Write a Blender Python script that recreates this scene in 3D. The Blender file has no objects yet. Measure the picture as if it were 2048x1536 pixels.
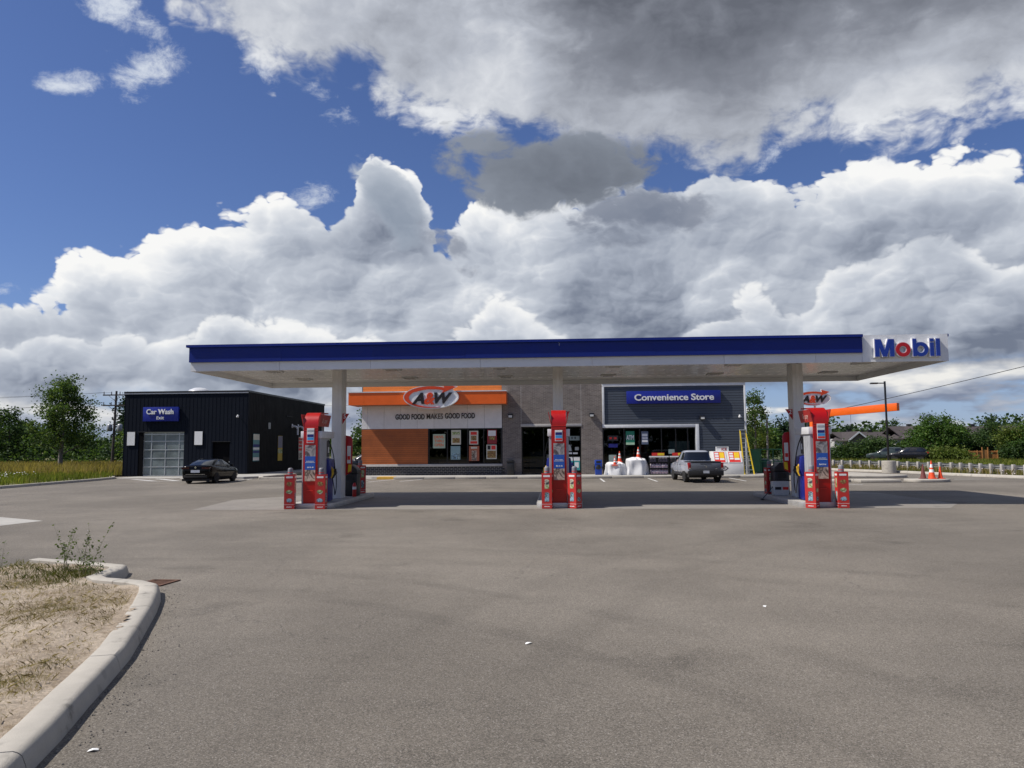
import bpy, bmesh, math, random
import numpy as np
from mathutils import Vector, Matrix

R = math.radians
sc = bpy.context.scene
COL = sc.collection

# ------------------------------------------------------------------ camera
cam_data = bpy.data.cameras.new('camera')
cam_data.sensor_width = 36.0
cam_data.lens = 1480.0 / 2048.0 * 36.0
cam_data.clip_start = 0.05
cam_data.clip_end = 9000.0
cam = bpy.data.objects.new('camera', cam_data)
COL.objects.link(cam)
cam.matrix_world = (Matrix.Translation((0, 0, 2.0)) @ Matrix.Rotation(R(3.48), 4, 'Z')
                    @ Matrix.Rotation(R(94.9), 4, 'X') @ Matrix.Rotation(R(-0.42), 4, 'Z'))
sc.camera = cam

# ------------------------------------------------------------------ sun
SUN_TO = Vector((-0.78, -0.20, 1.0)).normalized()          # towards the sun
sun_el = math.asin(SUN_TO.z)
sun_data = bpy.data.lights.new('sun', 'SUN')
sun_data.energy = 5.0
sun_data.angle = R(0.53)
sun_data.color = (1.0, 0.945, 0.87)
sun = bpy.data.objects.new('sun', sun_data)
sun.rotation_euler = SUN_TO.to_track_quat('Z', 'Y').to_euler()
sun.location = (-40, -10, 60)
COL.objects.link(sun)

# ------------------------------------------------------------------ colour management
sc.view_settings.view_transform = 'Standard'
sc.view_settings.look = 'None'
sc.view_settings.exposure = 0.0
sc.view_settings.gamma = 1.0
sc.view_settings.use_curve_mapping = False
sc.render.engine = 'CYCLES'
sc.cycles.use_denoising = True
sc.cycles.max_bounces = 6
sc.cycles.diffuse_bounces = 3
sc.cycles.glossy_bounces = 3
sc.cycles.transparent_max_bounces = 12
sc.cycles.sample_clamp_indirect = 4.0
sc.cycles.caustics_reflective = False
sc.cycles.caustics_refractive = False


# ------------------------------------------------------------------ node expression helper
class E:
    """wraps a node socket so that shader maths can be written as expressions"""
    def __init__(s, nt, sock):
        s.nt, s.k = nt, sock

    def _b(s, op, o, o3=None, clamp=False):
        n = s.nt.nodes.new('ShaderNodeMath')
        n.operation = op
        n.use_clamp = clamp
        for i, v in enumerate((s, o, o3)):
            if v is None:
                continue
            if isinstance(v, E):
                s.nt.links.new(v.k, n.inputs[i])
            else:
                n.inputs[i].default_value = float(v)
        return E(s.nt, n.outputs[0])

    def __add__(s, o): return s._b('ADD', o)
    __radd__ = __add__
    def __mul__(s, o): return s._b('MULTIPLY', o)
    __rmul__ = __mul__
    def __sub__(s, o): return s._b('SUBTRACT', o)
    def __rsub__(s, o): return (s * -1.0) + o
    def __truediv__(s, o): return s._b('DIVIDE', o)
    def max(s, o): return s._b('MAXIMUM', o)
    def min(s, o): return s._b('MINIMUM', o)
    def pow(s, o): return s._b('POWER', o)
    def sqrt(s): return s._b('SQRT', None)
    def abs(s): return s._b('ABSOLUTE', None)
    def clamp(s): return s._b('ADD', 0.0, clamp=True)

    def step(s, a, b, lo=0.0, hi=1.0):
        n = s.nt.nodes.new('ShaderNodeMapRange')
        n.interpolation_type = 'SMOOTHSTEP'
        s.nt.links.new(s.k, n.inputs['Value'])
        for nm, v in (('From Min', a), ('From Max', b), ('To Min', lo), ('To Max', hi)):
            n.inputs[nm].default_value = v
        return E(s.nt, n.outputs[0])

    def ramp(s, stops, interp='LINEAR'):
        n = s.nt.nodes.new('ShaderNodeValToRGB')
        cr = n.color_ramp
        cr.interpolation = interp
        while len(cr.elements) < len(stops):
            cr.elements.new(0.5)
        for el, (p, c) in zip(cr.elements, stops):
            el.position = p
            el.color = (c[0], c[1], c[2], 1.0) if not isinstance(c, (int, float)) else (c, c, c, 1.0)
        s.nt.links.new(s.k, n.inputs[0])
        return E(s.nt, n.outputs[0])


def as_in(nt, v, inp):
    if isinstance(v, E):
        nt.links.new(v.k, inp)
    elif isinstance(v, (tuple, list)):
        inp.default_value = (v[0], v[1], v[2], 1.0) if len(inp.default_value) == 4 else v
    else:
        inp.default_value = v


def nmix(nt, fac, a, b, blend='MIX'):
    n = nt.nodes.new('ShaderNodeMix')
    n.data_type = 'RGBA'
    n.blend_type = blend
    as_in(nt, fac, n.inputs[0])
    as_in(nt, a, n.inputs[6])
    as_in(nt, b, n.inputs[7])
    return E(nt, n.outputs[2])


def nvec(nt, op, a, b=None, scale=None):
    n = nt.nodes.new('ShaderNodeVectorMath')
    n.operation = op
    for i, v in enumerate((a, b)):
        if v is None:
            continue
        if isinstance(v, E):
            nt.links.new(v.k, n.inputs[i])
        else:
            n.inputs[i].default_value = v
    if scale is not None:
        n.inputs['Scale'].default_value = scale
    return E(nt, n.outputs['Vector'])


def ncomb(nt, x, y, z):
    n = nt.nodes.new('ShaderNodeCombineXYZ')
    for i, v in enumerate((x, y, z)):
        as_in(nt, v, n.inputs[i])
    return E(nt, n.outputs[0])


def nsep(nt, v):
    n = nt.nodes.new('ShaderNodeSeparateXYZ')
    nt.links.new(v.k, n.inputs[0])
    return [E(nt, n.outputs[i]) for i in range(3)]


def nnoise(nt, vec, scale, detail=4.0, rough=0.5, dist=0.0, lac=2.0, color=False, dim='3D'):
    n = nt.nodes.new('ShaderNodeTexNoise')
    n.noise_dimensions = dim
    nt.links.new(vec.k, n.inputs['Vector'])
    n.inputs['Scale'].default_value = scale
    n.inputs['Detail'].default_value = detail
    n.inputs['Roughness'].default_value = rough
    n.inputs['Distortion'].default_value = dist
    n.inputs['Lacunarity'].default_value = lac
    return E(nt, n.outputs['Color' if color else 'Fac'])


def nvoro(nt, vec, scale, feature='F1', detail=0.0, rough=0.5, smooth=0.5, lac=2.0, out='Distance', rand=1.0, dim='3D'):
    n = nt.nodes.new('ShaderNodeTexVoronoi')
    n.voronoi_dimensions = dim
    n.feature = feature
    n.normalize = detail > 0 and feature != 'DISTANCE_TO_EDGE'
    nt.links.new(vec.k, n.inputs['Vector'])
    n.inputs['Scale'].default_value = scale
    if 'Detail' in n.inputs:
        n.inputs['Detail'].default_value = detail
        n.inputs['Roughness'].default_value = rough
        n.inputs['Lacunarity'].default_value = lac
    if feature == 'SMOOTH_F1':
        n.inputs['Smoothness'].default_value = smooth
    n.inputs['Randomness'].default_value = rand
    return E(nt, n.outputs[out])


def ncurve(nt, val, pts):
    n = nt.nodes.new('ShaderNodeFloatCurve')
    cm = n.mapping
    cm.use_clip = False
    c = cm.curves[0]
    pts = sorted(pts)
    c.points[0].location = pts[0]
    c.points[1].location = pts[-1]
    for p in pts[1:-1]:
        c.points.new(p[0], p[1])
    for p in c.points:
        p.handle_type = 'AUTO_CLAMPED'
    cm.update()
    nt.links.new(val.k, n.inputs['Value'])
    return E(nt, n.outputs[0])


# ------------------------------------------------------------------ world: Nishita sky and cumulus clouds
_noise, _voro = nnoise, nvoro


def build_world():
    w = bpy.data.worlds.new('World')
    sc.world = w
    w.use_nodes = True
    w.cycles.sampling_method = 'NONE'
    nt = w.node_tree
    nnoise = lambda *a, **k: _noise(*a, dim='2D', **k)
    nvoro = lambda *a, **k: _voro(*a, dim='2D', **k)
    for n in list(nt.nodes):
        nt.nodes.remove(n)
    out = nt.nodes.new('ShaderNodeOutputWorld')
    bg = nt.nodes.new('ShaderNodeBackground')
    STR = 0.1
    bg.inputs['Strength'].default_value = STR
    nt.links.new(bg.outputs[0], out.inputs[0])
    sky = nt.nodes.new('ShaderNodeTexSky')
    sky.sky_type = 'NISHITA'
    sky.sun_disc = False
    sky.sun_elevation = sun_el
    sky.sun_rotation = math.atan2(SUN_TO.x, SUN_TO.y)
    sky.altitude = 200.0
    sky.air_density = 1.0
    sky.dust_density = 0.6
    sky.ozone_density = 2.0
    skyc = nmix(nt, 1.0, E(nt, sky.outputs[0]), SKY_TINT, 'MULTIPLY')
    tc = nt.nodes.new('ShaderNodeTexCoord')
    d = nvec(nt, 'NORMALIZE', E(nt, tc.outputs['Generated']))
    x, y, z = nsep(nt, d)
    az = x._b('ARCTAN2', y) * 57.29578
    el = z.min(1.0)._b('ARCSINE', None) * 57.29578
    t = ((az + 60.0) / 120.0).clamp()
    # stereographic sky plane (world-fixed), heights stretched: clouds near the horizon are seen edge-on
    k = (y.max(-0.85) + 1.0).pow(-1.0) * 2.0
    qx, qz = x * k, z * k * 1.5
    p = ncomb(nt, qx, qz, 0.0)
    wn = nnoise(nt, p, 6.0, 3.0, 0.6, color=True)
    pw = nvec(nt, 'ADD', p, nvec(nt, 'SCALE', nvec(nt, 'SUBTRACT', wn, (0.5, 0.5, 0.5)), scale=0.062))
    wf = nnoise(nt, p, 38.0, 2.0, 0.6, color=True)
    pv = nvec(nt, 'ADD', pw, nvec(nt, 'SCALE', nvec(nt, 'SUBTRACT', wf, (0.5, 0.5, 0.5)), scale=0.016))

    # heaped rounded puffs in four sizes, each lit from the upper left
    H, lit = None, None
    for sc_, am, lw, off in ((7.0, 0.50, 0.62, 0.0), (16.0, 0.27, 0.50, 3.1), (38.0, 0.15, 0.26, 7.7), (88.0, 0.08, 0.12, 12.3)):
        q0 = nvec(nt, 'ADD', pv, (off, off * 0.6, 0.0))
        d0 = nvoro(nt, q0, sc_, 'F1')
        d1 = nvoro(nt, nvec(nt, 'ADD', q0, (-0.26 / sc_, 0.40 / sc_, 0.0)), sc_, 'F1')
        b0, b1 = d0 * d0, d1 * d1
        H = (1.0 - b0 * 1.5) * am if H is None else H + (1.0 - b0 * 1.5) * am
        lit = (b1 - b0) * lw if lit is None else lit + (b1 - b0) * lw
    nbig = nnoise(nt, p, 3.1, 2.0, 0.5)
    nmid = nnoise(nt, pw, 5.6, 6.0, 0.6)
    nfine = nnoise(nt, pw, 19.0, 4.0, 0.62)
    h0 = H * 0.6 + nmid * 0.5

    A = [(-60, 8.8), (-48, 9.0), (-39.5, 9.3), (-35.8, 10.5), (-33.0, 12.6), (-30.2, 13.7), (-26.7, 15.4), (-24, 15.9), (-21.9, 17.2),
         (-19.7, 17.2), (-18.2, 16.4), (-16.4, 17.8), (-15.2, 19.7), (-14.1, 21.6), (-12.8, 20.7), (-11, 19.8), (-9.5, 17.8),
         (-7.5, 17.4), (-5.9, 18.4), (-3.5, 18.7), (0.4, 18.2), (3.6, 18.7), (7.5, 19), (11.3, 19.4), (14.9, 19.5), (18.4, 18.6),
         (21.8, 18.3), (25, 18.3), (28, 18), (32, 17), (45, 15), (60, 12)]
    B = [(-60, 60), (-40, 58), (-33, 40), (-29.6, 31.4), (-28.9, 29.9), (-26.1, 28.9), (-23.6, 27.5), (-21.4, 27.1), (-18.4, 26.2), (-16.2, 27),
         (-13.8, 25.9), (-12.2, 24.9), (-9.5, 24.6), (-6.3, 24.2), (-4.3, 23.5), (-0.3, 22.0), (5.6, 21.2), (8.7, 21.4),
         (11.3, 20.6), (14.9, 19.9), (16.1, 21.4), (17.2, 22), (21.9, 21.9), (24.7, 20.6), (26.6, 20.9), (28.7, 21.4), (32.3, 21.4),
         (45, 23), (60, 28)]
    Tc = ncurve(nt, t, [((a + 60) / 120.0, v / 64.0) for a, v in A]) * 64.0 + az.abs().step(60.0, 180.0, 0.0, 2.0)
    Bc = ncurve(nt, t, [((a + 60) / 120.0, v / 64.0) for a, v in B]) * 64.0 + az.step(60.0, 150.0, 0.0, 45.0)
    W = lambda r, g, b: (r / STR, g / STR, b / STR)

    # --- far low clouds above the horizon
    ph = ncomb(nt, qx, qz * 2.1, 0.0)
    nh = nnoise(nt, ph, 5.5, 5.0, 0.55, 0.0)
    nh2 = nnoise(nt, nvec(nt, 'ADD', ph, (-0.015, 0.07, 0.0)), 5.5, 4.0, 0.55, 0.0)
    aH = (nh + el.step(0.0, 6.0, 0.05, -0.03)).step(0.46, 0.57) * el.step(7.0, 10.0, 1.0, 0.0)
    vH = ((nh - nh2) * 2.8 + 0.42).clamp()
    cH = vH.ramp([(0.0, W(0.22, 0.26, 0.36)), (0.5, W(0.46, 0.50, 0.58)), (1.0, W(0.86, 0.85, 0.82))])
    skyh = nmix(nt, el.step(-1.0, 10.0, 0.5, 0.0), skyc, W(0.34, 0.47, 0.72))
    col = nmix(nt, aH, skyh, cH)

    # --- the main cumulus bank, and a nearer row of heaps in front of it
    A2 = [(-60, 6.0), (-45, 5.5), (-38.3, 5.8), (-36.8, 6.9), (-35.1, 8.0), (-31.3, 8.0), (-28.8, 7.0), (-27.2, 7.4), (-25.9, 8.8), (-23.8, 9.5), (-21.0, 9.2), (-15.9, 7.8),
          (-10.2, 7.9), (-5.9, 9.7), (-4.4, 10.9), (-2.0, 9.8), (1.4, 7.9), (7.2, 8.1), (11.7, 9.4), (15.3, 11.0), (18.1, 9.7), (19.5, 11.4), (21.5, 12.6), (24.7, 13.2),
          (27.7, 13.2), (30.4, 10.7), (31.7, 10.4), (45, 9.0), (60, 7.0)]
    T2 = ncurve(nt, t, [((a + 60) / 120.0, v / 64.0) for a, v in A2]) * 64.0
    base = el - ((nbig - 0.5) * 4.0 + (nmid - 0.5) * 3.0 + az.step(-5.0, 30.0, 3.2, 5.4))
    ab = base.step(-0.3, 1.3)
    low = base.step(0.0, 6.5, -0.36, 0.0) * az.step(-40.0, 26.0, 0.6, 1.35)
    puffs = (H - 0.52) * 5.0 + (nmid - 0.5) * 3.0
    shade = lit * 0.60 + (nmid - 0.5) * 0.70 + (nbig - 0.5) * 1.0
    stops = [(0.0, W(0.17, 0.20, 0.27)), (0.3, W(0.36, 0.40, 0.48)), (0.6, W(0.56, 0.60, 0.67)), (0.85, W(0.80, 0.82, 0.85)), (1.0, W(0.94, 0.94, 0.93))]
    depA = Tc - el + puffs
    vA = (shade + 0.57 + depA.step(0.0, 3.5, 0.34, 0.0) - depA.step(2.5, 8.0, 0.0, 0.16) + low * 0.5).clamp()
    col = nmix(nt, depA.step(0.0, 0.55) * ab, col, vA.ramp(stops))
    dep2 = T2 - el + puffs * 0.75
    v2 = (shade + 0.54 + dep2.step(0.0, 2.4, 0.36, 0.0) + low).clamp()
    col = nmix(nt, dep2.step(0.0, 0.7) * ab * 0.85, col, v2.ramp(stops))

    # --- the large cloud overhead
    broken = el.step(34.0, 60.0, 0.0, 26.0)
    depB = el - Bc + (nmid - 0.5) * 8.0 + (nfine - 0.5) * 3.4 + (H - 0.52) * 2.6 - broken * (nbig * -2.0 + 1.45)
    aB = depB.step(-0.4, 1.9)
    vB = (0.86 - depB.step(0.8, 9.5, 0.0, 0.32) - az.step(-24.0, 22.0, 0.0, 0.13) + (nmid - 0.5) * 1.15 + (nbig - 0.5) * 0.5
          + lit * 0.22 + (nfine - 0.5) * 0.25 - el.step(23.0, 29.0) * az.step(-9.0, 9.0, 0.0, 0.22)).clamp()
    cB = vB.ramp([(0.0, W(0.135, 0.147, 0.18)), (0.35, W(0.24, 0.258, 0.305)), (0.68, W(0.48, 0.51, 0.575)), (1.0, W(0.80, 0.82, 0.855))])
    col = nmix(nt, aB, col, cB)

    ae = ncomb(nt, az, el, 0.0)

    def blob(caz, cel, raz, rel, tilt=0.0):
        """squared distance from an ellipse centre, in radii"""
        mp = nt.nodes.new('ShaderNodeMapping')
        mp.vector_type = 'TEXTURE'
        mp.inputs['Location'].default_value = (caz, cel, 0)
        mp.inputs['Rotation'].default_value = (0, 0, R(tilt))
        mp.inputs['Scale'].default_value = (raz, rel, 1)
        nt.links.new(ae.k, mp.inputs['Vector'])
        dt = nt.nodes.new('ShaderNodeVectorMath')
        dt.operation = 'DOT_PRODUCT'
        nt.links.new(mp.outputs[0], dt.inputs[0])
        nt.links.new(mp.outputs[0], dt.inputs[1])
        return E(nt, dt.outputs['Value'])

    # --- soft grey clouds drifting in front of the bank
    rag = (nmid - 0.5) * 1.9 + (nfine - 0.5) * 1.3 + (H - 0.52) * 1.3
    vg = (0.46 + (nmid - 0.5) * 1.5 + (nfine - 0.5) * 0.5 + lit * 0.42 + (el - 20.0) * 0.09).clamp()
    for (bl, amt, dk, mdc) in (((-12.4, 17.9, 4.4, 2.0, -50), 0.85, (0.27, 0.32, 0.40), (0.50, 0.55, 0.63)),
                               ((-8.6, 15.3, 3.4, 1.5, -38), 0.85, (0.24, 0.27, 0.34), (0.44, 0.47, 0.54)),
                               ((6.6, 17.4, 5.6, 2.2, 6), 0.95, (0.19, 0.22, 0.29), (0.36, 0.39, 0.46)),
                               ((-0.6, 21.3, 8.8, 3.0, -2), 1.0, (0.108, 0.123, 0.155), (0.25, 0.28, 0.335))):
        gd = 1.0 - blob(*bl) + rag
        col = nmix(nt, gd.step(0.0, 0.62) * amt, col, (vg - gd.step(0.3, 1.6, -0.25, 0.30)).ramp([(0.0, W(*dk)), (1.0, W(*mdc))]))

    # --- small torn wisps in the blue
    nw = nnoise(nt, nvec(nt, 'ADD', pw, (5.3, 2.2, 0.0)), 12.0, 6.0, 0.68)
    wd = None
    for (a0, e0, ra, re_, tl, kk) in ((-32.6, 28.6, 3.4, 1.5, -24, 0.0), (-30.9, 25.7, 2.6, 1.9, 10, 0.0), (-35.0, 23.9, 2.1, 0.9, 14, 0.0),
                                      (-18.6, 18.6, 2.4, 1.4, 15, 0.5), (-17.6, 24.8, 3.4, 1.3, -32, 0.45),
                                      (-37.6, 10.4, 3.0, 0.6, 4, 0.3), (16.5, 20.6, 2.2, 0.9, 30, 0.5), (-23.0, 27.0, 2.6, 1.0, -30, 0.3)):
        b_ = blob(a0, e0, ra, re_, tl) + kk
        wd = b_ if wd is None else wd.min(b_)
    g = 1.05 - wd + (nw - 0.5) * 4.4
    col = nmix(nt, g.step(0.05, 1.6, 0.0, 0.88), col, W(0.74, 0.79, 0.86))
    # below the horizon: dull ground haze
    col = nmix(nt, el.step(-6.0, -0.5, 1.0, 0.0), col, W(0.16, 0.16, 0.15))
    nt.links.new(col.k, bg.inputs['Color'])


SKY_TINT = (0.60, 0.68, 0.96)
build_world()


# ================================================================== helpers
rng = random.Random(7)
nr = np.random.default_rng(11)
MATS = {}


def new_mat(name):
    m = bpy.data.materials.new(name)
    m.use_nodes = True
    nt = m.node_tree
    return m, nt, nt.nodes['Principled BSDF']


def objco(nt):
    return E(nt, nt.nodes.new('ShaderNodeTexCoord').outputs['Object'])


def set_bump(nt, bs, h, strength=0.3, dist=0.01):
    b = nt.nodes.new('ShaderNodeBump')
    b.inputs['Strength'].default_value = strength
    b.inputs['Distance'].default_value = dist
    nt.links.new(h.k, b.inputs['Height'])
    nt.links.new(b.outputs[0], bs.inputs['Normal'])


def M(name, col=(0.5, 0.5, 0.5), rough=0.5, metal=0.0, var=0.08, vs=3.0, bump=0.0, bs_=60.0, coat=0.0, spec=0.5, emit=0.0, dirt=0.0, orand=0.0):
    if name in MATS:
        return MATS[name]
    m, nt, b = new_mat(name)
    b.inputs['Roughness'].default_value = rough
    b.inputs['Metallic'].default_value = metal
    b.inputs['Coat Weight'].default_value = coat
    b.inputs['Coat Roughness'].default_value = 0.06
    b.inputs['Specular IOR Level'].default_value = spec
    co = objco(nt)
    n = nnoise(nt, co, vs, 4.0, 0.6)
    f = n.step(0.25, 0.75, 1.0 - var, 1.0 + var)
    if orand:
        f = f * (E(nt, nt.nodes.new('ShaderNodeObjectInfo').outputs['Random']) * (2 * orand) + (1.0 - orand))
    base = nmix(nt, 1.0, col, ncomb(nt, f, f, f), 'MULTIPLY')
    if dirt:
        g = nnoise(nt, co, vs * 2.7, 5.0, 0.65).step(0.5, 0.75, 0.0, dirt)
        base = nmix(nt, g, base, (0.12, 0.105, 0.085))
    nt.links.new(base.k, b.inputs['Base Color'])
    rr = n.step(0.2, 0.8, max(rough - 0.06, 0.02), min(rough + 0.08, 1.0))
    nt.links.new(rr.k, b.inputs['Roughness'])
    if bump:
        set_bump(nt, b, nnoise(nt, co, bs_, 3.0, 0.6), bump)
    if emit:
        b.inputs['Emission Color'].default_value = (*col, 1)
        b.inputs['Emission Strength'].default_value = emit
    MATS[name] = m
    return m


def glass_mat(name, tint=(0.55, 0.6, 0.6), refl=(1, 1, 1), ior=1.5, rough=0.01):
    if name in MATS:
        return MATS[name]
    m = bpy.data.materials.new(name)
    m.use_nodes = True
    nt = m.node_tree
    nt.nodes.clear()
    out = nt.nodes.new('ShaderNodeOutputMaterial')
    mx = nt.nodes.new('ShaderNodeMixShader')
    tr = nt.nodes.new('ShaderNodeBsdfTransparent')
    gl = nt.nodes.new('ShaderNodeBsdfGlossy')
    fr = nt.nodes.new('ShaderNodeFresnel')
    fr.inputs['IOR'].default_value = ior
    tr.inputs['Color'].default_value = (*tint, 1)
    gl.inputs['Color'].default_value = (*refl, 1)
    gl.inputs['Roughness'].default_value = rough
    nt.links.new(fr.outputs[0], mx.inputs[0])
    nt.links.new(tr.outputs[0], mx.inputs[1])
    nt.links.new(gl.outputs[0], mx.inputs[2])
    nt.links.new(mx.outputs[0], out.inputs[0])
    MATS[name] = m
    return m


class MB:
    """mesh builder"""
    def __init__(s):
        s.v, s.f, s.g = [], [], []

    def add(s, vs, fs):
        o = len(s.v)
        s.v += [tuple(p) for p in vs]
        s.f += [tuple(i + o for i in f) for f in fs]
        return s

    def box(s, x0, x1, y0, y1, z0, z1, rz=0.0, c=None):
        vs = [(x0, y0, z0), (x1, y0, z0), (x1, y1, z0), (x0, y1, z0), (x0, y0, z1), (x1, y0, z1), (x1, y1, z1), (x0, y1, z1)]
        if rz:
            cx, cy = c or ((x0 + x1) / 2, (y0 + y1) / 2)
            ca, sa = math.cos(rz), math.sin(rz)
            vs = [(cx + (x - cx) * ca - (y - cy) * sa, cy + (x - cx) * sa + (y - cy) * ca, z) for x, y, z in vs]
        return s.add(vs, [(0, 3, 2, 1), (4, 5, 6, 7), (0, 1, 5, 4), (1, 2, 6, 5), (2, 3, 7, 6), (3, 0, 4, 7)])

    def cyl(s, p0, p1, r0, r1=None, n=16, cap=True):
        r1 = r0 if r1 is None else r1
        p0, p1 = Vector(p0), Vector(p1)
        ax = (p1 - p0).normalized()
        t = ax.orthogonal().normalized()
        u = ax.cross(t)
        vs = []
        for p, r in ((p0, r0), (p1, r1)):
            for i in range(n):
                a = 2 * math.pi * i / n
                vs.append(p + t * (r * math.cos(a)) + u * (r * math.sin(a)))
        fs = [(i, (i + 1) % n, n + (i + 1) % n, n + i) for i in range(n)]
        if cap:
            fs += [tuple(range(n - 1, -1, -1)), tuple(range(n, 2 * n))]
        return s.add(vs, fs)

    def tube(s, pts, r, n=8):
        pts = [Vector(p) for p in pts]
        rs = r if isinstance(r, (list, tuple)) else [r] * len(pts)
        vs, fs = [], []
        t0 = (pts[1] - pts[0]).normalized()
        u = t0.orthogonal().normalized()
        for i, p in enumerate(pts):
            t = (pts[min(i + 1, len(pts) - 1)] - pts[max(i - 1, 0)]).normalized()
            u = (u - t * u.dot(t)).normalized()
            w = t.cross(u)
            for k in range(n):
                a = 2 * math.pi * k / n
                vs.append(p + u * (rs[i] * math.cos(a)) + w * (rs[i] * math.sin(a)))
        for i in range(len(pts) - 1):
            for k in range(n):
                fs.append((i * n + k, i * n + (k + 1) % n, (i + 1) * n + (k + 1) % n, (i + 1) * n + k))
        fs += [tuple(range(n - 1, -1, -1)), tuple(range((len(pts) - 1) * n, len(pts) * n))]
        return s.add(vs, fs)

    def prism(s, poly, axis, a0, a1):
        """poly: 2-D outline; axis 'x','y','z' it is extruded along"""
        def mk(p, a):
            return {'x': (a, p[0], p[1]), 'y': (p[0], a, p[1]), 'z': (p[0], p[1], a)}[axis]
        n = len(poly)
        vs = [mk(p, a0) for p in poly] + [mk(p, a1) for p in poly]
        fs = [(i, (i + 1) % n, n + (i + 1) % n, n + i) for i in range(n)]
        fs += [tuple(range(n - 1, -1, -1)), tuple(range(n, 2 * n))]
        return s.add(vs, fs)

    def ring(s, outer, inner, axis, a0, a1):
        """flat ring between two outlines of equal count, extruded"""
        def mk(p, a):
            return {'x': (a, p[0], p[1]), 'y': (p[0], a, p[1]), 'z': (p[0], p[1], a)}[axis]
        n = len(outer)
        vs = [mk(p, a) for a in (a0, a1) for o in (outer, inner) for p in o]
        fs = []
        for i in range(n):
            j = (i + 1) % n
            fs += [(i, j, n + j, n + i), (2 * n + i, 3 * n + i, 3 * n + j, 2 * n + j), (i, 2 * n + i, 2 * n + j, j), (n + i, n + j, 3 * n + j, 3 * n + i)]
        return s.add(vs, fs)

    def lathe(s, prof, c=(0, 0, 0), n=20):
        vs, fs = [], []
        for r, z in prof:
            for k in range(n):
                a = 2 * math.pi * k / n
                vs.append((c[0] + r * math.cos(a), c[1] + r * math.sin(a), c[2] + z))
        for i in range(len(prof) - 1):
            for k in range(n):
                fs.append((i * n + k, i * n + (k + 1) % n, (i + 1) * n + (k + 1) % n, (i + 1) * n + k))
        fs += [tuple(range(n - 1, -1, -1)), tuple(range((len(prof) - 1) * n, len(prof) * n))]
        return s.add(vs, fs)

    def quad(s, *p):
        return s.add(p, [tuple(range(len(p)))])

    def loft(s, secs, closed=True, cap=True):
        n = len(secs[0])
        vs = [p for sec in secs for p in sec]
        fs = []
        for i in range(len(secs) - 1):
            for k in range(n if closed else n - 1):
                j = (k + 1) % n
                fs.append((i * n + k, i * n + j, (i + 1) * n + j, (i + 1) * n + k))
        if cap:
            fs += [tuple(range(n - 1, -1, -1)), tuple(range((len(secs) - 1) * n, len(secs) * n))]
        return s.add(vs, fs)

    def mesh(s, name, bev=0.0, smooth=False, weld=False, angle=40):
        me = bpy.data.meshes.new(name)
        me.from_pydata(s.v, [], s.f)
        bm = bmesh.new()
        bm.from_mesh(me)
        if weld:
            bmesh.ops.remove_doubles(bm, verts=bm.verts, dist=1e-4)
        bmesh.ops.recalc_face_normals(bm, faces=bm.faces)
        if bev:
            ed = [e for e in bm.edges if len(e.link_faces) == 2 and e.calc_face_angle(0) > 0.6]
            bmesh.ops.bevel(bm, geom=ed, offset=bev, segments=2, profile=0.5, affect='EDGES', clamp_overlap=True)
        if smooth or bev:
            for f in bm.faces:
                f.smooth = True
            for e in bm.edges:
                if len(e.link_faces) == 2 and e.calc_face_angle(0) > R(angle):
                    e.smooth = False
        bm.to_mesh(me)
        bm.free()
        return me

    def build(s, name, mat, parent=None, bev=0.0, smooth=False, weld=False, local=False, angle=40):
        return put(name, s.mesh(name, bev, smooth, weld, angle), mat, parent, local=local)


def put(name, me, mat=None, parent=None, loc=(0, 0, 0), rot=(0, 0, 0), scale=(1, 1, 1), local=False):
    """link a mesh as an object; coordinates are world ones unless local"""
    o = bpy.data.objects.new(name, me)
    if mat is not None and not me.materials:
        me.materials.append(mat)
    COL.objects.link(o)
    o.location, o.rotation_euler, o.scale = loc, rot, scale
    if parent is not None:
        o.parent = parent
        if not local:
            o.matrix_parent_inverse = Matrix.Translation(-WPOS.get(parent.name, Vector((0, 0, 0))))
    WPOS[o.name] = (WPOS.get(parent.name, Vector((0, 0, 0))) + Vector(loc)) if (parent is not None and local) else Vector(loc)
    return o


WPOS = {}


def tag(o, label=None, cat=None, group=None, kind=None):
    if label:
        o['label'] = label
    if cat:
        o['category'] = cat
    if group:
        o['group'] = group
    if kind:
        o['kind'] = kind
    return o


def thing(name, label, cat, loc=(0, 0, 0), rz=0.0, group=None):
    o = bpy.data.objects.new(name, None)
    o.empty_display_size = 0.3
    COL.objects.link(o)
    o.location = loc
    o.rotation_euler = (0, 0, rz)
    WPOS[o.name] = Vector(loc)
    return tag(o, label, cat, group)


def struct(name, mb_or_me, mat, **k):
    o = mb_or_me.build(name, mat, **k) if isinstance(mb_or_me, MB) else put(name, mb_or_me, mat)
    return tag(o, kind='structure')


def copy_tree(o, loc=None, rz=None, parent=None, label=None):
    c = o.copy()
    COL.objects.link(c)
    if parent is not None:
        c.parent = parent
    if loc is not None:
        c.location = loc
    if rz is not None:
        c.rotation_euler = (0, 0, rz)
    if label:
        c['label'] = label
    for ch in list(o.children):
        copy_tree(ch, parent=c)
    return c


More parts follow.
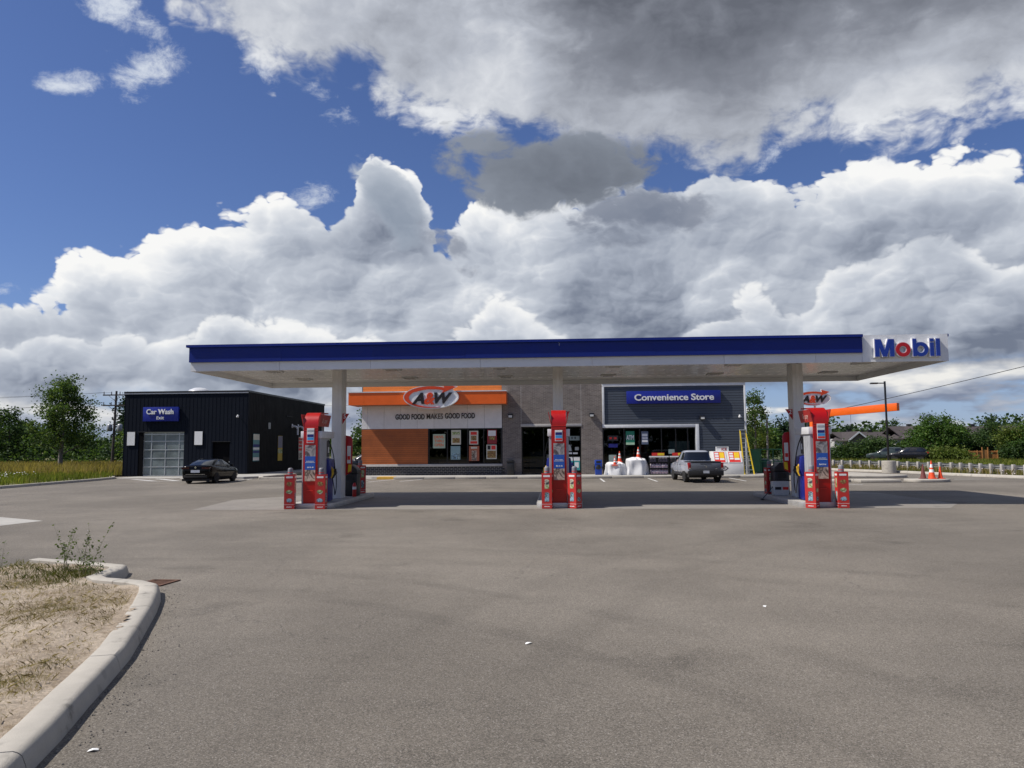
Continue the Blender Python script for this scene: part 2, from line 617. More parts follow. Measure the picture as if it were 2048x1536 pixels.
# ------------------------------------------------------------------ lettering (built-in vector font)
def text_mesh(s, size=1.0, extrude=0.02, bold=0.0, shear=0.0, align='CENTER', spacing=1.0, sx=1.0):
    cu = bpy.data.curves.new('lettering', 'FONT')
    cu.body = s
    cu.size = size
    cu.extrude = extrude
    cu.offset = bold
    cu.shear = shear
    cu.align_x = align
    cu.align_y = 'CENTER'
    cu.space_character = spacing
    cu.resolution_u = 4
    ob = bpy.data.objects.new('lettering', cu)
    COL.objects.link(ob)
    me = bpy.data.meshes.new_from_object(ob.evaluated_get(bpy.context.evaluated_depsgraph_get()))
    bpy.data.objects.remove(ob)
    bpy.data.curves.remove(cu)
    me.transform(Matrix.Rotation(R(90), 4, 'X') @ Matrix.Diagonal((sx, 1, 1, 1)))
    me.materials.clear()
    return me


TXT = {
    'conv': text_mesh('Convenience Store', 0.74, 0.03, 0.015),
    'wash': text_mesh('Car Wash', 0.60, 0.03, 0.013),
    'exit': text_mesh('Exit', 0.38, 0.012, 0.004),
    'food1': text_mesh('GOOD FOOD', 0.52, 0.02, 0.012),
    'makes': text_mesh('MAKES', 0.52, 0.02, 0.004),
    'A': text_mesh('A', 1.02, 0.03, 0.05, shear=0.30, sx=1.12),
    'amp': text_mesh('&', 1.0, 0.03, 0.035, shear=0.22),
    'W': text_mesh('W', 1.02, 0.03, 0.05, shear=0.30, sx=1.05),
    'atm': text_mesh('ATM', 0.34, 0.002, 0.012),
    'open': text_mesh('DRIVE-\nTHRU\nOPEN', 0.27, 0.002, 0.004, sx=0.9),
    'ice': text_mesh('ICE', 0.24, 0.004, 0.006),
    '5': text_mesh('5', 0.30, 0.004, 0.002), '3': text_mesh('3', 0.30, 0.004, 0.002), '2': text_mesh('2', 0.30, 0.004, 0.002),
    'pay': text_mesh('& pay', 0.24, 0.003, 0.003, shear=0.2),
}


def fit_text(key, mat, parent, x0, x1, z0, z1, y, name='lettering'):
    """place lettering so that its outline fills the given rectangle on a front wall"""
    me = TXT[key].copy()
    xs_ = [v.co.x for v in me.vertices]
    zs_ = [v.co.z for v in me.vertices]
    me.transform(Matrix.Translation((-(min(xs_) + max(xs_)) / 2, 0, -(min(zs_) + max(zs_)) / 2)))
    sx, sz = (x1 - x0) / (max(xs_) - min(xs_)), (z1 - z0) / (max(zs_) - min(zs_))
    return put(name, me, mat, parent, ((x0 + x1) / 2, y, (z0 + z1) / 2), (0, 0, 0), (sx, 1, sz))


def put_text(key, mat, parent, loc, rz=0.0, name='lettering', scale=(1, 1, 1)):
    return put(name, TXT[key].copy(), mat, parent, loc, (0, 0, rz), scale)


# ------------------------------------------------------------------ shared materials
WHITE = M('white_metal_panel', (0.76, 0.77, 0.77), 0.32, 0.0, 0.05, 1.2, spec=0.5, orand=0.03)
OFFWHITE = M('off_white_paint', (0.70, 0.70, 0.69), 0.45, 0.0, 0.06, 2.0, orand=0.03)
BLUE = M('blue_fascia', (0.004, 0.018, 0.185), 0.40, 0.0, 0.06, 1.0, spec=0.3, orand=0.05)
SIGNBLUE = M('sign_blue', (0.007, 0.018, 0.24), 0.35, 0.0, 0.04, 2.0)
REDP = M('red_panel', (0.43, 0.005, 0.005), 0.35, 0.0, 0.05, 2.0, spec=0.5)
REDL = M('red_print', (0.70, 0.035, 0.025), 0.45, 0.0, 0.06, 3.0)
BLACK = M('black_plastic', (0.012, 0.012, 0.013), 0.45, 0.0, 0.15, 5.0)
DARKM = M('dark_bronze_metal', (0.018, 0.018, 0.020), 0.4, 0.2, 0.1, 4.0)
GREYM = M('grey_metal', (0.34, 0.35, 0.36), 0.42, 0.4, 0.08, 4.0)
GALV = M('galvanised_steel', (0.46, 0.47, 0.47), 0.42, 0.75, 0.12, 3.0)
RUBBER = M('black_rubber', (0.014, 0.014, 0.014), 0.75, 0.0, 0.2, 8.0)
ORANGE = M('orange_panel', (0.82, 0.125, 0.006), 0.38, 0.0, 0.05, 1.5)
WHITEP = M('white_print', (0.80, 0.80, 0.78), 0.55, 0.0, 0.03, 3.0)
CONEO = M('cone_orange', (0.86, 0.085, 0.018), 0.5, 0.0, 0.08, 6.0)
YELLOW = M('yellow_paint', (0.80, 0.56, 0.02), 0.5, 0.0, 0.08, 3.0)
GLASS = glass_mat('shop_glass', (0.36, 0.40, 0.40), ior=1.4)


# ================================================================== ground, kerbs and pavements
def asphalt_mat():
    m, nt, b = new_mat('asphalt')
    co = objco(nt)
    x, y, z = nsep(nt, co)
    big = nnoise(nt, co, 0.16, 4.0, 0.55)
    mid = nnoise(nt, co, 0.9, 5.0, 0.6)
    stain = nnoise(nt, nvec(nt, 'ADD', co, (31.0, 7.0, 0.0)), 0.55, 6.0, 0.62)
    streak = nnoise(nt, ncomb(nt, x * 0.25, y * 1.1, 0.0), 0.9, 5.0, 0.6, 0.6)
    grain = nnoise(nt, co, 175.0, 3.0, 0.75)
    stones = nvoro(nt, co, 115.0, 'F1', out='Color')
    sr = nsep(nt, nvec(nt, 'MULTIPLY', stones, (1, 1, 1)))[0]
    pits = nnoise(nt, nvec(nt, 'ADD', co, (5.0, 3.0, 0.0)), 75.0, 2.0, 0.5)
    spots = nvoro(nt, nvec(nt, 'ADD', co, nvec(nt, 'SCALE', nnoise(nt, co, 6.0, 2.0, 0.5, color=True), scale=0.15)), 1.5, 'F1')
    c = nmix(nt, big.step(0.3, 0.7), (0.166, 0.146, 0.121), (0.194, 0.172, 0.144))
    k = (grain - 0.5) * 1.25 + (sr - 0.5) * 0.85 + (mid - 0.5) * 0.30 + (streak - 0.5) * 0.30 + 1.0
    k = k - stain.step(0.56, 0.72, 0.0, 0.24) - spots.step(0.035, 0.075, 0.38, 0.0) * nnoise(nt, co, 0.5, 2.0).step(0.5, 0.62)
    k = k * pits.step(0.28, 0.40, 0.55, 1.0)
    c = nmix(nt, 1.0, c, ncomb(nt, k, k, k), 'MULTIPLY')
    # tyre arcs where cars swing round to the pumps, and oil drips in the lanes
    for cx, cy, r0, wd_, amt in ((-9.0, -2.0, 13.2, 0.16, 0.22), (-9.0, -2.0, 14.8, 0.17, 0.19), (-6.0, -6.0, 19.5, 0.2, 0.18), (-6.0, -6.0, 21.1, 0.2, 0.16), (14.0, 4.0, 14.5, 0.18, 0.15), (14.0, 4.0, 16.1, 0.18, 0.14),
                                 (-22.0, 34.0, 11.0, 0.18, 0.14), (-22.0, 34.0, 12.5, 0.18, 0.12), (4.0, 60.0, 24.0, 0.2, 0.12), (4.0, 60.0, 25.6, 0.2, 0.10)):
        rr = ((x - cx) * (x - cx) + (y - cy) * (y - cy)).sqrt() - r0 + (big - 0.5) * 1.6
        ka = 1.0 - (rr.abs().step(wd_ * 0.5, wd_ * 1.6, 1.0, 0.0) * (mid.step(0.35, 0.6) * (amt * 0.7)))
        c = nmix(nt, 1.0, c, ncomb(nt, ka, ka, ka), 'MULTIPLY')
    lane = nnoise(nt, nvec(nt, 'ADD', co, (17.0, 3.0, 0.0)), 0.22, 3.0, 0.5).step(0.48, 0.62)
    drip = nvoro(nt, nvec(nt, 'ADD', co, nvec(nt, 'SCALE', nnoise(nt, co, 9.0, 2.0, 0.6, color=True), scale=0.10)), 2.6, 'F1')
    kd = 1.0 - drip.step(0.05, 0.11, 0.42, 0.0) * lane
    c = nmix(nt, 1.0, c, ncomb(nt, kd, kd, kd), 'MULTIPLY')
    wear = nnoise(nt, ncomb(nt, x * 0.5, y * 0.35, 3.0), 0.35, 4.0, 0.6).step(0.38, 0.66, 0.86, 1.15)
    c = nmix(nt, 1.0, c, ncomb(nt, wear, wear, wear * 0.985), 'MULTIPLY')
    # fine cracks
    ck = nvoro(nt, nvec(nt, 'ADD', co, nvec(nt, 'SCALE', nnoise(nt, co, 1.1, 4.0, 0.6, color=True), scale=0.9)), 0.16, 'DISTANCE_TO_EDGE')
    c = nmix(nt, ck.step(0.0, 0.003, 0.35, 0.0) * nnoise(nt, co, 0.3, 2.0).step(0.5, 0.58), c, (0.05, 0.046, 0.042))
    c = nmix(nt, sr.step(0.93, 0.97, 0.0, 0.3), c, (0.42, 0.40, 0.37))
    nt.links.new(c.k, b.inputs['Base Color'])
    b.inputs['Roughness'].default_value = 0.86
    b.inputs['Specular IOR Level'].default_value = 0.35
    set_bump(nt, b, grain + sr * 0.6 + pits * 0.5, 0.55, 0.006)
    return m


def concrete_mat(name, col, stain=0.25, bump=0.25):
    m, nt, b = new_mat(name)
    co = objco(nt)
    n1 = nnoise(nt, co, 0.8, 5.0, 0.6)
    n2 = nnoise(nt, co, 6.0, 5.0, 0.65)
    g = nnoise(nt, co, 120.0, 2.0, 0.6)
    k = (n1 - 0.5) * 0.5 + (n2 - 0.5) * 0.32 + (g - 0.5) * 0.28 + 1.0 - nnoise(nt, nvec(nt, 'ADD', co, (9.0, 4.0, 2.0)), 2.3, 6.0, 0.7).step(0.55, 0.72, 0.0, stain)
    c = nmix(nt, 1.0, col, ncomb(nt, k, k, k), 'MULTIPLY')
    chip = nvoro(nt, nvec(nt, 'ADD', co, nvec(nt, 'SCALE', nnoise(nt, co, 12.0, 3.0, 0.6, color=True), scale=0.12)), 2.4, 'F1')
    c = nmix(nt, chip.step(0.10, 0.17, 0.45, 0.0) * n1.step(0.45, 0.6), c, (0.21, 0.195, 0.17))
    c = nmix(nt, g.step(0.62, 0.75, 0.0, 0.2), c, (0.2, 0.19, 0.17))
    nt.links.new(c.k, b.inputs['Base Color'])
    b.inputs['Roughness'].default_value = 0.85
    set_bump(nt, b, g + n2 * 0.8, bump, 0.006)
    return m


def ground_mat():
    m, nt, b = new_mat('meadow_ground')
    co = objco(nt)
    n1 = nnoise(nt, co, 0.12, 5.0, 0.6)
    n2 = nnoise(nt, co, 3.0, 5.0, 0.7)
    c = n1.ramp([(0.3, (0.075, 0.085, 0.022)), (0.6, (0.14, 0.13, 0.045)), (0.8, (0.19, 0.16, 0.075))])
    k = n2.step(0.2, 0.8, 0.6, 1.3)
    c = nmix(nt, 1.0, c, ncomb(nt, k, k, k), 'MULTIPLY')
    nt.links.new(c.k, b.inputs['Base Color'])
    b.inputs['Roughness'].default_value = 0.95
    set_bump(nt, b, n2, 0.6, 0.05)
    return m


def soil_mat():
    m, nt, b = new_mat('sandy_soil')
    co = objco(nt)
    n1 = nnoise(nt, co, 0.9, 5.0, 0.65)
    n2 = nnoise(nt, co, 9.0, 6.0, 0.7)
    g = nnoise(nt, co, 110.0, 3.0, 0.7)
    st = nsep(nt, nvoro(nt, co, 45.0, 'F1', out='Color'))[0]
    c = nmix(nt, n1.step(0.35, 0.65), (0.36, 0.285, 0.205), (0.50, 0.415, 0.315))
    c = nmix(nt, n2.step(0.5, 0.68, 0.0, 0.65), c, (0.23, 0.165, 0.085))
    k = (g - 0.5) * 0.9 + (st - 0.5) * 0.45 + 1.0
    c = nmix(nt, 1.0, c, ncomb(nt, k, k, k), 'MULTIPLY')
    nt.links.new(c.k, b.inputs['Base Color'])
    b.inputs['Roughness'].default_value = 0.95
    set_bump(nt, b, n2 * 1.5 + g + st * 0.5, 0.8, 0.02)
    return m


ASPH = asphalt_mat()
CONC = concrete_mat('pale_concrete', (0.40, 0.385, 0.35))
CONCP = concrete_mat('fuel_pad_concrete', (0.235, 0.215, 0.188), 0.35)
KERBC = concrete_mat('kerb_concrete', (0.42, 0.39, 0.335), 0.5, 0.5)
SOIL = soil_mat()
MEADOW = ground_mat()
PAINT = M('road_paint_white', (0.62, 0.61, 0.58), 0.7, 0, 0.25, 6.0, dirt=0.6)
PAINTY = M('tactile_yellow', (0.72, 0.42, 0.06), 0.7, 0, 0.12, 6.0)

g = MB()
g.quad((-4000, -4000, -0.03), (4000, -4000, -0.03), (4000, 4000, -0.03), (-4000, 4000, -0.03))
struct('ground', g, MEADOW)

lot = MB()
poly = [(-29.7, -30), (60, -30), (60, 30), (27.6, 42), (26.2, 46.5), (25.0, 50), (23.8, 55.6), (21.4, 62), (20, 80), (-45, 82), (-45, 76), (-19.5, 76), (-19.5, 57), (-23, 54.9),
        (-33.5, 55), (-33.5, 52.6), (-31.4, 51.5), (-30.6, 47.8), (-30.0, 38)]
lot.add([(x, y, 0.0) for x, y in poly], [tuple(range(len(poly)))])
struct('parking_lot', lot, ASPH)

pad = MB()
pad.add([(x, y, 0.004) for x, y in [(-12.2, 24.2), (12.3, 24.3), (13.4, 26), (13.4, 32), (12.2, 33.6), (-9.5, 33.6), (-12.9, 29.0)]], [tuple(range(7))])
struct('fuel_pad', pad, CONCP)
tri = MB()
tri.add([(x, y, 0.004) for x, y in [(-30, 21.9), (-16.9, 21.75), (-14.75, 20.6), (-15, 19.2), (-30, 17.5)]], [tuple(range(5))])
struct('concrete_patch', tri, CONC)

# road behind the guardrail
rd = MB()
rd.add([(x, y, -0.012) for x, y in [(30.5, -30), (40, -30), (37.5, 62), (31, 84), (10, 118), (-40, 150), (-40, 142), (6, 110), (24, 80), (29, 60)]], [tuple(range(10))])
struct('road', rd, ASPH)


def arc_clean(path, closed=False, n=4, rad=0.25):
    """round the corners of a 2-D polyline a little"""
    out = []
    L = len(path)
    for i in range(L):
        if not closed and i in (0, L - 1):
            out.append(path[i])
            continue
        p0, p1, p2 = Vector(path[i - 1]), Vector(path[i]), Vector(path[(i + 1) % L])
        a, b2 = (p0 - p1), (p2 - p1)
        ra = min(rad, a.length * 0.45, b2.length * 0.45)
        s, e = p1 + a.normalized() * ra, p1 + b2.normalized() * ra
        for k in range(n + 1):
            t = k / n
            out.append(tuple(s * (1 - t) ** 2 + p1 * 2 * t * (1 - t) + e * t * t))
    return out


def sweep(path, prof, jitter=0.0):
    """sweep a profile (offset to the left-hand normal, z) along an open 2-D path -> list of sections"""
    secs = []
    P = [Vector(p) for p in path]
    for i, p in enumerate(P):
        d0 = (P[i] - P[i - 1]).normalized() if i else (P[1] - P[0]).normalized()
        d1 = (P[i + 1] - P[i]).normalized() if i < len(P) - 1 else d0
        n0, n1 = Vector((-d0.y, d0.x)), Vector((-d1.y, d1.x))
        n = (n0 + n1)
        n = n / max(n.length_squared / 2.0, 0.6) if n.length > 1e-6 else n0
        secs.append([(p.x + n.x * o, p.y + n.y * o, z + (rng.uniform(-jitter, jitter) if z > 0.02 else 0)) for o, z in prof])
    return secs


def kerb(root, path, h=0.15, w=0.22, mat=None, seg=3.0, name='kerb_segment', side=1, batter=0.05, jit=0.0, sub=0.25):
    """kerb in cast lengths with joints; path is the outer top edge; body lies to the left (side=1) of travel"""
    # resample
    P = [Vector(p) for p in path]
    pts = [P[0]]
    for a, b2 in zip(P[:-1], P[1:]):
        k = max(1, int((b2 - a).length / sub))
        for j in range(1, k + 1):
            pts.append(a.lerp(b2, j / k))
    prof = [(-batter * side, 0.0), (-batter * 0.7 * side, h * 0.45), (-0.018 * side, h * 0.80), (0.006 * side, h * 0.95), (0.035 * side, h), (w - 0.02) and ((w - 0.02) * side, h), (w * side, h - 0.01), (w * side, 0.0)]
    secs = sweep([tuple(p) for p in pts], prof, jit)
    acc, start, out = 0.0, 0, []
    for i in range(1, len(pts)):
        acc += (pts[i] - pts[i - 1]).length
        if acc >= seg or i == len(pts) - 1:
            part = [list(s) for s in secs[start:i + 1]]
            if len(part) >= 2:
                for end, nb in ((0, 1), (-1, -2)):           # leave a narrow joint
                    for q in range(len(part[end])):
                        a, b2 = Vector(part[end][q]), Vector(part[nb][q])
                        dd = (b2 - a)
                        if dd.length > 0.03:
                            part[end][q] = tuple(a + dd.normalized() * 0.006)
                m = MB().loft(part)
                out.append(m.build(name, mat or KERBC, root, smooth=True, angle=35))
            start, acc = i, 0.0
    return out


def struct_root(name, loc=(0, 0, 0)):
    o = bpy.data.objects.new(name, None)
    COL.objects.link(o)
    o.location = loc
    WPOS[o.name] = Vector(loc)
    o['kind'] = 'structure'
    return o


# --- foreground kerb round the dry verge, with the notch at the catch basin
KPATH = [(-3.0, 2.2), (-3.12, 3.2), (-3.27, 4.29), (-3.51, 5.10), (-3.74, 5.76), (-3.93, 6.34), (-4.17, 7.04), (-4.50, 7.83), (-5.0, 9.0), (-5.33, 9.7),
         (-5.62, 10.22), (-5.95, 10.45), (-6.60, 10.66), (-6.78, 10.84), (-6.88, 11.5), (-7.05, 11.85), (-7.5, 12.02), (-8.4, 12.35), (-9.0, 12.56)]
kr = struct_root('verge_kerb', (-5, 9, 0))
kerb(kr, KPATH, 0.15, 0.215, KERBC, 2.2, side=1, batter=0.055, jit=0.0035)
kerb(kr, [(-9.02, 12.52), (-8.95, 12.2), (-8.75, 11.6), (-9.2, 10.9), (-11.5, 10.2), (-16, 9.6)], 0.07, 0.25, KERBC, 2.6, side=1, batter=0.05)


def inside(px, py, poly):
    r = np.zeros(px.shape, bool)
    n = len(poly)
    for i in range(n):
        x0, y0 = poly[i]
        x1, y1 = poly[(i + 1) % n]
        c = ((y0 > py) != (y1 > py))
        with np.errstate(divide='ignore', invalid='ignore'):
            xi = (x1 - x0) * (py - y0) / (y1 - y0 + 1e-12) + x0
        r ^= c & (px < xi)
    return r


VERGE = [(x - 0.09, y - 0.05) for x, y in KPATH] + [(-8.85, 12.2), (-8.9, 11.6), (-9.25, 10.8), (-11.5, 10.05), (-16, 9.45), (-16, 2.2)]


def lump(x, y):
    return (0.018 * np.sin(x * 2.1 + 0.7) * np.cos(y * 1.7) + 0.012 * np.sin(x * 5.3 + y * 3.1) + 0.008 * np.sin(x * 11.0 - y * 9.0 + 1.3)
            + 0.006 * np.sin(x * 23.0 + y * 17.0) * np.cos(y * 21.0 - x * 7.0))


def verge_z(x, y):
    return 0.115 + lump(x, y) + 0.05 * np.exp(-((x + 4.9) ** 2 + (y - 7.9) ** 2) / 1.2)


st = 0.07
gx, gy = np.meshgrid(np.arange(-16, -2.6, st), np.arange(2.2, 12.7, st))
ok = inside(gx, gy, VERGE)
gz = verge_z(gx, gy) + nr.normal(0, 0.0035, gx.shape)
H_, W_ = gx.shape
idx = np.arange(H_ * W_).reshape(H_, W_)
q = ok[:-1, :-1] & ok[1:, :-1] & ok[:-1, 1:] & ok[1:, 1:]
faces = np.stack([idx[:-1, :-1][q], idx[:-1, 1:][q], idx[1:, 1:][q], idx[1:, :-1][q]], 1)
me = bpy.data.meshes.new('verge_soil')
me.from_pydata(np.stack([gx.ravel(), gy.ravel(), gz.ravel()], 1).tolist(), [], faces.tolist())
me.shade_smooth()
struct('verge_soil', me, SOIL)

# catch basin grate
gr_t = thing('drain_grate', 'rusty iron drain grate in the asphalt beside the kerb notch', 'drain grate', (-6.05, 11.05, 0))
RUST = M('rusty_iron', (0.15, 0.080, 0.052), 0.85, 0.3, 0.25, 9.0, 0.4, 60)
MB().ring([(-6.30, 10.78), (-5.86, 10.76), (-5.80, 11.24), (-6.24, 11.26)], [(-6.25, 10.83), (-5.91, 10.81), (-5.85, 11.19), (-6.19, 11.21)], 'z', 0.002, 0.018).build('frame', RUST, gr_t)
for i in range(6):
    y0 = 10.84 + i * 0.058
    MB().box(-6.22, -5.87, y0, y0 + 0.03, 0.004, 0.014).build('bar', RUST, gr_t)

# --- kerb along the meadow on the left
mk = struct_root('meadow_kerb', (-30, 45, 0))
kerb(mk, [(-29.55, -6), (-29.55, 20), (-29.7, 38), (-30.1, 43), (-30.45, 47.5), (-31.0, 50.4), (-31.9, 51.9), (-33.2, 52.4)], 0.15, 0.2, KERBC, 3.0, side=1, sub=0.8)
mg = MB()
mg.add([(x, y, 0.11) for x, y in [(-29.8, -6), (-29.8, 38), (-30.2, 43), (-30.55, 47.5), (-31.1, 50.5), (-32, 52.1), (-33.5, 52.6), (-33.5, 160), (-200, 160), (-200, -6)]], [tuple(range(10))])
struct('meadow', mg, MEADOW)

# --- store pavement and its kerb
FW = 47.6
pv = struct_root('store_pavement', (0, 49, 0))
sp = MB()
sp.prism([(-13.6, FW + 1.9), (-12.2, FW + 0.6), (-10.6, FW + 0.12), (13.4, FW + 0.12), (13.9, FW + 0.5), (13.9, 52), (13.4, 54), (13.4, 70), (-14.6, 70), (-14.6, 52)], 'z', 0.0, 0.15)
sp.build('slab', CONC, pv)
for i in range(12):
    x0 = -10.6 + i * 2.0
    MB().box(x0 + 0.006, x0 + 1.994, FW - 0.08, FW + 0.118, 0.0, 0.152).build('kerb_segment', KERBC, pv, bev=0.02)
MB().box(-11.7, -10.6, FW - 0.06, FW + 0.9, 0.0, 0.155).build('tactile_slab', PAINTY, pv)
# kerb nose beside the drive-through lane
kn = struct_root('lane_kerb', (-12, 47, 0))
kerb(kn, [(-15.8, 43.2), (-14.4, 45.2), (-12.6, 46.5)], 0.15, 0.35, KERBC, 3.0, side=1, sub=0.5)
kerb(kn, [(-20.0, 56), (-20.4, 50.5), (-19.6, 48.6), (-17.5, 48.2), (-16.6, 49.4), (-16.4, 60)], 0.15, 0.3, KERBC, 3.0, side=-1, sub=0.5)

# --- car wash pavement
cwp = struct_root('wash_pavement', (-23, 52, 0))
MB().prism([(-26.4, 54.98), (-26.4, 50.6), (-25.8, 49.9), (-21.4, 49.6), (-20.7, 50.3), (-20.7, 72), (-23.48, 72), (-23.48, 54.98)], 'z', 0.0, 0.14).build('slab', CONC, cwp)
MB().box(-23.4, -22.3, 49.66, 50.5, 0.135, 0.146).build('tactile_slab', PAINTY, cwp)
ap = MB()
ap.add([(x, y, 0.006) for x, y in [(-32.0, 54.9), (-32.0, 51.8), (-30.9, 51.2), (-27.0, 51.2), (-27.0, 54.9)]], [tuple(range(5))])
ap.build('apron', CONC, cwp)

# --- painted markings
for pts in ([(-29.4, 49.6), (-28.9, 49.6), (-25.8, 46.7), (-26.3, 46.7)], [(-28.0, 50.2), (-27.5, 50.2), (-24.4, 46.9), (-24.9, 46.9)],
            [(-26.4, 50.6), (-25.9, 50.6), (-23.6, 48.0), (-24.1, 48.0)], [(-30.4, 48.6), (-30.2, 48.7), (-25.9, 50.2), (-26.0, 50.0)],
            [(-26.6, 45.3), (-26.5, 45.2), (-20.4, 48.4), (-20.6, 48.5)], [(-20.9, 45.0), (-20.75, 45.0), (-20.6, 49.4), (-20.75, 49.4)],
            [(-11.4, 44.0), (-11.25, 44.0), (-10.4, 47.4), (-10.55, 47.4)], [(-9.6, 44.4), (-9.45, 44.4), (-8.6, 47.4), (-8.75, 47.4)],
            [(-13.2, 43.4), (-13.05, 43.4), (-11.9, 46.4), (-12.05, 46.4)],
            [(22.6, 44.0), (25.0, 44.2), (25.0, 44.35), (22.6, 44.15)], [(13.2, 38.5), (15.4, 38.7), (15.4, 38.85), (13.2, 38.65)], [(5.6, 43.0), (5.72, 43.0), (5.72, 47.3), (5.6, 47.3)],
            [(10.6, 43.0), (10.72, 43.0), (10.72, 47.3), (10.6, 47.3)], [(2.6, 43.0), (2.72, 43.0), (2.72, 47.3), (2.6, 47.3)]):
    mk_ = MB()
    mk_.add([(x, y, 0.005) for x, y in pts], [(0, 1, 2, 3)])
    struct('painted_line', mk_, PAINT)

# --- kerbs and medians on the right
rk = struct_root('boundary_kerb', (25, 50, 0))
kerb(rk, [(48, 28), (29.5, 40.8), (26.9, 44.7), (25.2, 49.4), (24.0, 55.2), (22.2, 58.5), (21.6, 62), (21.0, 78)], 0.15, 0.45, KERBC, 3.0, side=-1, sub=0.8)
sw = MB()
wl = [(48.6, 28.6), (30.0, 41.2), (27.4, 45.0), (25.7, 49.5), (24.5, 55.3), (22.7, 58.6), (22.1, 62), (21.5, 78)]
wo = [(x + 1.6, y + 0.6) for x, y in wl]
sw.add([(x, y, 0.06) for x, y in wl] + [(x, y, 0.06) for x, y in wo], [(i, i + 1, 9 + i, 8 + i) for i in range(7)])
struct('verge_gravel', sw, M('dry_gravel', (0.34, 0.30, 0.25), 0.95, 0, 0.35, 4.0, 0.6, 40))
ms = struct_root('median', (19, 41.5, 0))
MB().prism(arc_clean([(18.7, 40.5), (20.4, 40.6), (21.1, 41.3), (20.5, 42.2), (18.7, 42.0)], True, 4, 0.5), 'z', 0.0, 0.15).build('kerb_segment', KERBC, ms, bev=0.03)
MB().box(16.0, 18.1, 40.55, 42.0, 0.0, 0.15).build('kerb_segment', KERBC, ms, bev=0.03)
MB().box(18.1, 18.7, 40.55, 42.0, 0.0, 0.02).build('lowered_kerb', ASPH, ms)
MB().prism(arc_clean([(9.0, 45.6), (9.0, 44.9), (15.0, 42.9), (15.9, 43.2), (15.6, 44.0)], True, 4, 0.4), 'z', 0.0, 0.15).build('kerb_segment', KERBC, ms, bev=0.03) if False else None
MB().prism(arc_clean([(14.6, 40.9), (15.5, 40.9), (15.9, 41.4), (15.5, 42.0), (14.6, 42.1)], True, 4, 0.3), 'z', 0.0, 0.15).build('kerb_segment', KERBC, ms, bev=0.03)
m2 = struct_root('drive_island', (18, 52, 0))
MB().prism(arc_clean([(15.6, 47.2), (16.6, 46.4), (20.2, 46.0), (21.6, 47.0), (20.6, 50), (18.6, 58), (18, 66), (16.4, 66)], True, 4, 0.8), 'z', 0.0, 0.15).build('kerb', KERBC, m2, bev=0.03)


# ================================================================== fuel canopy
CX0, CX1, CY0, CY1 = -12.78, 12.86, 25.0, 32.4
cn = thing('fuel_canopy', 'long flat fuel canopy with blue and white fascia on three pillars', 'canopy', (0, 28.7, 0))
# white lower band, in panel lengths with hairline joints
xs = [CX0, -9.6, -6.4, -2.6, 1.2, 5.6, 8.6, 10.10]
for a, b in zip(xs[:-1], xs[1:]):
    MB().box(a + 0.004, b - 0.004, CY0, CY0 + 0.06, 4.73, 5.035).build('fascia_panel', WHITE, cn)
MB().box(10.10, CX1, CY0 - 0.02, CY0 + 0.06, 4.73, 5.625).build('sign_panel', WHITE, cn)
SIGNP = cn.children[-1]
bx_ = [CX0 - 0.02, -9.5, -6.3, -3.1, 0.1, 3.3, 6.5, 10.09]
for a, b in zip(bx_[:-1], bx_[1:]):
    dy_ = rng.uniform(-0.006, 0.006)
    MB().box(a + 0.001, b - 0.001, CY0 - 0.09 + dy_, CY0 + 0.05, 5.037, 5.55).build('blue_band', BLUE, cn)
MB().box(CX0 - 0.10, 10.09, CY0 - 0.17, CY0 + 0.10, 5.552, 5.64).build('cap_trim', BLUE, cn)
for a, b, nm in ((CY0 + 0.062, 28.6, 'fascia_panel'), (28.61, CY1 - 0.06, 'fascia_panel')):
    MB().box(CX0, CX0 + 0.06, a, b, 4.73, 5.035).build(nm, WHITE, cn)
    MB().box(CX1 - 0.06, CX1, a, b, 4.73, 5.035).build(nm, WHITE, cn)
    MB().box(CX0 - 0.02, CX0 + 0.055, a, b, 5.037, 5.55).build('blue_band', BLUE, cn)
    MB().box(CX1 - 0.055, CX1 + 0.02, a, b, 5.037, 5.55).build('blue_band', BLUE, cn)
    MB().box(CX0 - 0.10, CX0 + 0.10, a, b, 5.552, 5.64).build('cap_trim', BLUE, cn)
    MB().box(CX1 - 0.10, CX1 + 0.08, a, b, 5.552, 5.64).build('cap_trim', BLUE, cn)
MB().box(CX0, CX1, CY1 - 0.06, CY1, 4.73, 5.035).build('fascia_panel', WHITE, cn)
MB().box(CX0 - 0.02, CX1 + 0.02, CY1 - 0.058, CY1 + 0.05, 5.037, 5.64).build('blue_band', BLUE, cn)
MB().box(CX0 + 0.07, CX1 - 0.07, CY0 + 0.11, CY1 - 0.07, 5.36, 5.44).build('roof_deck', GREYM, cn)
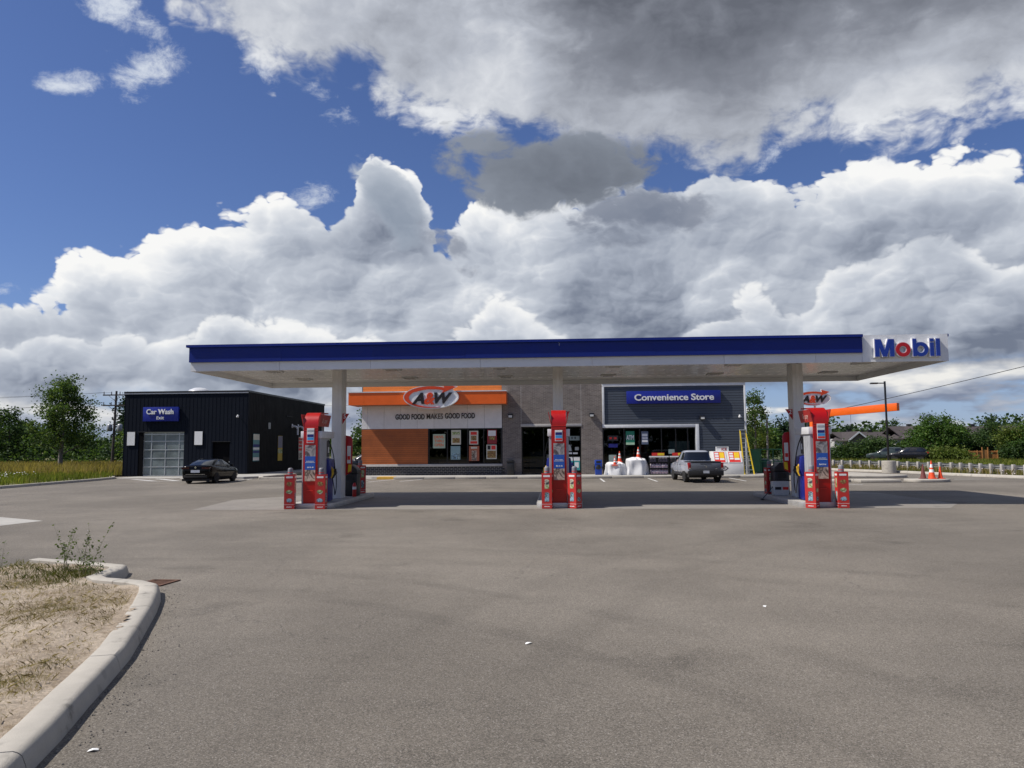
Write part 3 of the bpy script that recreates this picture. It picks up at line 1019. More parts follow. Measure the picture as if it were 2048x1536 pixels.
# soffit: long glossy panels running front to back
SOF = M('soffit_white', (0.72, 0.71, 0.69), 0.24, 0.0, 0.03, 0.8, spec=0.6, orand=0.05)
npan = 62
pw_ = (CX1 - CX0 - 0.13) / npan
pm = MB().box(0.0, pw_, 0, CY1 - CY0 - 0.13, 0, 0.03)
pme = pm.mesh('soffit_panel')
for i in range(npan):
    put('soffit_panel', pme, SOF, cn, (CX0 + 0.065 + i * pw_, CY0 + 0.065, 4.93))
FIX = M('fixture_white', (0.62, 0.61, 0.58), 0.4)
LENS = M('fixture_lens', (0.26, 0.25, 0.23), 0.25)
fm = MB().box(-0.30, 0.30, -0.30, 0.30, 0.0, 0.045).mesh('light_fixture', bev=0.012)
lm = MB().box(-0.21, 0.21, -0.21, 0.21, -0.012, 0.001).mesh('lens')
for fx in (-10.6, -6.1, -2.1, 2.1, 6.4, 10.9):
    for fy in (27.0, 30.4):
        f_ = put('light_fixture', fm, FIX, cn, (fx, fy, 4.883))
        put('lens', lm, LENS, f_, (fx, fy, 4.883))
COLX = (-8.17, 0.03, 8.62)
for cx in COLX:
    c_ = MB()
    c_.prism([(cx - 0.185, 27.0), (cx + 0.185, 27.0), (cx + 0.185, 27.62), (cx - 0.185, 27.62)], 'z', 0.17, 4.93)
    co_ = c_.build('pillar', OFFWHITE, cn, bev=0.012)
    MB().box(cx - 0.06, cx + 0.06, 26.988, 27.0, 0.2, 4.92).build('cover_strip', OFFWHITE, co_)
# raised letters of the canopy sign
LB = M('letter_blue', (0.008, 0.040, 0.30), 0.35)
LR = M('letter_red', (0.50, 0.008, 0.016), 0.35)
LW = M('letter_return_white', (0.78, 0.78, 0.78), 0.4)


def circle(cx, cz, r, n=36):
    return [(cx + r * math.cos(2 * math.pi * i / n), cz + r * math.sin(2 * math.pi * i / n)) for i in range(n)]


def mobil_letter(name, build):
    for dy0, dy1, mat, gr, nm in ((-0.135, -0.03, LW, 0.022, 'letter_return'), (-0.155, -0.136, None, 0.0, name)):
        m = MB()
        col = build(m, CY0 + dy0 + 0.0, CY0 + dy1, gr)
        m.build('letter', mat or col, SIGNP)


zb, zh = 4.885, 0.575


def l_M(m, a, b, g_):
    x0, x1 = 10.47, 11.08
    w_ = 0.135
    xm = (x0 + x1) / 2
    for poly in ([(x0 - g_, zb - g_), (x0 + w_ + g_, zb - g_), (x0 + w_ + g_, zb + zh + g_), (x0 - g_, zb + zh + g_)],
                 [(x1 - w_ - g_, zb - g_), (x1 + g_, zb - g_), (x1 + g_, zb + zh + g_), (x1 - w_ - g_, zb + zh + g_)]):
        m.prism(poly, 'y', a, b)
    m.prism([(x0 + w_ * 0.4, zb + zh + g_), (x0 + w_ * 1.35 + g_, zb + zh + g_), (xm + 0.065 + g_, zb - g_), (xm - 0.065 - g_, zb - g_)], 'y', a - 0.001, b - 0.001)
    m.prism([(x1 - w_ * 1.35 - g_, zb + zh + g_), (x1 - w_ * 0.4, zb + zh + g_), (xm + 0.065 + g_, zb - g_), (xm - 0.065 - g_, zb - g_)], 'y', a - 0.002, b - 0.002)
    return LB


def l_o(m, a, b, g_):
    c = (11.365, zb + 0.225)
    m.ring(circle(*c, 0.235 + g_), circle(*c, 0.118 - g_), 'y', a, b)
    return LR


def l_b(m, a, b, g_):
    c = (11.93, zb + 0.225)
    m.ring(circle(*c, 0.235 + g_), circle(*c, 0.118 - g_), 'y', a, b)
    m.prism([(11.68 - g_, zb - g_), (11.79 + g_, zb - g_), (11.79 + g_, zb + zh + g_), (11.68 - g_, zb + zh + g_)], 'y', a - 0.001, b - 0.001)
    return LB


def l_i(m, a, b, g_):
    m.box(12.225 - g_, 12.345 + g_, a, b, zb - g_, zb + 0.44 + g_)
    m.box(12.225 - g_, 12.345 + g_, a - 0.001, b - 0.001, zb + 0.475 - g_, zb + zh + g_)
    return LB


def l_l(m, a, b, g_):
    m.box(12.42 - g_, 12.54 + g_, a, b, zb - g_, zb + zh + g_)
    return LB


for fn in (l_M, l_o, l_b, l_i, l_l):
    mobil_letter('letter', fn)

# ================================================================== pump islands
IX = (-8.34, 0.04, 8.54)
STEEL = M('island_steel', (0.52, 0.51, 0.49), 0.45, 0.5, 0.12, 3.0)
ILAB = ('concrete pump island under the left canopy pillar', 'concrete pump island under the middle canopy pillar', 'concrete pump island under the right canopy pillar')
for ix, lab in zip(IX, ILAB):
    t = thing('pump_island', lab, 'pump island', (ix, 27.5, 0), group='pump islands')
    out = arc_clean([(ix - 0.76, 24.62), (ix + 0.76, 24.62), (ix + 0.76, 30.6), (ix - 0.76, 30.6)], True, 5, 0.32)
    inn = arc_clean([(ix - 0.74, 24.64), (ix + 0.74, 24.64), (ix + 0.74, 30.58), (ix - 0.74, 30.58)], True, 5, 0.31)
    MB().ring(out, inn, 'z', 0.0, 0.172).build('steel_edge', STEEL, t, bev=0.004)
    MB().prism(inn, 'z', 0.0, 0.165).build('slab', CONC, t)

# ================================================================== dispensers
DB = M('dispenser_blue', (0.010, 0.018, 0.20), 0.38, 0, 0.08, 3.0)
DG = M('dispenser_grey', (0.46, 0.47, 0.49), 0.38, 0.15, 0.05, 3.0)
DW = M('dispenser_white', (0.66, 0.66, 0.67), 0.38, 0, 0.05, 3.0)
DD = M('dispenser_dark', (0.03, 0.032, 0.036), 0.35)
POSTB = M('poster_blue', (0.018, 0.095, 0.42), 0.5)
LTB = M('poster_sky_blue', (0.05, 0.33, 0.68), 0.5)
NAVY = M('poster_navy', (0.008, 0.012, 0.16), 0.5)
TEAL = M('poster_teal', (0.05, 0.34, 0.36), 0.5)
CREAM = M('poster_cream', (0.62, 0.60, 0.50), 0.55)
NOZY = M('nozzle_yellow', (0.66, 0.40, 0.02), 0.5)


def picture_mat(name, cols, scale=4.0, seed=0.0):
    """printed picture: irregular patches of colour"""
    if name in MATS:
        return MATS[name]
    m, nt, b = new_mat(name)
    co = nvec(nt, 'ADD', objco(nt), (seed, seed * 0.7, seed * 1.3))
    n = nnoise(nt, co, scale, 3.0, 0.6, 0.6)
    st_ = [(i / (len(cols)) * 0.5 + 0.25, c) for i, c in enumerate(cols)]
    c = n.ramp(st_, 'LINEAR')
    nt.links.new(c.k, b.inputs['Base Color'])
    b.inputs['Roughness'].default_value = 0.5
    MATS[name] = m
    return m


PIC1 = picture_mat('printed_picture_street', [(0.02, 0.02, 0.03), (0.10, 0.09, 0.09), (0.40, 0.37, 0.36), (0.05, 0.05, 0.07), (0.55, 0.28, 0.16)], 2.6, 1.0)
PIC2 = picture_mat('printed_picture_family', [(0.03, 0.025, 0.02), (0.50, 0.40, 0.30), (0.06, 0.04, 0.03), (0.62, 0.50, 0.40), (0.16, 0.10, 0.06)], 3.2, 4.0)
FOOD1 = picture_mat('printed_picture_food', [(0.45, 0.25, 0.05), (0.60, 0.45, 0.12), (0.08, 0.05, 0.02), (0.35, 0.15, 0.05), (0.30, 0.38, 0.12)], 6.5, 2.0)
FOOD2 = picture_mat('printed_picture_snacks', [(0.55, 0.50, 0.35), (0.10, 0.09, 0.07), (0.30, 0.45, 0.12), (0.62, 0.58, 0.45), (0.05, 0.05, 0.05)], 6.5, 6.0)
FOOD3 = picture_mat('printed_picture_drinks', [(0.02, 0.03, 0.04), (0.35, 0.55, 0.66), (0.03, 0.03, 0.03), (0.45, 0.62, 0.60)], 6.0, 9.0)


def dispenser(loc, label, price_low):
    t = thing('fuel_dispenser', label, 'fuel pump', loc, 0.0, 'red fronted fuel pumps')
    z0 = 0.165
    b = MB().box(-0.32, 0.32, 0.13, 0.78, z0, 2.36)                       # front cabinet, ribbed cover
    for s in (-1, 1):
        for k in range(3):
            b.box(s * 0.32 - 0.008, s * 0.32 + 0.008, 0.20 + k * 0.19, 0.26 + k * 0.19, z0 + 0.05, 2.30)
    b.build('cabinet', DG, t, local=True)
    MB().box(-0.21, 0.21, 0.78, 1.46, z0, 2.36).build('core', DG, t, local=True)
    for s in (-1, 1):
        x0, x1 = sorted((s * 0.212, s * 0.36))
        sd = MB().box(x0, x1, 0.80, 1.42, z0 + 0.02, 0.98).build('lower_door', DB, t, local=True, bev=0.01)
        MB().prism([(s * 0.212, 0.985), (s * 0.37, 0.985), (s * 0.45, 1.28), (s * 0.40, 1.62), (s * 0.212, 1.68)], 'y', 0.80, 1.42).build('nozzle_boot', DB, t, local=True, bev=0.012)
        MB().box(*sorted((s * 0.212, s * 0.235)), 0.84, 1.38, 1.72, 2.28).build('display', DD, t, local=True)
        for k in range(2):
            y = 0.96 + k * 0.28
            MB().box(*sorted((s * 0.236, s * 0.245)), y - 0.05, y + 0.05, 1.86, 2.06).build('price_card', WHITEP, t, local=True)
            nz = MB()
            nz.tube([(s * 0.43, y + 0.05, 1.36), (s * 0.48, y, 1.24), (s * 0.49, y - 0.02, 1.10), (s * 0.45, y - 0.06, 0.98)], [0.028, 0.034, 0.032, 0.02], 8)
            nz.box(*sorted((s * 0.455, s * 0.525)), y - 0.035, y + 0.035, 1.10, 1.30)
            nn = nz.build('nozzle', NOZY if k == 0 else BLACK, t, local=True, smooth=True)
            MB().tube([(s * 0.51, y + 0.03, 1.24), (s * 0.56, y - 0.01, 1.16), (s * 0.53, y - 0.05, 1.06)], 0.012, 6).build('trigger_guard', BLACK, nn, local=True)
        hp = []
        for j in range(22):
            u = j / 21
            hp.append((s * (0.48 + 0.05 * math.sin(u * math.pi)), 0.95 + 0.42 * u + 0.05 * math.sin(u * 9.0), 1.05 - 0.70 * math.sin(u * math.pi) ** 0.8 + 0.10 * u))
        MB().tube(hp, 0.017, 6).build('hose', RUBBER, t, local=True, smooth=True)
        hp2 = [(s * (0.34 + 0.16 * math.sin(u * math.pi)), 0.90 + 0.55 * u, 2.30 * (1 - u) + 0.95 * u - 0.55 * math.sin(u * math.pi) ** 2 * u) for u in [j / 18 for j in range(19)]]
        MB().tube(hp2, 0.017, 6).build('hose', RUBBER, t, local=True, smooth=True)
        # tilted topper sign along the fuelling side
        tp = MB()
        tp.add([(s * 0.26, 0.02, 2.76), (s * 0.26, 1.16, 2.76), (s * 0.345, 1.16, 3.16), (s * 0.345, 0.02, 3.16),
                (s * 0.235, 0.02, 2.77), (s * 0.235, 1.16, 2.77), (s * 0.32, 1.16, 3.17), (s * 0.32, 0.02, 3.17)],
               [(0, 1, 2, 3), (7, 6, 5, 4), (0, 4, 5, 1), (1, 5, 6, 2), (2, 6, 7, 3), (3, 7, 4, 0)])
        ts = tp.build('topper_sign', M('topper_red', (0.40, 0.018, 0.016), 0.4), t, local=True)
        tm = TXT['pay'].copy()
        tm.transform(Matrix.Translation((s * 0.308, 0.56, 2.95)) @ Matrix.Rotation(math.atan2(0.085, 0.40) * s, 4, 'Y') @ Matrix.Rotation(R(90) * s, 4, 'Z'))
        put('lettering', tm, M('topper_print', (0.62, 0.34, 0.30), 0.5), ts, local=True)
    MB().box(-0.37, 0.37, 0.10, 1.50, 2.361, 2.60).build('header', DW, t, local=True, bev=0.015)
    MB().tube([(0.0, 1.30, 2.6), (0.0, 1.30, 2.95)], 0.03, 8).build('post', GREYM, t, local=True)
    # curved red end panel that wraps back over the top
    prof = [(0.085, 0.20), (0.055, 0.55), (0.03, 0.95), (0.02, 1.6), (0.02, 2.3), (0.03, 2.70)]
    for k in range(9):
        a = R(180 - k * 11.25)
        prof.append((0.03 + 0.42 + 0.42 * math.cos(a), 2.78 + 0.46 * math.sin(a)))
    prof.append((1.16, 3.26))
    inn = [(y + (0.05 if z < 2.75 else 0.02), z - (0.0 if z < 2.75 else 0.045)) for y, z in prof]
    pn = MB()
    pn.prism(prof + inn[::-1], 'x', -0.245, 0.245)
    red = pn.build('end_panel', REDP, t, local=True, smooth=True, angle=30)
    for z in (2.62, 2.70):
        MB().box(-0.247, 0.247, 0.018, 0.03, z, z + 0.012).build('seam', REDL, red, local=True)
    # posters on the end panel
    MB().box(-0.18, 0.18, 0.011, 0.019, 1.75, 2.13).build('poster_picture', PIC1, red, local=True)
    MB().box(-0.18, 0.18, 0.010, 0.019, 1.30, 1.75).build('poster_blue', POSTB, red, local=True)
    wb = MB()
    for (x0, x1, z, h) in ((-0.13, 0.13, 1.575, 0.022), (-0.16, 0.16, 1.535, 0.022), (-0.10, -0.02, 1.36, 0.05), (0.0, 0.04, 1.36, 0.05), (0.06, 0.12, 1.36, 0.05)):
        x = x0
        while x < x1 - 0.005:
            w_ = rng.uniform(0.012, 0.026)
            wb.box(x, min(x + w_, x1), 0.007, 0.0101, z, z + h * rng.uniform(0.6, 1.0))
            x += w_ + 0.006
    wb.build('poster_print', WHITEP, red, local=True)
    MB().box(-0.18, 0.18, 0.013, 0.022, 0.92, 1.30).build('poster_picture', PIC2, red, local=True)
    zt = 2.56 if price_low else 2.70
    ps = MB().box(-0.125, 0.125, 0.008, 0.022, 2.20, zt).build('price_sheet', WHITEP, red, local=True)
    for z, h, mt in ((2.225, 0.06, REDL), (2.30, 0.085, LTB), (2.40, 0.085, NAVY), (2.50, 0.05, WHITEP)):
        MB().box(-0.11, 0.11, 0.004, 0.0081, z, z + h).build('price_row', mt, ps, local=True)
    if not price_low:
        MB().box(-0.11, 0.11, 0.004, 0.0081, 2.58, 2.645).build('price_row', DG, ps, local=True)
    MB().box(-0.10, 0.10, 0.012, 0.03, 0.595, 0.612).build('relief', REDL, red, local=True)
    MB().box(-0.246, 0.246, 0.05, 0.14, z0, 0.20).build('kick_plate', REDP, t, local=True)
    return t


dispenser((IX[0], 24.62, 0), 'red fronted fuel pump on the island nearest the car wash', False)
dispenser((IX[1], 24.62, 0), 'red fronted fuel pump on the middle island before the shop door', True)
dispenser((IX[2], 24.62, 0), 'red fronted fuel pump on the island nearest the road guardrail', False)

# number flags on the pillars
for cx, key, s, lab in ((COLX[0], '5', 1, 'red triangular flag with number 5 on the left pillar'), (COLX[1], '3', 1, 'red triangular flag with number 3 on the middle pillar'),
                        (COLX[2], '2', -1, 'red triangular flag with number 2 on the right pillar')):
    t = thing('pump_number_flag', lab, 'number sign', (cx + s * 0.2, 27.3, 3.2), group='pump number flags')
    e = cx + s * 0.188
    MB().prism([(e, 2.92), (e, 3.30), (e + s * 0.25, 3.30)], 'y', 27.12, 27.16).build('panel', REDP, t)
    put('number', TXT[key].copy(), WHITEP, t, (e + s * 0.085, 27.112, 3.19), (0, 0, 0), (0.75, 1, 0.75))

# red poster boards on the pillar sides
for cx, s, lab in ((COLX[0], 1, 'red curved poster board on the side of the left pillar'), (COLX[2], -1, 'red curved poster board on the side of the right pillar')):
    t = thing('pillar_poster', lab, 'poster', (cx + s * 0.2, 28.0, 1.0), group='pillar poster boards')
    e = cx + s * 0.188
    y0 = 27.63
    bd = MB().prism([(e - s * 0.02, 0.98), (e + s * 0.21, 1.12), (e + s * 0.24, 1.5), (e + s * 0.24, 2.35), (e + s * 0.16, 2.47), (e - s * 0.02, 2.50)], 'y', y0, y0 + 0.05).build('board', REDP, t, bev=0.01)
    MB().box(*sorted((e + s * 0.05, e + s * 0.19)), y0 - 0.006, y0, 1.45, 2.10).build('print', WHITEP, t)
    MB().prism([(e + s * 0.08, 1.10), (e + s * 0.20, 1.16), (e + s * 0.225, 1.40), (e + s * 0.10, 1.40)], 'y', y0 - 0.006, y0).build('print', YELLOW, t)
    MB().box(*sorted((e + s * 0.06, e + s * 0.17)), y0 - 0.009, y0 - 0.006, 1.58, 1.72).build('print', REDL, t)

# ================================================================== bollards in red printed sleeves
BOLL = M('bollard_grey', (0.22, 0.22, 0.24), 0.55, 0, 0.1, 6.0)
REDS = M('sleeve_red', (0.52, 0.030, 0.024), 0.5, 0, 0.05, 4.0)


def bollard(loc, rz, label, style=0, h=1.37):
    t = thing('bollard', label, 'bollard', loc, rz, 'bollards in red printed sleeves')
    p = MB().lathe([(0.085, 0.0), (0.085, h - 0.07), (0.08, h - 0.03), (0.055, h - 0.005), (0.0001, h)], n=18)
    pp = p.build('post', BOLL, t, local=True, smooth=True)
    MB().lathe([(0.0865, h - 0.17), (0.0865, h - 0.15)], n=18).build('band', REDL, pp, local=True)
    s = 0.165
    sl = MB()
    sl.ring([(-s, -s), (s, -s), (s, s), (-s, s)], [(-s + 0.008, -s + 0.008), (s - 0.008, -s + 0.008), (s - 0.008, s - 0.008), (-s + 0.008, s - 0.008)], 'z', 0.012, 1.15)
    sv = sl.build('sleeve', REDS, t, local=True)
    for k in range(4):                               # print on each face
        rot = Matrix.Rotation(k * math.pi / 2, 4, 'Z')
        def face(mb, nm, mat):
            me = mb.mesh(nm)
            me.transform(rot)
            put(nm, me, mat, sv, local=True)
        d = -s - 0.003
        face(MB().prism([(-0.10, 1.03), (-0.115, 1.06), (-0.10, 1.09), (0.10, 1.09), (0.115, 1.06), (0.10, 1.03)], 'y', d, -s), 'print', WHITEP)
        wl_ = MB().box(-s, s, d, -s, 0.150, 0.158)
        x = -0.085
        while x < 0.08:
            w_ = rng.uniform(0.012, 0.028)
            wl_.box(x, x + w_, d, -s, 0.065, 0.065 + rng.uniform(0.018, 0.032))
            x += w_ + 0.004
        face(wl_, 'print', WHITEP)
        if (k + style) % 2 == 0:
            for zc, mt in ((0.84, FOOD1), (0.575, FOOD2), (0.30, FOOD3)):
                pl = [(0.105 * math.cos(a) * rng.uniform(0.8, 1.1), zc + 0.075 * math.sin(a) * rng.uniform(0.75, 1.1)) for a in [2 * math.pi * i / 11 for i in range(11)]]
                face(MB().prism(pl, 'y', d, -s), 'print', mt)
        else:
            for zc, mt in ((0.80, FOOD2), (0.38, FOOD3)):
                pl = [(-0.07, zc - 0.15), (0.075, zc - 0.14), (0.08, zc + 0.12), (0.03, zc + 0.16), (-0.065, zc + 0.15)]
                face(MB().prism(pl, 'y', d, -s), 'print', mt)
    return t


bollard((-8.98, 24.55, 0), R(10), 'red sleeved bollard at the outer corner of the left pump')
bollard((-7.90, 24.50, 0), R(3), 'red sleeved bollard at the inner corner of the left pump')
bollard((-0.36, 24.50, 0), R(-4), 'red sleeved bollard left of the middle pump', 1)
bollard((0.54, 24.56, 0), R(-36), 'red sleeved bollard right of the middle pump, turned cornerwise', 1)
bollard((8.12, 24.46, 0), R(-38), 'red sleeved bollard at the inner corner of the right pump, cornerwise', 1)
bollard((9.06, 24.48, 0), R(-4), 'red sleeved bollard at the outer corner of the right pump')
bollard((-8.12, 30.2, 0.165), R(-38), 'red sleeved bollard behind the black bin on the left island')
bollard((8.12, 29.2, 0), R(4), 'red sleeved bollard with a white price list behind the white pail', 1, 1.42)

# ================================================================== island bins, pails and squeegees


def island_bin(loc, label):
    t = thing('waste_bin', label, 'waste bin', loc, 0, 'black island waste bins')
    MB().box(-0.27, 0.27, -0.27, 0.27, 0.0, 0.86).build('body', BLACK, t, local=True, bev=0.03)
    MB().prism([(-0.30, 0.865), (0.30, 0.865), (0.27, 1.02), (0.06, 1.20), (-0.06, 1.20), (-0.27, 1.02)], 'y', -0.29, 0.29).build('lid', BLACK, t, local=True, bev=0.02)
    MB().box(-0.30, 0.30, -0.30, 0.30, 0.52, 0.545).build('band', DARKM, t, local=True)
    MB().box(-0.16, 0.16, -0.275, -0.268, 0.62, 0.80).build('opening', RUBBER, t, local=True)


island_bin((-8.05, 28.75, 0.165), 'black waste bin behind the left pillar')
island_bin((8.38, 28.75, 0.165), 'black waste bin behind the right pillar')
t = thing('fire_extinguisher', 'small red fire extinguisher beside the left pillar', 'fire extinguisher', (-7.80, 28.2, 0.165))
MB().lathe([(0.07, 0), (0.075, 0.03), (0.075, 0.42), (0.05, 0.5), (0.03, 0.53)], n=14).build('cylinder', REDP, t, local=True, smooth=True)
MB().lathe([(0.0765, 0.28), (0.0765, 0.38)], n=14).build('sticker', WHITEP, t, local=True)
MB().box(-0.02, 0.06, -0.015, 0.015, 0.53, 0.60).build('valve', BLACK, t, local=True)
t = thing('white_pail', 'white plastic squeegee pail on the right island', 'pail', (8.18, 28.1, 0.165))
MB().prism([(-0.26, 0.0), (0.26, 0.0), (0.30, 0.52), (-0.30, 0.52)], 'y', -0.2, 0.2).build('tub', M('pail_white', (0.60, 0.60, 0.58), 0.5), t, local=True, bev=0.03)
MB().box(-0.24, -0.02, -0.206, -0.2, 0.22, 0.32).build('sticker', BLACK, t, local=True)
MB().box(0.04, 0.24, -0.206, -0.2, 0.22, 0.32).build('sticker', REDL, t, local=True)
t = thing('squeegee', 'black squeegee leaning over the edge of the right island', 'squeegee', (7.8, 28.0, 0.1))
MB().tube([(0.12, 0, 0.42), (-0.32, -0.05, -0.06)], 0.014, 6).build('handle', BLACK, t, local=True)
MB().box(-0.36, -0.28, -0.16, 0.06, -0.085, -0.055).build('blade', RUBBER, t, local=True)


# ================================================================== store building
def brick_mat(name, c1, c2, mortar, bw=0.20, bh=0.0667, ms=0.009):
    m, nt, b = new_mat(name)
    co = objco(nt)
    x, y, z = nsep(nt, co)
    n = nt.nodes.new('ShaderNodeTexBrick')
    nt.links.new(ncomb(nt, x + y, z, 0.0).k, n.inputs['Vector'])
    n.inputs['Scale'].default_value = 1.0
    n.inputs['Brick Width'].default_value = bw
    n.inputs['Row Height'].default_value = bh
    n.inputs['Mortar Size'].default_value = ms
    n.inputs['Color1'].default_value = (*c1, 1)
    n.inputs['Color2'].default_value = (*c2, 1)
    n.inputs['Mortar'].default_value = (*mortar, 1)
    v = nnoise(nt, co, 1.3, 5.0, 0.6).step(0.25, 0.75, 0.82, 1.16)
    f = nnoise(nt, co, 40.0, 2.0, 0.6).step(0.2, 0.8, 0.85, 1.15) * v
    c = nmix(nt, 1.0, E(nt, n.outputs['Color']), ncomb(nt, f, f, f), 'MULTIPLY')
    nt.links.new(c.k, b.inputs['Base Color'])
    b.inputs['Roughness'].default_value = 0.85
    set_bump(nt, b, (1.0 - E(nt, n.outputs['Fac'])) + nnoise(nt, co, 60.0, 2.0) * 0.3, 0.5, 0.012)
    return m


BRICK = brick_mat('taupe_brick', (0.135, 0.110, 0.095), (0.205, 0.170, 0.148), (0.27, 0.245, 0.22), 0.30, 0.085, 0.011)
SIDING = M('slate_siding', (0.062, 0.075, 0.095), 0.55, 0, 0.06, 1.5, 0.06, 30, orand=0.06)
WOODO = M('orange_wood_cladding', (0.38, 0.100, 0.021), 0.5, 0, 0.16, 1.3, 0.08, 20, orand=0.12)
TRIMW = M('white_trim', (0.66, 0.67, 0.67), 0.45)
STONE = M('stone_sill', (0.46, 0.44, 0.41), 0.8, 0, 0.1, 4.0, 0.2, 50)
BLOCK = M('charcoal_block', (0.020, 0.020, 0.022), 0.55, 0, 0.3, 6.0)
MORT = M('grey_mortar', (0.42, 0.40, 0.38), 0.9)
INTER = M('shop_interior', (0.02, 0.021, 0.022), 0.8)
FRAME = M('black_window_frame', (0.010, 0.010, 0.011), 0.4)
YB = 50.5
sb = thing('store_building', 'single storey shop with orange diner front, brick entrance and grey siding', 'building', (0, YB, 0))
# shell
sh = MB()
sh.box(-13.5, -13.2, YB + 0.3, 66, 0.1, 6.8)
sh.box(12.35, 12.6, YB + 0.26, 66, 0.1, 6.28)
sh.box(-13.5, 12.6, 65.7, 66, 0.1, 6.28)
sh.build('side_wall', BRICK, sb)
MB().box(-13.2, 12.35, YB + 0.3, 65.7, 5.6, 5.7).build('roof', M('roof_membrane', (0.25, 0.25, 0.25), 0.9), sb)
MB().box(-13.2, 12.35, YB + 0.15, 65.7, 0.09, 0.152).build('floor', M('shop_floor', (0.07, 0.068, 0.065), 0.4), sb)
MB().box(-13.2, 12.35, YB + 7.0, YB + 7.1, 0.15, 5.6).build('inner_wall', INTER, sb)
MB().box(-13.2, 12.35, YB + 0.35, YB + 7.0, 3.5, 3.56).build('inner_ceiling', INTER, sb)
# --- diner front
bk = MB().box(-13.55, -3.76, YB - 0.02, YB + 0.3, 0.05, 0.735).build('plinth', MORT, sb)
bme = MB().box(0.010, 0.270, -0.018, 0.02, 0.010, 0.104).mesh('block', bev=0.004)
bmeh = MB().box(0.010, 0.130, -0.018, 0.02, 0.010, 0.104).mesh('block', bev=0.004)
for r_ in range(5):
    x = -13.55 + (0.14 if r_ % 2 else 0.0)
    if r_ % 2:
        put('block', bmeh, BLOCK, bk, (-13.55, YB - 0.02, 0.16 + r_ * 0.114))
    while x < -3.80:
        put('block', bme, BLOCK, bk, (x, YB - 0.02, 0.16 + r_ * 0.114))
        x += 0.28
MB().box(-13.62, -3.76, YB - 0.10, YB + 0.25, 0.736, 0.90).build('sill', STONE, sb, bev=0.01)
MB().box(-13.5, -8.86, YB + 0.02, YB + 0.3, 0.9, 3.32).build('backing', DARKM, sb)
for i in range(18):
    z = 0.905 + i * 0.1342
    MB().box(-13.5, -8.88, YB - 0.012 + rng.uniform(-0.003, 0.003), YB + 0.019, z + 0.006, z + 0.129).build('plank', WOODO, sb)
px = [-13.5, -13.12, -12.14, -11.16, -10.18, -9.20, -8.22, -7.24, -6.26, -5.28, -3.78]
px = [-13.5, -13.10, -11.94, -10.78, -9.62, -8.46, -7.30, -6.14, -4.98, -3.78]
MB().box(-13.5, -3.78, YB + 0.02, YB + 0.3, 3.34, 6.8).build('backing', DARKM, sb)
for a, b in zip(px[:-1], px[1:]):
    MB().box(a + 0.006, b - 0.006, YB - 0.02, YB + 0.019, 3.335, 4.92).build('wall_panel', OFFWHITE, sb)
for i in range(9):
    z = 5.2 + i * 0.18
    MB().box(-13.44, -3.78, YB - 0.012, YB + 0.019, z + 0.004, z + 0.176).build('plank', M('orange_parapet_cladding', (0.72, 0.19, 0.03), 0.5, 0, 0.1, 1.5), sb)
fa = thing('diner_awning', 'orange box awning along the diner front above the white panels', 'awning', (-8.8, 49.3, 5))
for a, b in ((-14.12, -13.05), (-13.05, -3.72), (-3.72, -3.40)):
    MB().box(a + 0.004, b - 0.004, 49.3, 49.36, 4.93, 5.76).build('front_panel', ORANGE, fa)
MB().box(-14.118, -14.06, 49.361, 51.8, 4.93, 5.76).build('end_panel', ORANGE, fa)
MB().box(-3.46, -3.402, 49.361, YB - 0.001, 4.93, 5.76).build('end_panel', ORANGE, fa)
MB().box(-14.055, -3.465, 49.362, YB - 0.021, 4.94, 4.99).build('soffit', M('awning_soffit', (0.50, 0.12, 0.03), 0.45), fa)
MB().box(-14.055, -13.505, YB - 0.02, 51.8, 4.94, 4.99).build('soffit', MATS['awning_soffit'], fa)
MB().box(-14.16, -3.36, 49.26, YB - 0.021, 5.762, 5.83).build('white_cap', TRIMW, fa)
MB().box(-14.16, -13.505, YB - 0.021, 51.8, 5.762, 5.83).build('white_cap', TRIMW, fa)


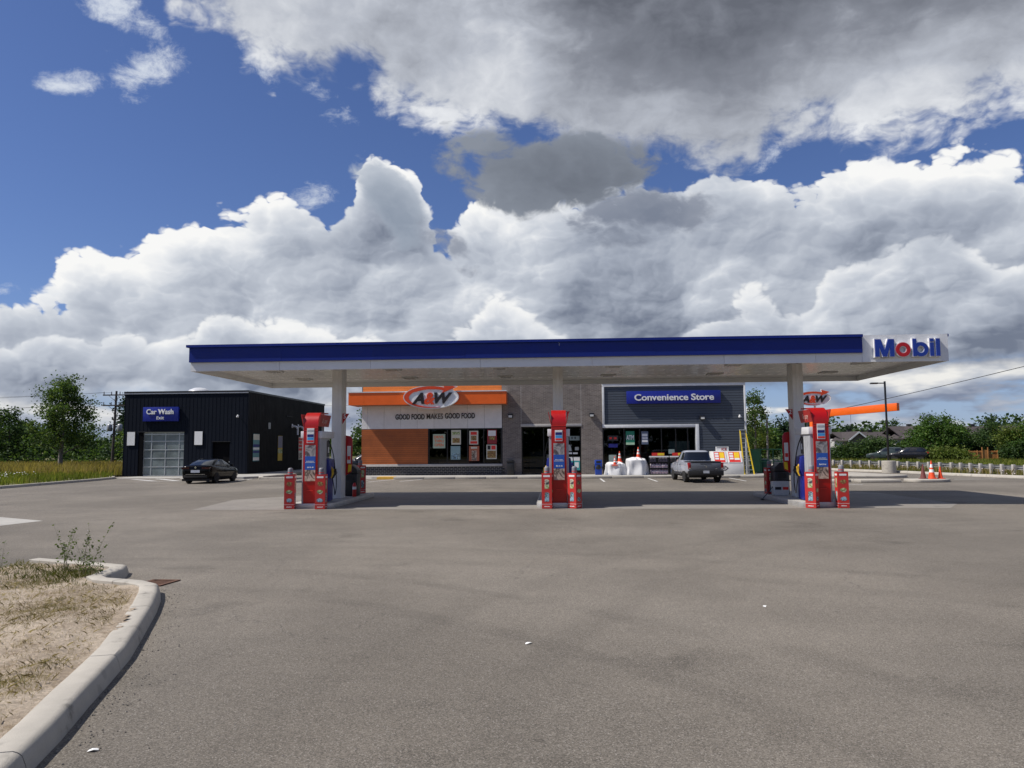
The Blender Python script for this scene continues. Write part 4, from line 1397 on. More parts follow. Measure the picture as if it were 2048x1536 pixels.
def aw_sign(t, c, y, s, yaw=0.0):
    """oval diner sign with sweeping arrow; built facing -y about (c.x, y, c.z)"""
    def ell(rx, rz, n=56, ox=0.0, oz=0.0):
        return [((ox + rx * math.cos(2 * math.pi * i / n)) * s, (oz + rz * math.sin(2 * math.pi * i / n)) * s) for i in range(n)]
    RED = M('sign_red_orange', (0.66, 0.055, 0.008), 0.35)
    BRN = M('sign_dark_brown', (0.012, 0.006, 0.006), 0.35)
    FACE = M('sign_face_white', (0.84, 0.84, 0.82), 0.4)
    def pl(mb, nm, mat):
        me = mb.mesh(nm)
        return put(nm, me, mat, t, (c[0], y, c[1]), (0, 0, yaw))
    pl(MB().prism(ell(1.87, 0.78), 'y', 0.0, 0.22), 'sign_body', FACE)
    pl(MB().ring(ell(1.87, 0.78), ell(1.82, 0.735), 'y', -0.03, -0.001), 'rim', TRIMW)
    # crescent arrow: from the lower right round the left to the head at the upper right
    outer, inner = [], []
    n = 40
    for i in range(n + 1):
        a = R(290 - i * (290 - 52) / n)
        u = i / n
        th = 0.02 + 0.27 * math.sin(min(u * 1.25, 1.0) * math.pi * 0.62) ** 1.2
        outer.append((1.80 * math.cos(a) * s, 0.72 * math.sin(a) * s))
        inner.append(((1.80 - th * 1.1) * math.cos(a) * s + 0.03 * s, (0.72 - th * (0.55 if abs(math.cos(a)) > 0.75 else 0.72)) * math.sin(a) * s))
    mb = MB()
    for i in range(n):
        mb.prism([outer[i], outer[i + 1], inner[i + 1], inner[i]], 'y', -0.045, -0.002)
    pl(mb, 'arrow', RED)
    hd = [(0.85 * s, 0.90 * s), (1.72 * s, 0.66 * s), (0.72 * s, 0.26 * s), (0.92 * s, 0.50 * s)]
    pl(MB().prism([(p[0] * 1.05 - 0.02 * s, (p[1] - 0.5 * s) * 1.25 + 0.5 * s) for p in hd], 'y', 0.02, 0.2), 'arrow_backing', TRIMW)
    pl(MB().prism(hd, 'y', -0.05, -0.0025), 'arrow_head', RED)
    for key, xa, xb, za, zb_, mat in (('A', -1.28, -0.42, -0.46, 0.30, BRN), ('amp', -0.44, 0.28, -0.50, 0.30, RED), ('W', 0.22, 1.46, -0.44, 0.30, BRN)):
        fit_text(key, mat, t, c[0] + xa * s, c[0] + xb * s, c[1] + za * s, c[1] + zb_ * s, y - 0.035, 'letter')


aw = thing('diner_sign', 'oval A&W sign with red arrow mounted on the orange awning', 'sign', (-8.45, 49.0, 4.6), group='oval diner signs')
aw_sign(aw, (-8.43, 5.40), 49.03, 1.0)
lt = thing('slogan_lettering', 'black GOOD FOOD MAKES GOOD FOOD lettering on the white panels', 'lettering', (-8.3, YB - 0.05, 4.1))
TXB = M('letter_black', (0.02, 0.016, 0.014), 0.45)
fit_text('food1', TXB, lt, -11.14, -9.11, 3.96, 4.34, YB - 0.045, 'word')
fit_text('makes', M('letter_outline_grey', (0.075, 0.065, 0.06), 0.5), lt, -8.97, -7.83, 3.98, 4.36, YB - 0.045, 'word')
fit_text('food1', TXB, lt, -7.70, -5.63, 4.0, 4.38, YB - 0.045, 'word')

# glazing


def window(root, x0, x1, z0, z1, y, mull, name='shop_window', label=None):
    """framed glazing with mullions; panes are separate"""
    f = MB()
    f.box(x0, x1, y - 0.04, y + 0.06, z0, z0 + 0.07)
    f.box(x0, x1, y - 0.04, y + 0.06, z1 - 0.08, z1)
    f.box(x0, x0 + 0.07, y - 0.038, y + 0.058, z0 + 0.07, z1 - 0.08)
    f.box(x1 - 0.07, x1, y - 0.038, y + 0.058, z0 + 0.07, z1 - 0.08)
    for m in mull:
        f.box(m - 0.035, m + 0.035, y - 0.038, y + 0.058, z0 + 0.07, z1 - 0.08)
    fr = f.build(name, FRAME, root)
    xs_ = [x0 + 0.035] + list(mull) + [x1 - 0.035]
    for a, b in zip(xs_[:-1], xs_[1:]):
        MB().quad((a + 0.03, y, z0 + 0.06), (b - 0.03, y, z0 + 0.06), (b - 0.03, y, z1 - 0.07), (a + 0.03, y, z1 - 0.07)).build('pane', GLASS, fr)
    return fr


window(sb, -8.86, -3.80, 0.90, 3.34, YB + 0.12, [-7.55, -6.15, -5.05])
MB().box(-3.86, -3.76, YB - 0.02, YB + 0.3, 0.9, 3.335).build('window_trim', FRAME, sb)
# brick entrance
eb = MB()
eb.box(-3.75, -2.46, YB, YB + 0.55, 0.05, 6.75)
eb.box(1.61, 3.04, YB, YB + 0.55, 0.05, 6.75)
eb.box(-2.46, 1.61, YB, YB + 0.55, 3.58, 6.75)
eb.build('brick_front', BRICK, sb)
for x in (-2.46, 1.62):
    MB().box(x - 0.012, x + 0.012, YB - 0.003, YB + 0.002, 3.6, 6.7).build('control_joint', STONE, sb)
MB().box(-2.50, 1.65, YB - 0.03, YB + 0.5, 3.40, 3.578).build('lintel', STONE, sb, bev=0.008)
dr = window(sb, -2.46, 1.61, 0.152, 3.40, YB + 0.42, [-0.95, -0.42, 0.55], 'entrance_glazing')
for x in (-0.72, -0.62):
    MB().tube([(x, YB + 0.36, 0.9), (x, YB + 0.36, 1.5)], 0.018, 8).build('door_handle', GALV, dr)
# convenience store front
for x0, x1, z0, z1, nm in ((3.05, 9.26, 3.27, 3.48, 'trim'), (9.262, 9.49, 0.152, 3.48, 'trim'), (3.05, 3.2, 3.482, 6.06, 'trim'), (3.05, 12.64, 6.062, 6.24, 'trim'), (12.53, 12.64, 0.152, 6.06, 'trim')):
    MB().box(x0, x1, YB - 0.07, YB + 0.1, z0, z1).build(nm, TRIMW, sb, bev=0.006)
MB().box(3.05, 12.66, YB - 0.09, YB + 0.3, 6.242, 6.30).build('parapet_cap', TRIMW, sb)
MB().box(3.05, 12.6, YB + 0.06, YB + 0.25, 3.28, 6.24).build('backing', DARKM, sb)
MB().box(9.27, 12.6, YB + 0.06, YB + 0.25, 0.1, 3.28).build('backing', DARKM, sb)
MB().box(3.05, 9.26, YB + 0.0, YB + 0.25, 0.1, 0.55).build('window_base', FRAME, sb)


def board(w):
    m = MB()
    m.prism([(0.0, 0.020), (-0.012, 0.020), (-0.005, 0.172), (0.0, 0.172)], 'x', 0.0, w)
    return m.mesh('siding_board')


b1, b2 = board(12.53 - 3.2), board(12.53 - 9.49)
for i in range(15):
    put('siding_board', b1, SIDING, sb, (3.2, YB + 0.005, 3.484 + i * 0.1718))
for i in range(19):
    put('siding_board', b2, SIDING, sb, (9.49, YB + 0.005, 0.155 + i * 0.1745))
window(sb, 3.06, 9.26, 0.55, 3.27, YB + 0.12, [4.5, 5.55, 7.0, 7.95, 8.75])
# shop interior: counters and shelving seen through the glass
SHELF = M('shop_shelf', (0.10, 0.11, 0.12), 0.6)
STK = picture_mat('shelf_stock', [(0.10, 0.03, 0.03), (0.12, 0.12, 0.10), (0.03, 0.05, 0.10), (0.14, 0.10, 0.04)], 9.0, 3.0)
for nm, x0, x1, y0, y1, z0, z1, mt in (('service_counter', -8.6, -4.2, 53.6, 54.3, 0.15, 1.2, SHELF), ('shop_shelving', 3.4, 5.0, 52.0, 52.6, 0.15, 1.7, STK), ('shop_shelving', 5.8, 7.4, 52.4, 53.0, 0.15, 1.6, STK),
                                       ('drinks_fridge', 7.6, 9.0, 51.3, 52.0, 0.15, 2.35, M('fridge_pale', (0.30, 0.38, 0.38), 0.4)), ('shop_shelving', -2.0, -0.9, 53.0, 53.6, 0.15, 1.7, STK)):
    MB().box(x0, x1, y0, y1, z0, z1).build(nm, mt, sb)

# signs and wall furniture on the store
cs = thing('store_sign', 'blue Convenience Store sign with white raised letters on grey siding', 'sign', (7.8, YB - 0.1, 4.88))
MB().box(4.70, 10.96, YB - 0.21, YB - 0.03, 4.88, 5.73).build('panel', SIGNBLUE, cs, bev=0.01)
fit_text('conv', WHITEP, cs, 5.22, 10.50, 5.08, 5.52, YB - 0.245)


def wall_lamp(x, z, label):
    t = thing('wall_lamp', label, 'wall lamp', (x, YB, z), 0, 'box lamps on the store wall')
    MB().box(x - 0.16, x + 0.16, YB - 0.30, YB - 0.02, z + 0.10, z + 0.17).build('hood', DARKM, t, bev=0.01)
    MB().box(x - 0.15, x + 0.15, YB - 0.27, YB - 0.02, z - 0.10, z + 0.099).build('housing', DARKM, t)
    MB().box(x - 0.12, x + 0.12, YB - 0.285, YB - 0.271, z - 0.07, z + 0.08).build('lens', M('lamp_lens', (0.68, 0.68, 0.64), 0.3), t)


wall_lamp(-3.19, 4.1, 'box lamp on the shaded brick beside the diner')
wall_lamp(2.33, 4.12, 'box lamp on the brick right of the entrance')
wall_lamp(9.72, 3.87, 'box lamp on the grey siding below the blue sign')


def dome_cam(loc, label, axis='y'):
    t = thing('security_camera', label, 'camera', loc, 0, 'white security cameras')
    MB().tube([(0, 0, 0.10), (0, -0.18, 0.12), (0, -0.20, 0.06)], 0.035, 8).build('arm', WHITEP, t, local=True, smooth=True)
    MB().lathe([(0.09, 0.06), (0.10, 0.0), (0.08, -0.05)], (0, -0.20, 0), 14).build('shroud', WHITEP, t, local=True, smooth=True)
    MB().lathe([(0.075, -0.05), (0.055, -0.10), (0.0001, -0.125)], (0, -0.20, 0), 14).build('dome', DARKM, t, local=True, smooth=True)


dome_cam((12.18, YB - 0.02, 3.93), 'white dome camera on the grey siding above the ladder')
dome_cam((-24.2, 54.95, 4.48), 'white dome camera at the corner of the car wash')

# posters in the windows


def poster(name, label, x0, x1, z0, z1, y, mat, bars=(), group='posters in the shop windows', txt=None):
    t = thing(name, label, 'poster', ((x0 + x1) / 2, y, z0), 0, group)
    MB().box(x0, x1, y - 0.004, y, z0, z1).build('sheet', mat, t)
    w, h = x1 - x0, z1 - z0
    for a, b, c, d, mt in bars:
        MB().box(x0 + a * w, x0 + b * w, y - 0.007, y - 0.0041, z0 + c * h, z0 + d * h).build('print', mt, t)
    if txt:
        put_text(txt[0], txt[1], t, (x0 + txt[2] * w, y - 0.008, z0 + txt[3] * h), scale=txt[4] if len(txt) > 4 else (1, 1, 1))
    return t


PALEG = M('poster_pale_green', (0.40, 0.50, 0.38), 0.55)
GREEN = M('poster_green', (0.015, 0.20, 0.12), 0.5)
yp = YB + 0.105
poster('window_poster', 'pale green DRIVE-THRU OPEN poster with orange letters in the diner window', -8.55, -7.70, 1.98, 2.95, yp, PALEG, (), txt=('open', ORANGE, 0.5, 0.5))
poster('window_poster', 'cream poster with a dark sandwich, upper row left', -7.28, -6.62, 2.22, 3.22, yp, CREAM, ((0.1, 0.9, 0.66, 0.88, FOOD2), (0.12, 0.88, 0.12, 0.45, FOOD1)))
poster('window_poster', 'pale blue poster below the sandwich poster in the diner window', -7.32, -6.66, 1.20, 2.12, yp, M('poster_pale_blue', (0.25, 0.38, 0.40), 0.5), ((0.08, 0.92, 0.05, 0.45, FOOD3),))
poster('window_poster', 'white burger poster with red edging, upper middle of the diner window', -6.04, -5.42, 2.22, 3.16, yp, CREAM, ((0.16, 0.84, 0.70, 0.92, REDL), (0.2, 0.8, 0.3, 0.64, FOOD1), (0.12, 0.88, 0.06, 0.24, REDL)))
poster('window_poster', 'rust orange poster with a drink, lower middle of the diner window', -6.06, -5.36, 1.10, 2.12, yp, M('poster_rust', (0.42, 0.12, 0.06), 0.5), ((0.25, 0.75, 0.02, 0.70, PIC2), (0.2, 0.8, 0.82, 0.94, CREAM)))
poster('window_poster', 'dark red poster with white lettering, upper right of the diner window', -4.80, -4.15, 2.26, 3.22, yp, M('poster_dark_red', (0.28, 0.025, 0.03), 0.5), ((0.1, 0.9, 0.56, 0.94, WHITEP), (0.2, 0.8, 0.28, 0.52, FOOD1)))
poster('window_poster', 'cream menu poster, lower right of the diner window', -4.86, -4.16, 1.22, 2.20, yp, CREAM, ((0.1, 0.4, 0.66, 0.94, BLACK), (0.48, 0.9, 0.66, 0.94, REDL), (0.08, 0.92, 0.08, 0.58, FOOD1)))
poster('window_poster', 'green ATM poster in the shop window', 4.62, 5.20, 2.12, 3.04, yp, GREEN, ((0.0, 1.0, 0.0, 0.17, M('poster_mint', (0.42, 0.62, 0.42), 0.5)),), txt=('atm', WHITEP, 0.5, 0.52, (0.72, 1, 1.25)))
poster('window_poster', 'grey price list poster right of the green ATM poster', 5.66, 6.12, 2.14, 3.02, yp, M('poster_grey_blue', (0.12, 0.15, 0.22), 0.5), ((0.1, 0.9, 0.18, 0.34, WHITEP), (0.1, 0.9, 0.40, 0.56, WHITEP), (0.1, 0.9, 0.62, 0.82, WHITEP)))
poster('neon_sign', 'dark open sign with red marks at the left of the shop window', 3.40, 4.10, 2.40, 2.75, yp, DD, ((0.15, 0.40, 0.3, 0.7, REDL), (0.58, 0.85, 0.3, 0.7, REDL)), 'window signs')
poster('neon_sign', 'dark blue panel low in the left shop window', 3.45, 4.05, 1.95, 2.2, yp, NAVY, (), 'window signs')
poster('window_poster', 'teal and white poster on the right entrance pane', 0.72, 1.50, 0.42, 1.32, YB + 0.40, TEAL, ((0.0, 1.0, 0.72, 1.0, WHITEP), (0.1, 0.45, 0.2, 0.6, NAVY), (0.55, 0.9, 0.2, 0.6, WHITEP)), 'notices on the entrance')
poster('window_notice', 'pale strip of icons high on the right entrance pane', 0.65, 1.50, 2.45, 2.75, YB + 0.40, M('notice_grey_green', (0.24, 0.30, 0.28), 0.5), ((0.1, 0.2, 0.3, 0.8, DD), (0.35, 0.45, 0.3, 0.8, DD), (0.6, 0.7, 0.3, 0.8, DD)), 'notices on the entrance')
poster('window_notice', 'small white notice on the left of the right entrance pane', 0.66, 0.96, 1.72, 2.16, YB + 0.40, M('notice_grey', (0.38, 0.40, 0.39), 0.5), (), 'notices on the entrance')
poster('window_notice', 'small white notice on the right of the right entrance pane', 1.18, 1.44, 1.78, 2.0, YB + 0.40, MATS['notice_grey'], (), 'notices on the entrance')
poster('window_notice', 'narrow white push notice across the right entrance pane', 0.72, 1.36, 1.52, 1.63, YB + 0.40, WHITEP, (), 'notices on the entrance')
poster('window_poster', 'pale green sheet low in the left shop window', 3.45, 3.95, 0.72, 1.45, yp, M('sheet_pale_green', (0.32, 0.40, 0.36), 0.5), ())
poster('window_poster', 'small pale sheet above the drinks racks', 7.45, 7.85, 1.50, 1.80, yp, MATS['sheet_pale_green'], ())

# ================================================================== car wash
YW = 55.0
WX0, WX1, WH = -33.25, -23.5, 6.45
CLAD = M('navy_black_cladding', (0.007, 0.010, 0.017), 0.6, 0.0, 0.08, 0.9, spec=0.1)
cw = thing('car_wash_building', 'dark navy metal clad car wash hall with flat roof', 'building', ((WX0 + WX1) / 2, YW, 0))
DX0, DX1, DZ = -32.05, -28.45, 3.36
MX0, MX1, MZ = -26.22, -24.86, 2.58
fw = MB()
fw.box(WX0, DX0, YW, YW + 0.3, 0, WH)
fw.box(DX0, DX1, YW, YW + 0.3, DZ, WH)
fw.box(DX1, MX0, YW, YW + 0.3, 0, WH)
fw.box(MX0, MX1, YW, YW + 0.3, MZ, WH)
fw.box(MX1, WX1, YW, YW + 0.3, 0, WH)
fw.build('front_wall', CLAD, cw)
MB().box(WX1 - 0.3, WX1, YW + 0.3, 73.5, 0, WH).build('side_wall', M('charcoal_cladding', (0.009, 0.0085, 0.010), 0.6, 0.0, 0.08, 0.9, spec=0.1), cw)
MB().box(WX0, WX0 + 0.3, YW + 0.3, 73.5, 0, WH).build('side_wall', CLAD, cw)
MB().box(WX0 + 0.3, WX1 - 0.3, 73.2, 73.5, 0, WH).build('rear_wall', CLAD, cw)
MB().box(WX0 + 0.3, WX1 - 0.3, YW + 0.3, 73.2, 5.9, 6.0).build('roof', GREYM, cw)
rb = MB()
x = WX0 + 0.02
while x < WX1 - 0.03:
    for z0, z1 in ((0.02, WH - 0.1),):
        if DX0 - 0.03 < x < DX1 + 0.03:
            rb.box(x, x + 0.035, YW - 0.012, YW - 0.001, DZ + 0.10, z1)
        elif MX0 - 0.06 < x < MX1 + 0.05:
            rb.box(x, x + 0.035, YW - 0.012, YW - 0.001, MZ + 0.08, z1)
        else:
            rb.box(x, x + 0.035, YW - 0.012, YW - 0.001, z0, z1)
    x += 0.3
o = rb.build('cladding_ribs', CLAD, cw)
o['kind'] = 'stuff'
rb = MB()
y = YW + 0.1
while y < 73.4:
    rb.box(WX1 + 0.001, WX1 + 0.012, y, y + 0.035, 0.15, WH - 0.1)
    y += 0.3
o = rb.build('cladding_ribs', MATS['charcoal_cladding'], cw)
o['kind'] = 'stuff'
MB().box(WX0 - 0.05, WX1 + 0.05, YW - 0.05, YW + 0.25, WH - 0.09, WH + 0.05).build('parapet_cap', DARKM, cw)
MB().box(WX0 - 0.03, WX1 + 0.03, YW - 0.065, YW - 0.051, WH - 0.16, WH - 0.085).build('cap_flashing', M('flashing_grey', (0.32, 0.33, 0.36), 0.35, 0.5), cw)
MB().box(WX1 - 0.25, WX1 + 0.05, YW + 0.251, 73.55, WH - 0.09, WH + 0.05).build('parapet_cap', DARKM, cw)
MB().lathe([(0.95, 0.0), (0.93, 0.12), (0.75, 0.35), (0.4, 0.5), (0.0001, 0.55)], (-28.6, 57.5, 6.42), 24).build('roof_dome', M('dome_translucent_white', (0.62, 0.63, 0.64), 0.3), cw, smooth=True)
MB().box(MX0, MX1, YW + 0.20, YW + 0.26, 0.14, MZ).build('service_door', M('void_black', (0.003, 0.003, 0.004), 0.7, spec=0.08), cw)
MB().box(MX1 - 0.10, MX1 - 0.06, YW + 0.12, YW + 0.20, 1.0, 1.12).build('door_handle', GALV, cw)
MB().box(MX0 - 0.05, MX1 + 0.05, YW - 0.03, YW + 0.02, MZ, MZ + 0.05).build('door_drip', FRAME, cw)
# roll-up door with translucent panes in an aluminium grid
ALU = M('aluminium', (0.50, 0.52, 0.53), 0.38, 0.6, 0.06, 3.0)
PANE = M('frosted_door_pane', (0.165, 0.195, 0.195), 0.22, 0, 0.35, 0.7)
gd = MB().box(DX0 - 0.02, DX0 + 0.35, YW + 0.02, YW + 0.28, 0, DZ).build('door_jamb', M('jamb_black', (0.003, 0.003, 0.004), 0.7, spec=0.08), cw)
gx0, gx1 = DX0 + 0.36, DX1 - 0.02
xsx = [gx0, gx0 + 0.62, gx0 + 1.72, gx0 + 2.80, gx1]
zs = [0.05, 0.72, 1.37, 2.02, 2.67, 3.20, DZ - 0.04]
gb = MB()
for xx in xsx:
    gb.box(xx - 0.03, xx + 0.03, YW + 0.13, YW + 0.20, 0.05, DZ - 0.02)
for zz in zs:
    gb.box(gx0 - 0.03, gx1 + 0.03, YW + 0.125, YW + 0.205, zz - 0.035, zz + 0.035)
gdo = gb.build('roller_door', ALU, cw)
for a, b in zip(xsx[:-1], xsx[1:]):
    for c, d in zip(zs[:-1], zs[1:]):
        MB().box(a + 0.025, b - 0.025, YW + 0.155, YW + 0.17, c + 0.03, d - 0.03).build('pane', PANE, gdo)
MB().box(DX0 - 0.05, DX1 + 0.05, YW - 0.04, YW + 0.1, DZ, DZ + 0.07).build('door_head', DARKM, cw)
# wash signs
ws = thing('wash_sign', 'blue Car Wash Exit sign above the roller door', 'sign', (-30.2, YW, 4.2))
MB().box(-31.66, -28.86, YW - 0.20, YW - 0.03, 4.19, 5.28).build('panel', SIGNBLUE, ws, bev=0.01)
fit_text('wash', WHITEP, ws, -31.36, -29.22, 4.72, 5.12, YW - 0.235)
fit_text('exit', WHITEP, ws, -30.56, -29.98, 4.33, 4.57, YW - 0.215)
for x0, x1, lab in ((-32.95, -32.28, 'blank white notice board left of the roller door'), (-27.64, -26.96, 'blank white notice board right of the roller door')):
    t = thing('notice_board', lab, 'notice board', (x0, YW, 2.3), 0, 'blank white boards on the car wash')
    MB().box(x0, x1, YW - 0.06, YW - 0.024, 2.34, 3.42).build('frame', DARKM, t)
    MB().box(x0 + 0.03, x1 - 0.03, YW - 0.066, YW - 0.061, 2.37, 3.39).build('sheet', WHITEP, t)


def side_poster(y0, y1, z0, z1, mat, bars, label):
    t = thing('wall_poster', label, 'poster', (WX1, (y0 + y1) / 2, z0), 0, 'tall posters on the car wash side')
    MB().box(WX1 + 0.023, WX1 + 0.04, y0, y1, z0, z1).build('sheet', mat, t)
    h = z1 - z0
    for a, b, mt in bars:
        MB().box(WX1 + 0.0405, WX1 + 0.044, y0 + 0.02, y1 - 0.02, z0 + a * h, z0 + b * h).build('print', mt, t)


side_poster(56.0, 57.2, 1.08, 3.2, M('poster_dull_teal', (0.10, 0.26, 0.28), 0.5), ((0.78, 0.99, CREAM), (0.52, 0.62, NAVY), (0.42, 0.50, WHITEP), (0.30, 0.38, NAVY), (0.03, 0.14, WHITEP)), 'tall teal poster nearest the corner of the car wash')
side_poster(61.1, 62.1, 1.03, 3.12, M('poster_mustard', (0.55, 0.38, 0.04), 0.5), ((0.52, 0.99, M('poster_lilac_grey', (0.20, 0.19, 0.25), 0.5)), (0.3, 0.46, FOOD2)), 'tall mustard poster in the middle of the car wash side')
side_poster(66.1, 67.4, 1.03, 3.1, CREAM, ((0.86, 0.97, REDL), (0.70, 0.82, REDL), (0.55, 0.66, REDL), (0.40, 0.50, REDL), (0.06, 0.30, PIC2)), 'tall red and white poster farthest along the car wash side')
t = thing('wall_plate', 'small grey notice plate high on the car wash side', 'notice', (WX1, 59.2, 3.65))
MB().box(WX1 + 0.023, WX1 + 0.05, 58.95, 59.4, 3.65, 4.16).build('plate', GREYM, t)
t = thing('wall_vent', 'black slot vent high on the car wash side', 'vent', (WX1, 64, 4.8))
MB().box(WX1 + 0.023, WX1 + 0.08, 62.9, 64.3, 4.80, 4.90).build('hood', RUBBER, t)
for y in (64.4, 65.9):
    t = thing('exhaust_pipe', 'pale hooked exhaust pipe on the car wash side, %s of two' % ('nearer' if y < 65 else 'farther'), 'pipe', (WX1, y, 3.5), 0, 'hooked wall pipes')
    MB().tube([(WX1 + 0.02, y, 4.02), (WX1 + 0.25, y, 4.02), (WX1 + 0.42, y + 0.05, 3.94), (WX1 + 0.50, y + 0.08, 3.75), (WX1 + 0.50, y + 0.08, 3.25)], 0.085, 10).build('pipe', OFFWHITE, t, smooth=True)
    MB().box(WX1 + 0.021, WX1 + 0.06, y - 0.13, y + 0.13, 3.87, 4.22).build('flange', OFFWHITE, t)


# ================================================================== vehicles
CGLASS = M('car_glass', (0.012, 0.014, 0.016), 0.05, 0.0, 0.0, spec=0.8)
TAILR = M('tail_light_red', (0.30, 0.008, 0.010), 0.18)
LAMPW = M('head_light', (0.16, 0.165, 0.17), 0.15)
CHROME = M('chrome', (0.75, 0.76, 0.78), 0.12, 1.0, 0.02)
PLATE = M('licence_plate', (0.52, 0.55, 0.60), 0.5)
TYRE = M('tyre', (0.016, 0.016, 0.016), 0.85, 0, 0.2, 10)
RIMD = M('dark_rim', (0.05, 0.05, 0.055), 0.35, 0.7)
UNDER = M('underbody_black', (0.006, 0.006, 0.006), 0.8)


def body_sections(st, p=0.0):
    secs = []
    for y, w, zb, zs, zt in st:
        half = [(0.0, zt), (w * 0.55, zt - 0.004), (w * 0.80, zt - 0.022), (w * 0.93, zt * 0.55 + zs * 0.45), (w * 0.985, zs), (w, zs * 0.7 + zb * 0.3), (w * 0.995, zs * 0.35 + zb * 0.65), (w * 0.965, zb + 0.07), (w * 0.86, zb), (0.0, zb)]
        secs.append([(x, y, z) for x, z in half] + [(-x, y, z) for x, z in half[-2:0:-1]])
    return secs


def gh_point(levels, t, a, e=0.5, off=0.0):
    """point on a greenhouse: levels = [(z, y_rear, y_front, half_width)], t in 0..1"""
    k = t * (len(levels) - 1)
    i = min(int(k), len(levels) - 2)
    f = k - i
    z, yr, yf, hw = [levels[i][j] * (1 - f) + levels[i + 1][j] * f for j in range(4)]
    c, s = math.cos(a), math.sin(a)
    x = (hw + off) * math.copysign(abs(c) ** e, c)
    y = (yr + yf) / 2 + ((yf - yr) / 2 + off) * math.copysign(abs(s) ** e, s)
    return (x, y, z + off * 0.3)


def greenhouse(t, levels, paint, wins, e=0.5, name='cabin'):
    n = 48
    m = MB()
    rows = (len(levels) - 1) * 3 + 1
    m.loft([[gh_point(levels, r / (rows - 1), 2 * math.pi * i / n, e) for i in range(n)] for r in range(rows)])
    cab = m.build(name, paint, t, local=True, smooth=True, angle=50)
    for nm, pts in wins:                      # each window: four (t, angle) corners -> bilinear patch just off the skin
        g_ = MB()
        N = 8
        grid = []
        for i in range(N + 1):
            for j in range(N + 1):
                u, v = i / N, j / N
                tt = (pts[0][0] * (1 - u) + pts[1][0] * u) * (1 - v) + (pts[3][0] * (1 - u) + pts[2][0] * u) * v
                aa = (pts[0][1] * (1 - u) + pts[1][1] * u) * (1 - v) + (pts[3][1] * (1 - u) + pts[2][1] * u) * v
                grid.append(gh_point(levels, tt, R(aa), e, 0.007))
        g_.add(grid, [(i * (N + 1) + j, (i + 1) * (N + 1) + j, (i + 1) * (N + 1) + j + 1, i * (N + 1) + j + 1) for i in range(N) for j in range(N)])
        g_.build(nm, CGLASS, cab, local=True, smooth=True)
    return cab


def wheels(t, track, ys, r, w, rim, arch=True, spokes=5):
    for s in (-1, 1):
        for y in ys:
            x = s * track
            xo = x + s * w / 2
            m = MB().lathe([(r * 0.62, -w / 2), (r * 0.93, -w / 2), (r, -w / 2 + 0.03), (r, w / 2 - 0.03), (r * 0.93, w / 2), (r * 0.62, w / 2)], n=28)
            me = m.mesh('wheel', smooth=True)
            mat4 = Matrix.Translation((x, y, r)) @ Matrix.Rotation(R(90), 4, 'Y')
            me.transform(mat4)
            wh = put('wheel', me, TYRE, t, local=True)
            rm = MB().lathe([(0.0001, w / 2 - 0.03), (r * 0.60, w / 2 - 0.04), (r * 0.64, w / 2 + 0.002), (r * 0.60, w / 2 - 0.002)] if s > 0 else [(r * 0.60, -w / 2 + 0.002), (r * 0.64, -w / 2 - 0.002), (r * 0.60, -w / 2 + 0.04), (0.0001, -w / 2 + 0.03)], n=24)
            rme = rm.mesh('rim', smooth=True)
            rme.transform(mat4)
            put('rim', rme, RIMD, wh, local=True)
            sp = MB()
            for k in range(spokes):
                a = 2 * math.pi * k / spokes
                ca, sa = math.cos(a), math.sin(a)
                q = [(-0.035, 0.03), (0.035, 0.03), (0.028, r * 0.6), (-0.028, r * 0.6)]
                vs = [(xo - s * 0.012, y + p * ca - l * sa, r + p * sa + l * ca) for p, l in q] + [(xo - s * 0.03, y + p * ca - l * sa, r + p * sa + l * ca) for p, l in q]
                sp.add(vs, [(0, 1, 2, 3), (7, 6, 5, 4), (0, 4, 5, 1), (1, 5, 6, 2), (2, 6, 7, 3), (3, 7, 4, 0)])
            sp.build('spokes', rim, wh, local=True)
            if arch:
                am = MB()
                k = 18
                o_ = [(y + (r + 0.055) * math.cos(math.pi * i / k), r + (r + 0.055) * math.sin(math.pi * i / k)) for i in range(k + 1)]
                am.prism(o_ + [(y - r - 0.055, 0.2), (y + r + 0.055, 0.2)], 'x', *sorted((xo - s * 0.10, xo - s * 0.004)))
                am.build('wheel_arch', UNDER, t, local=True)


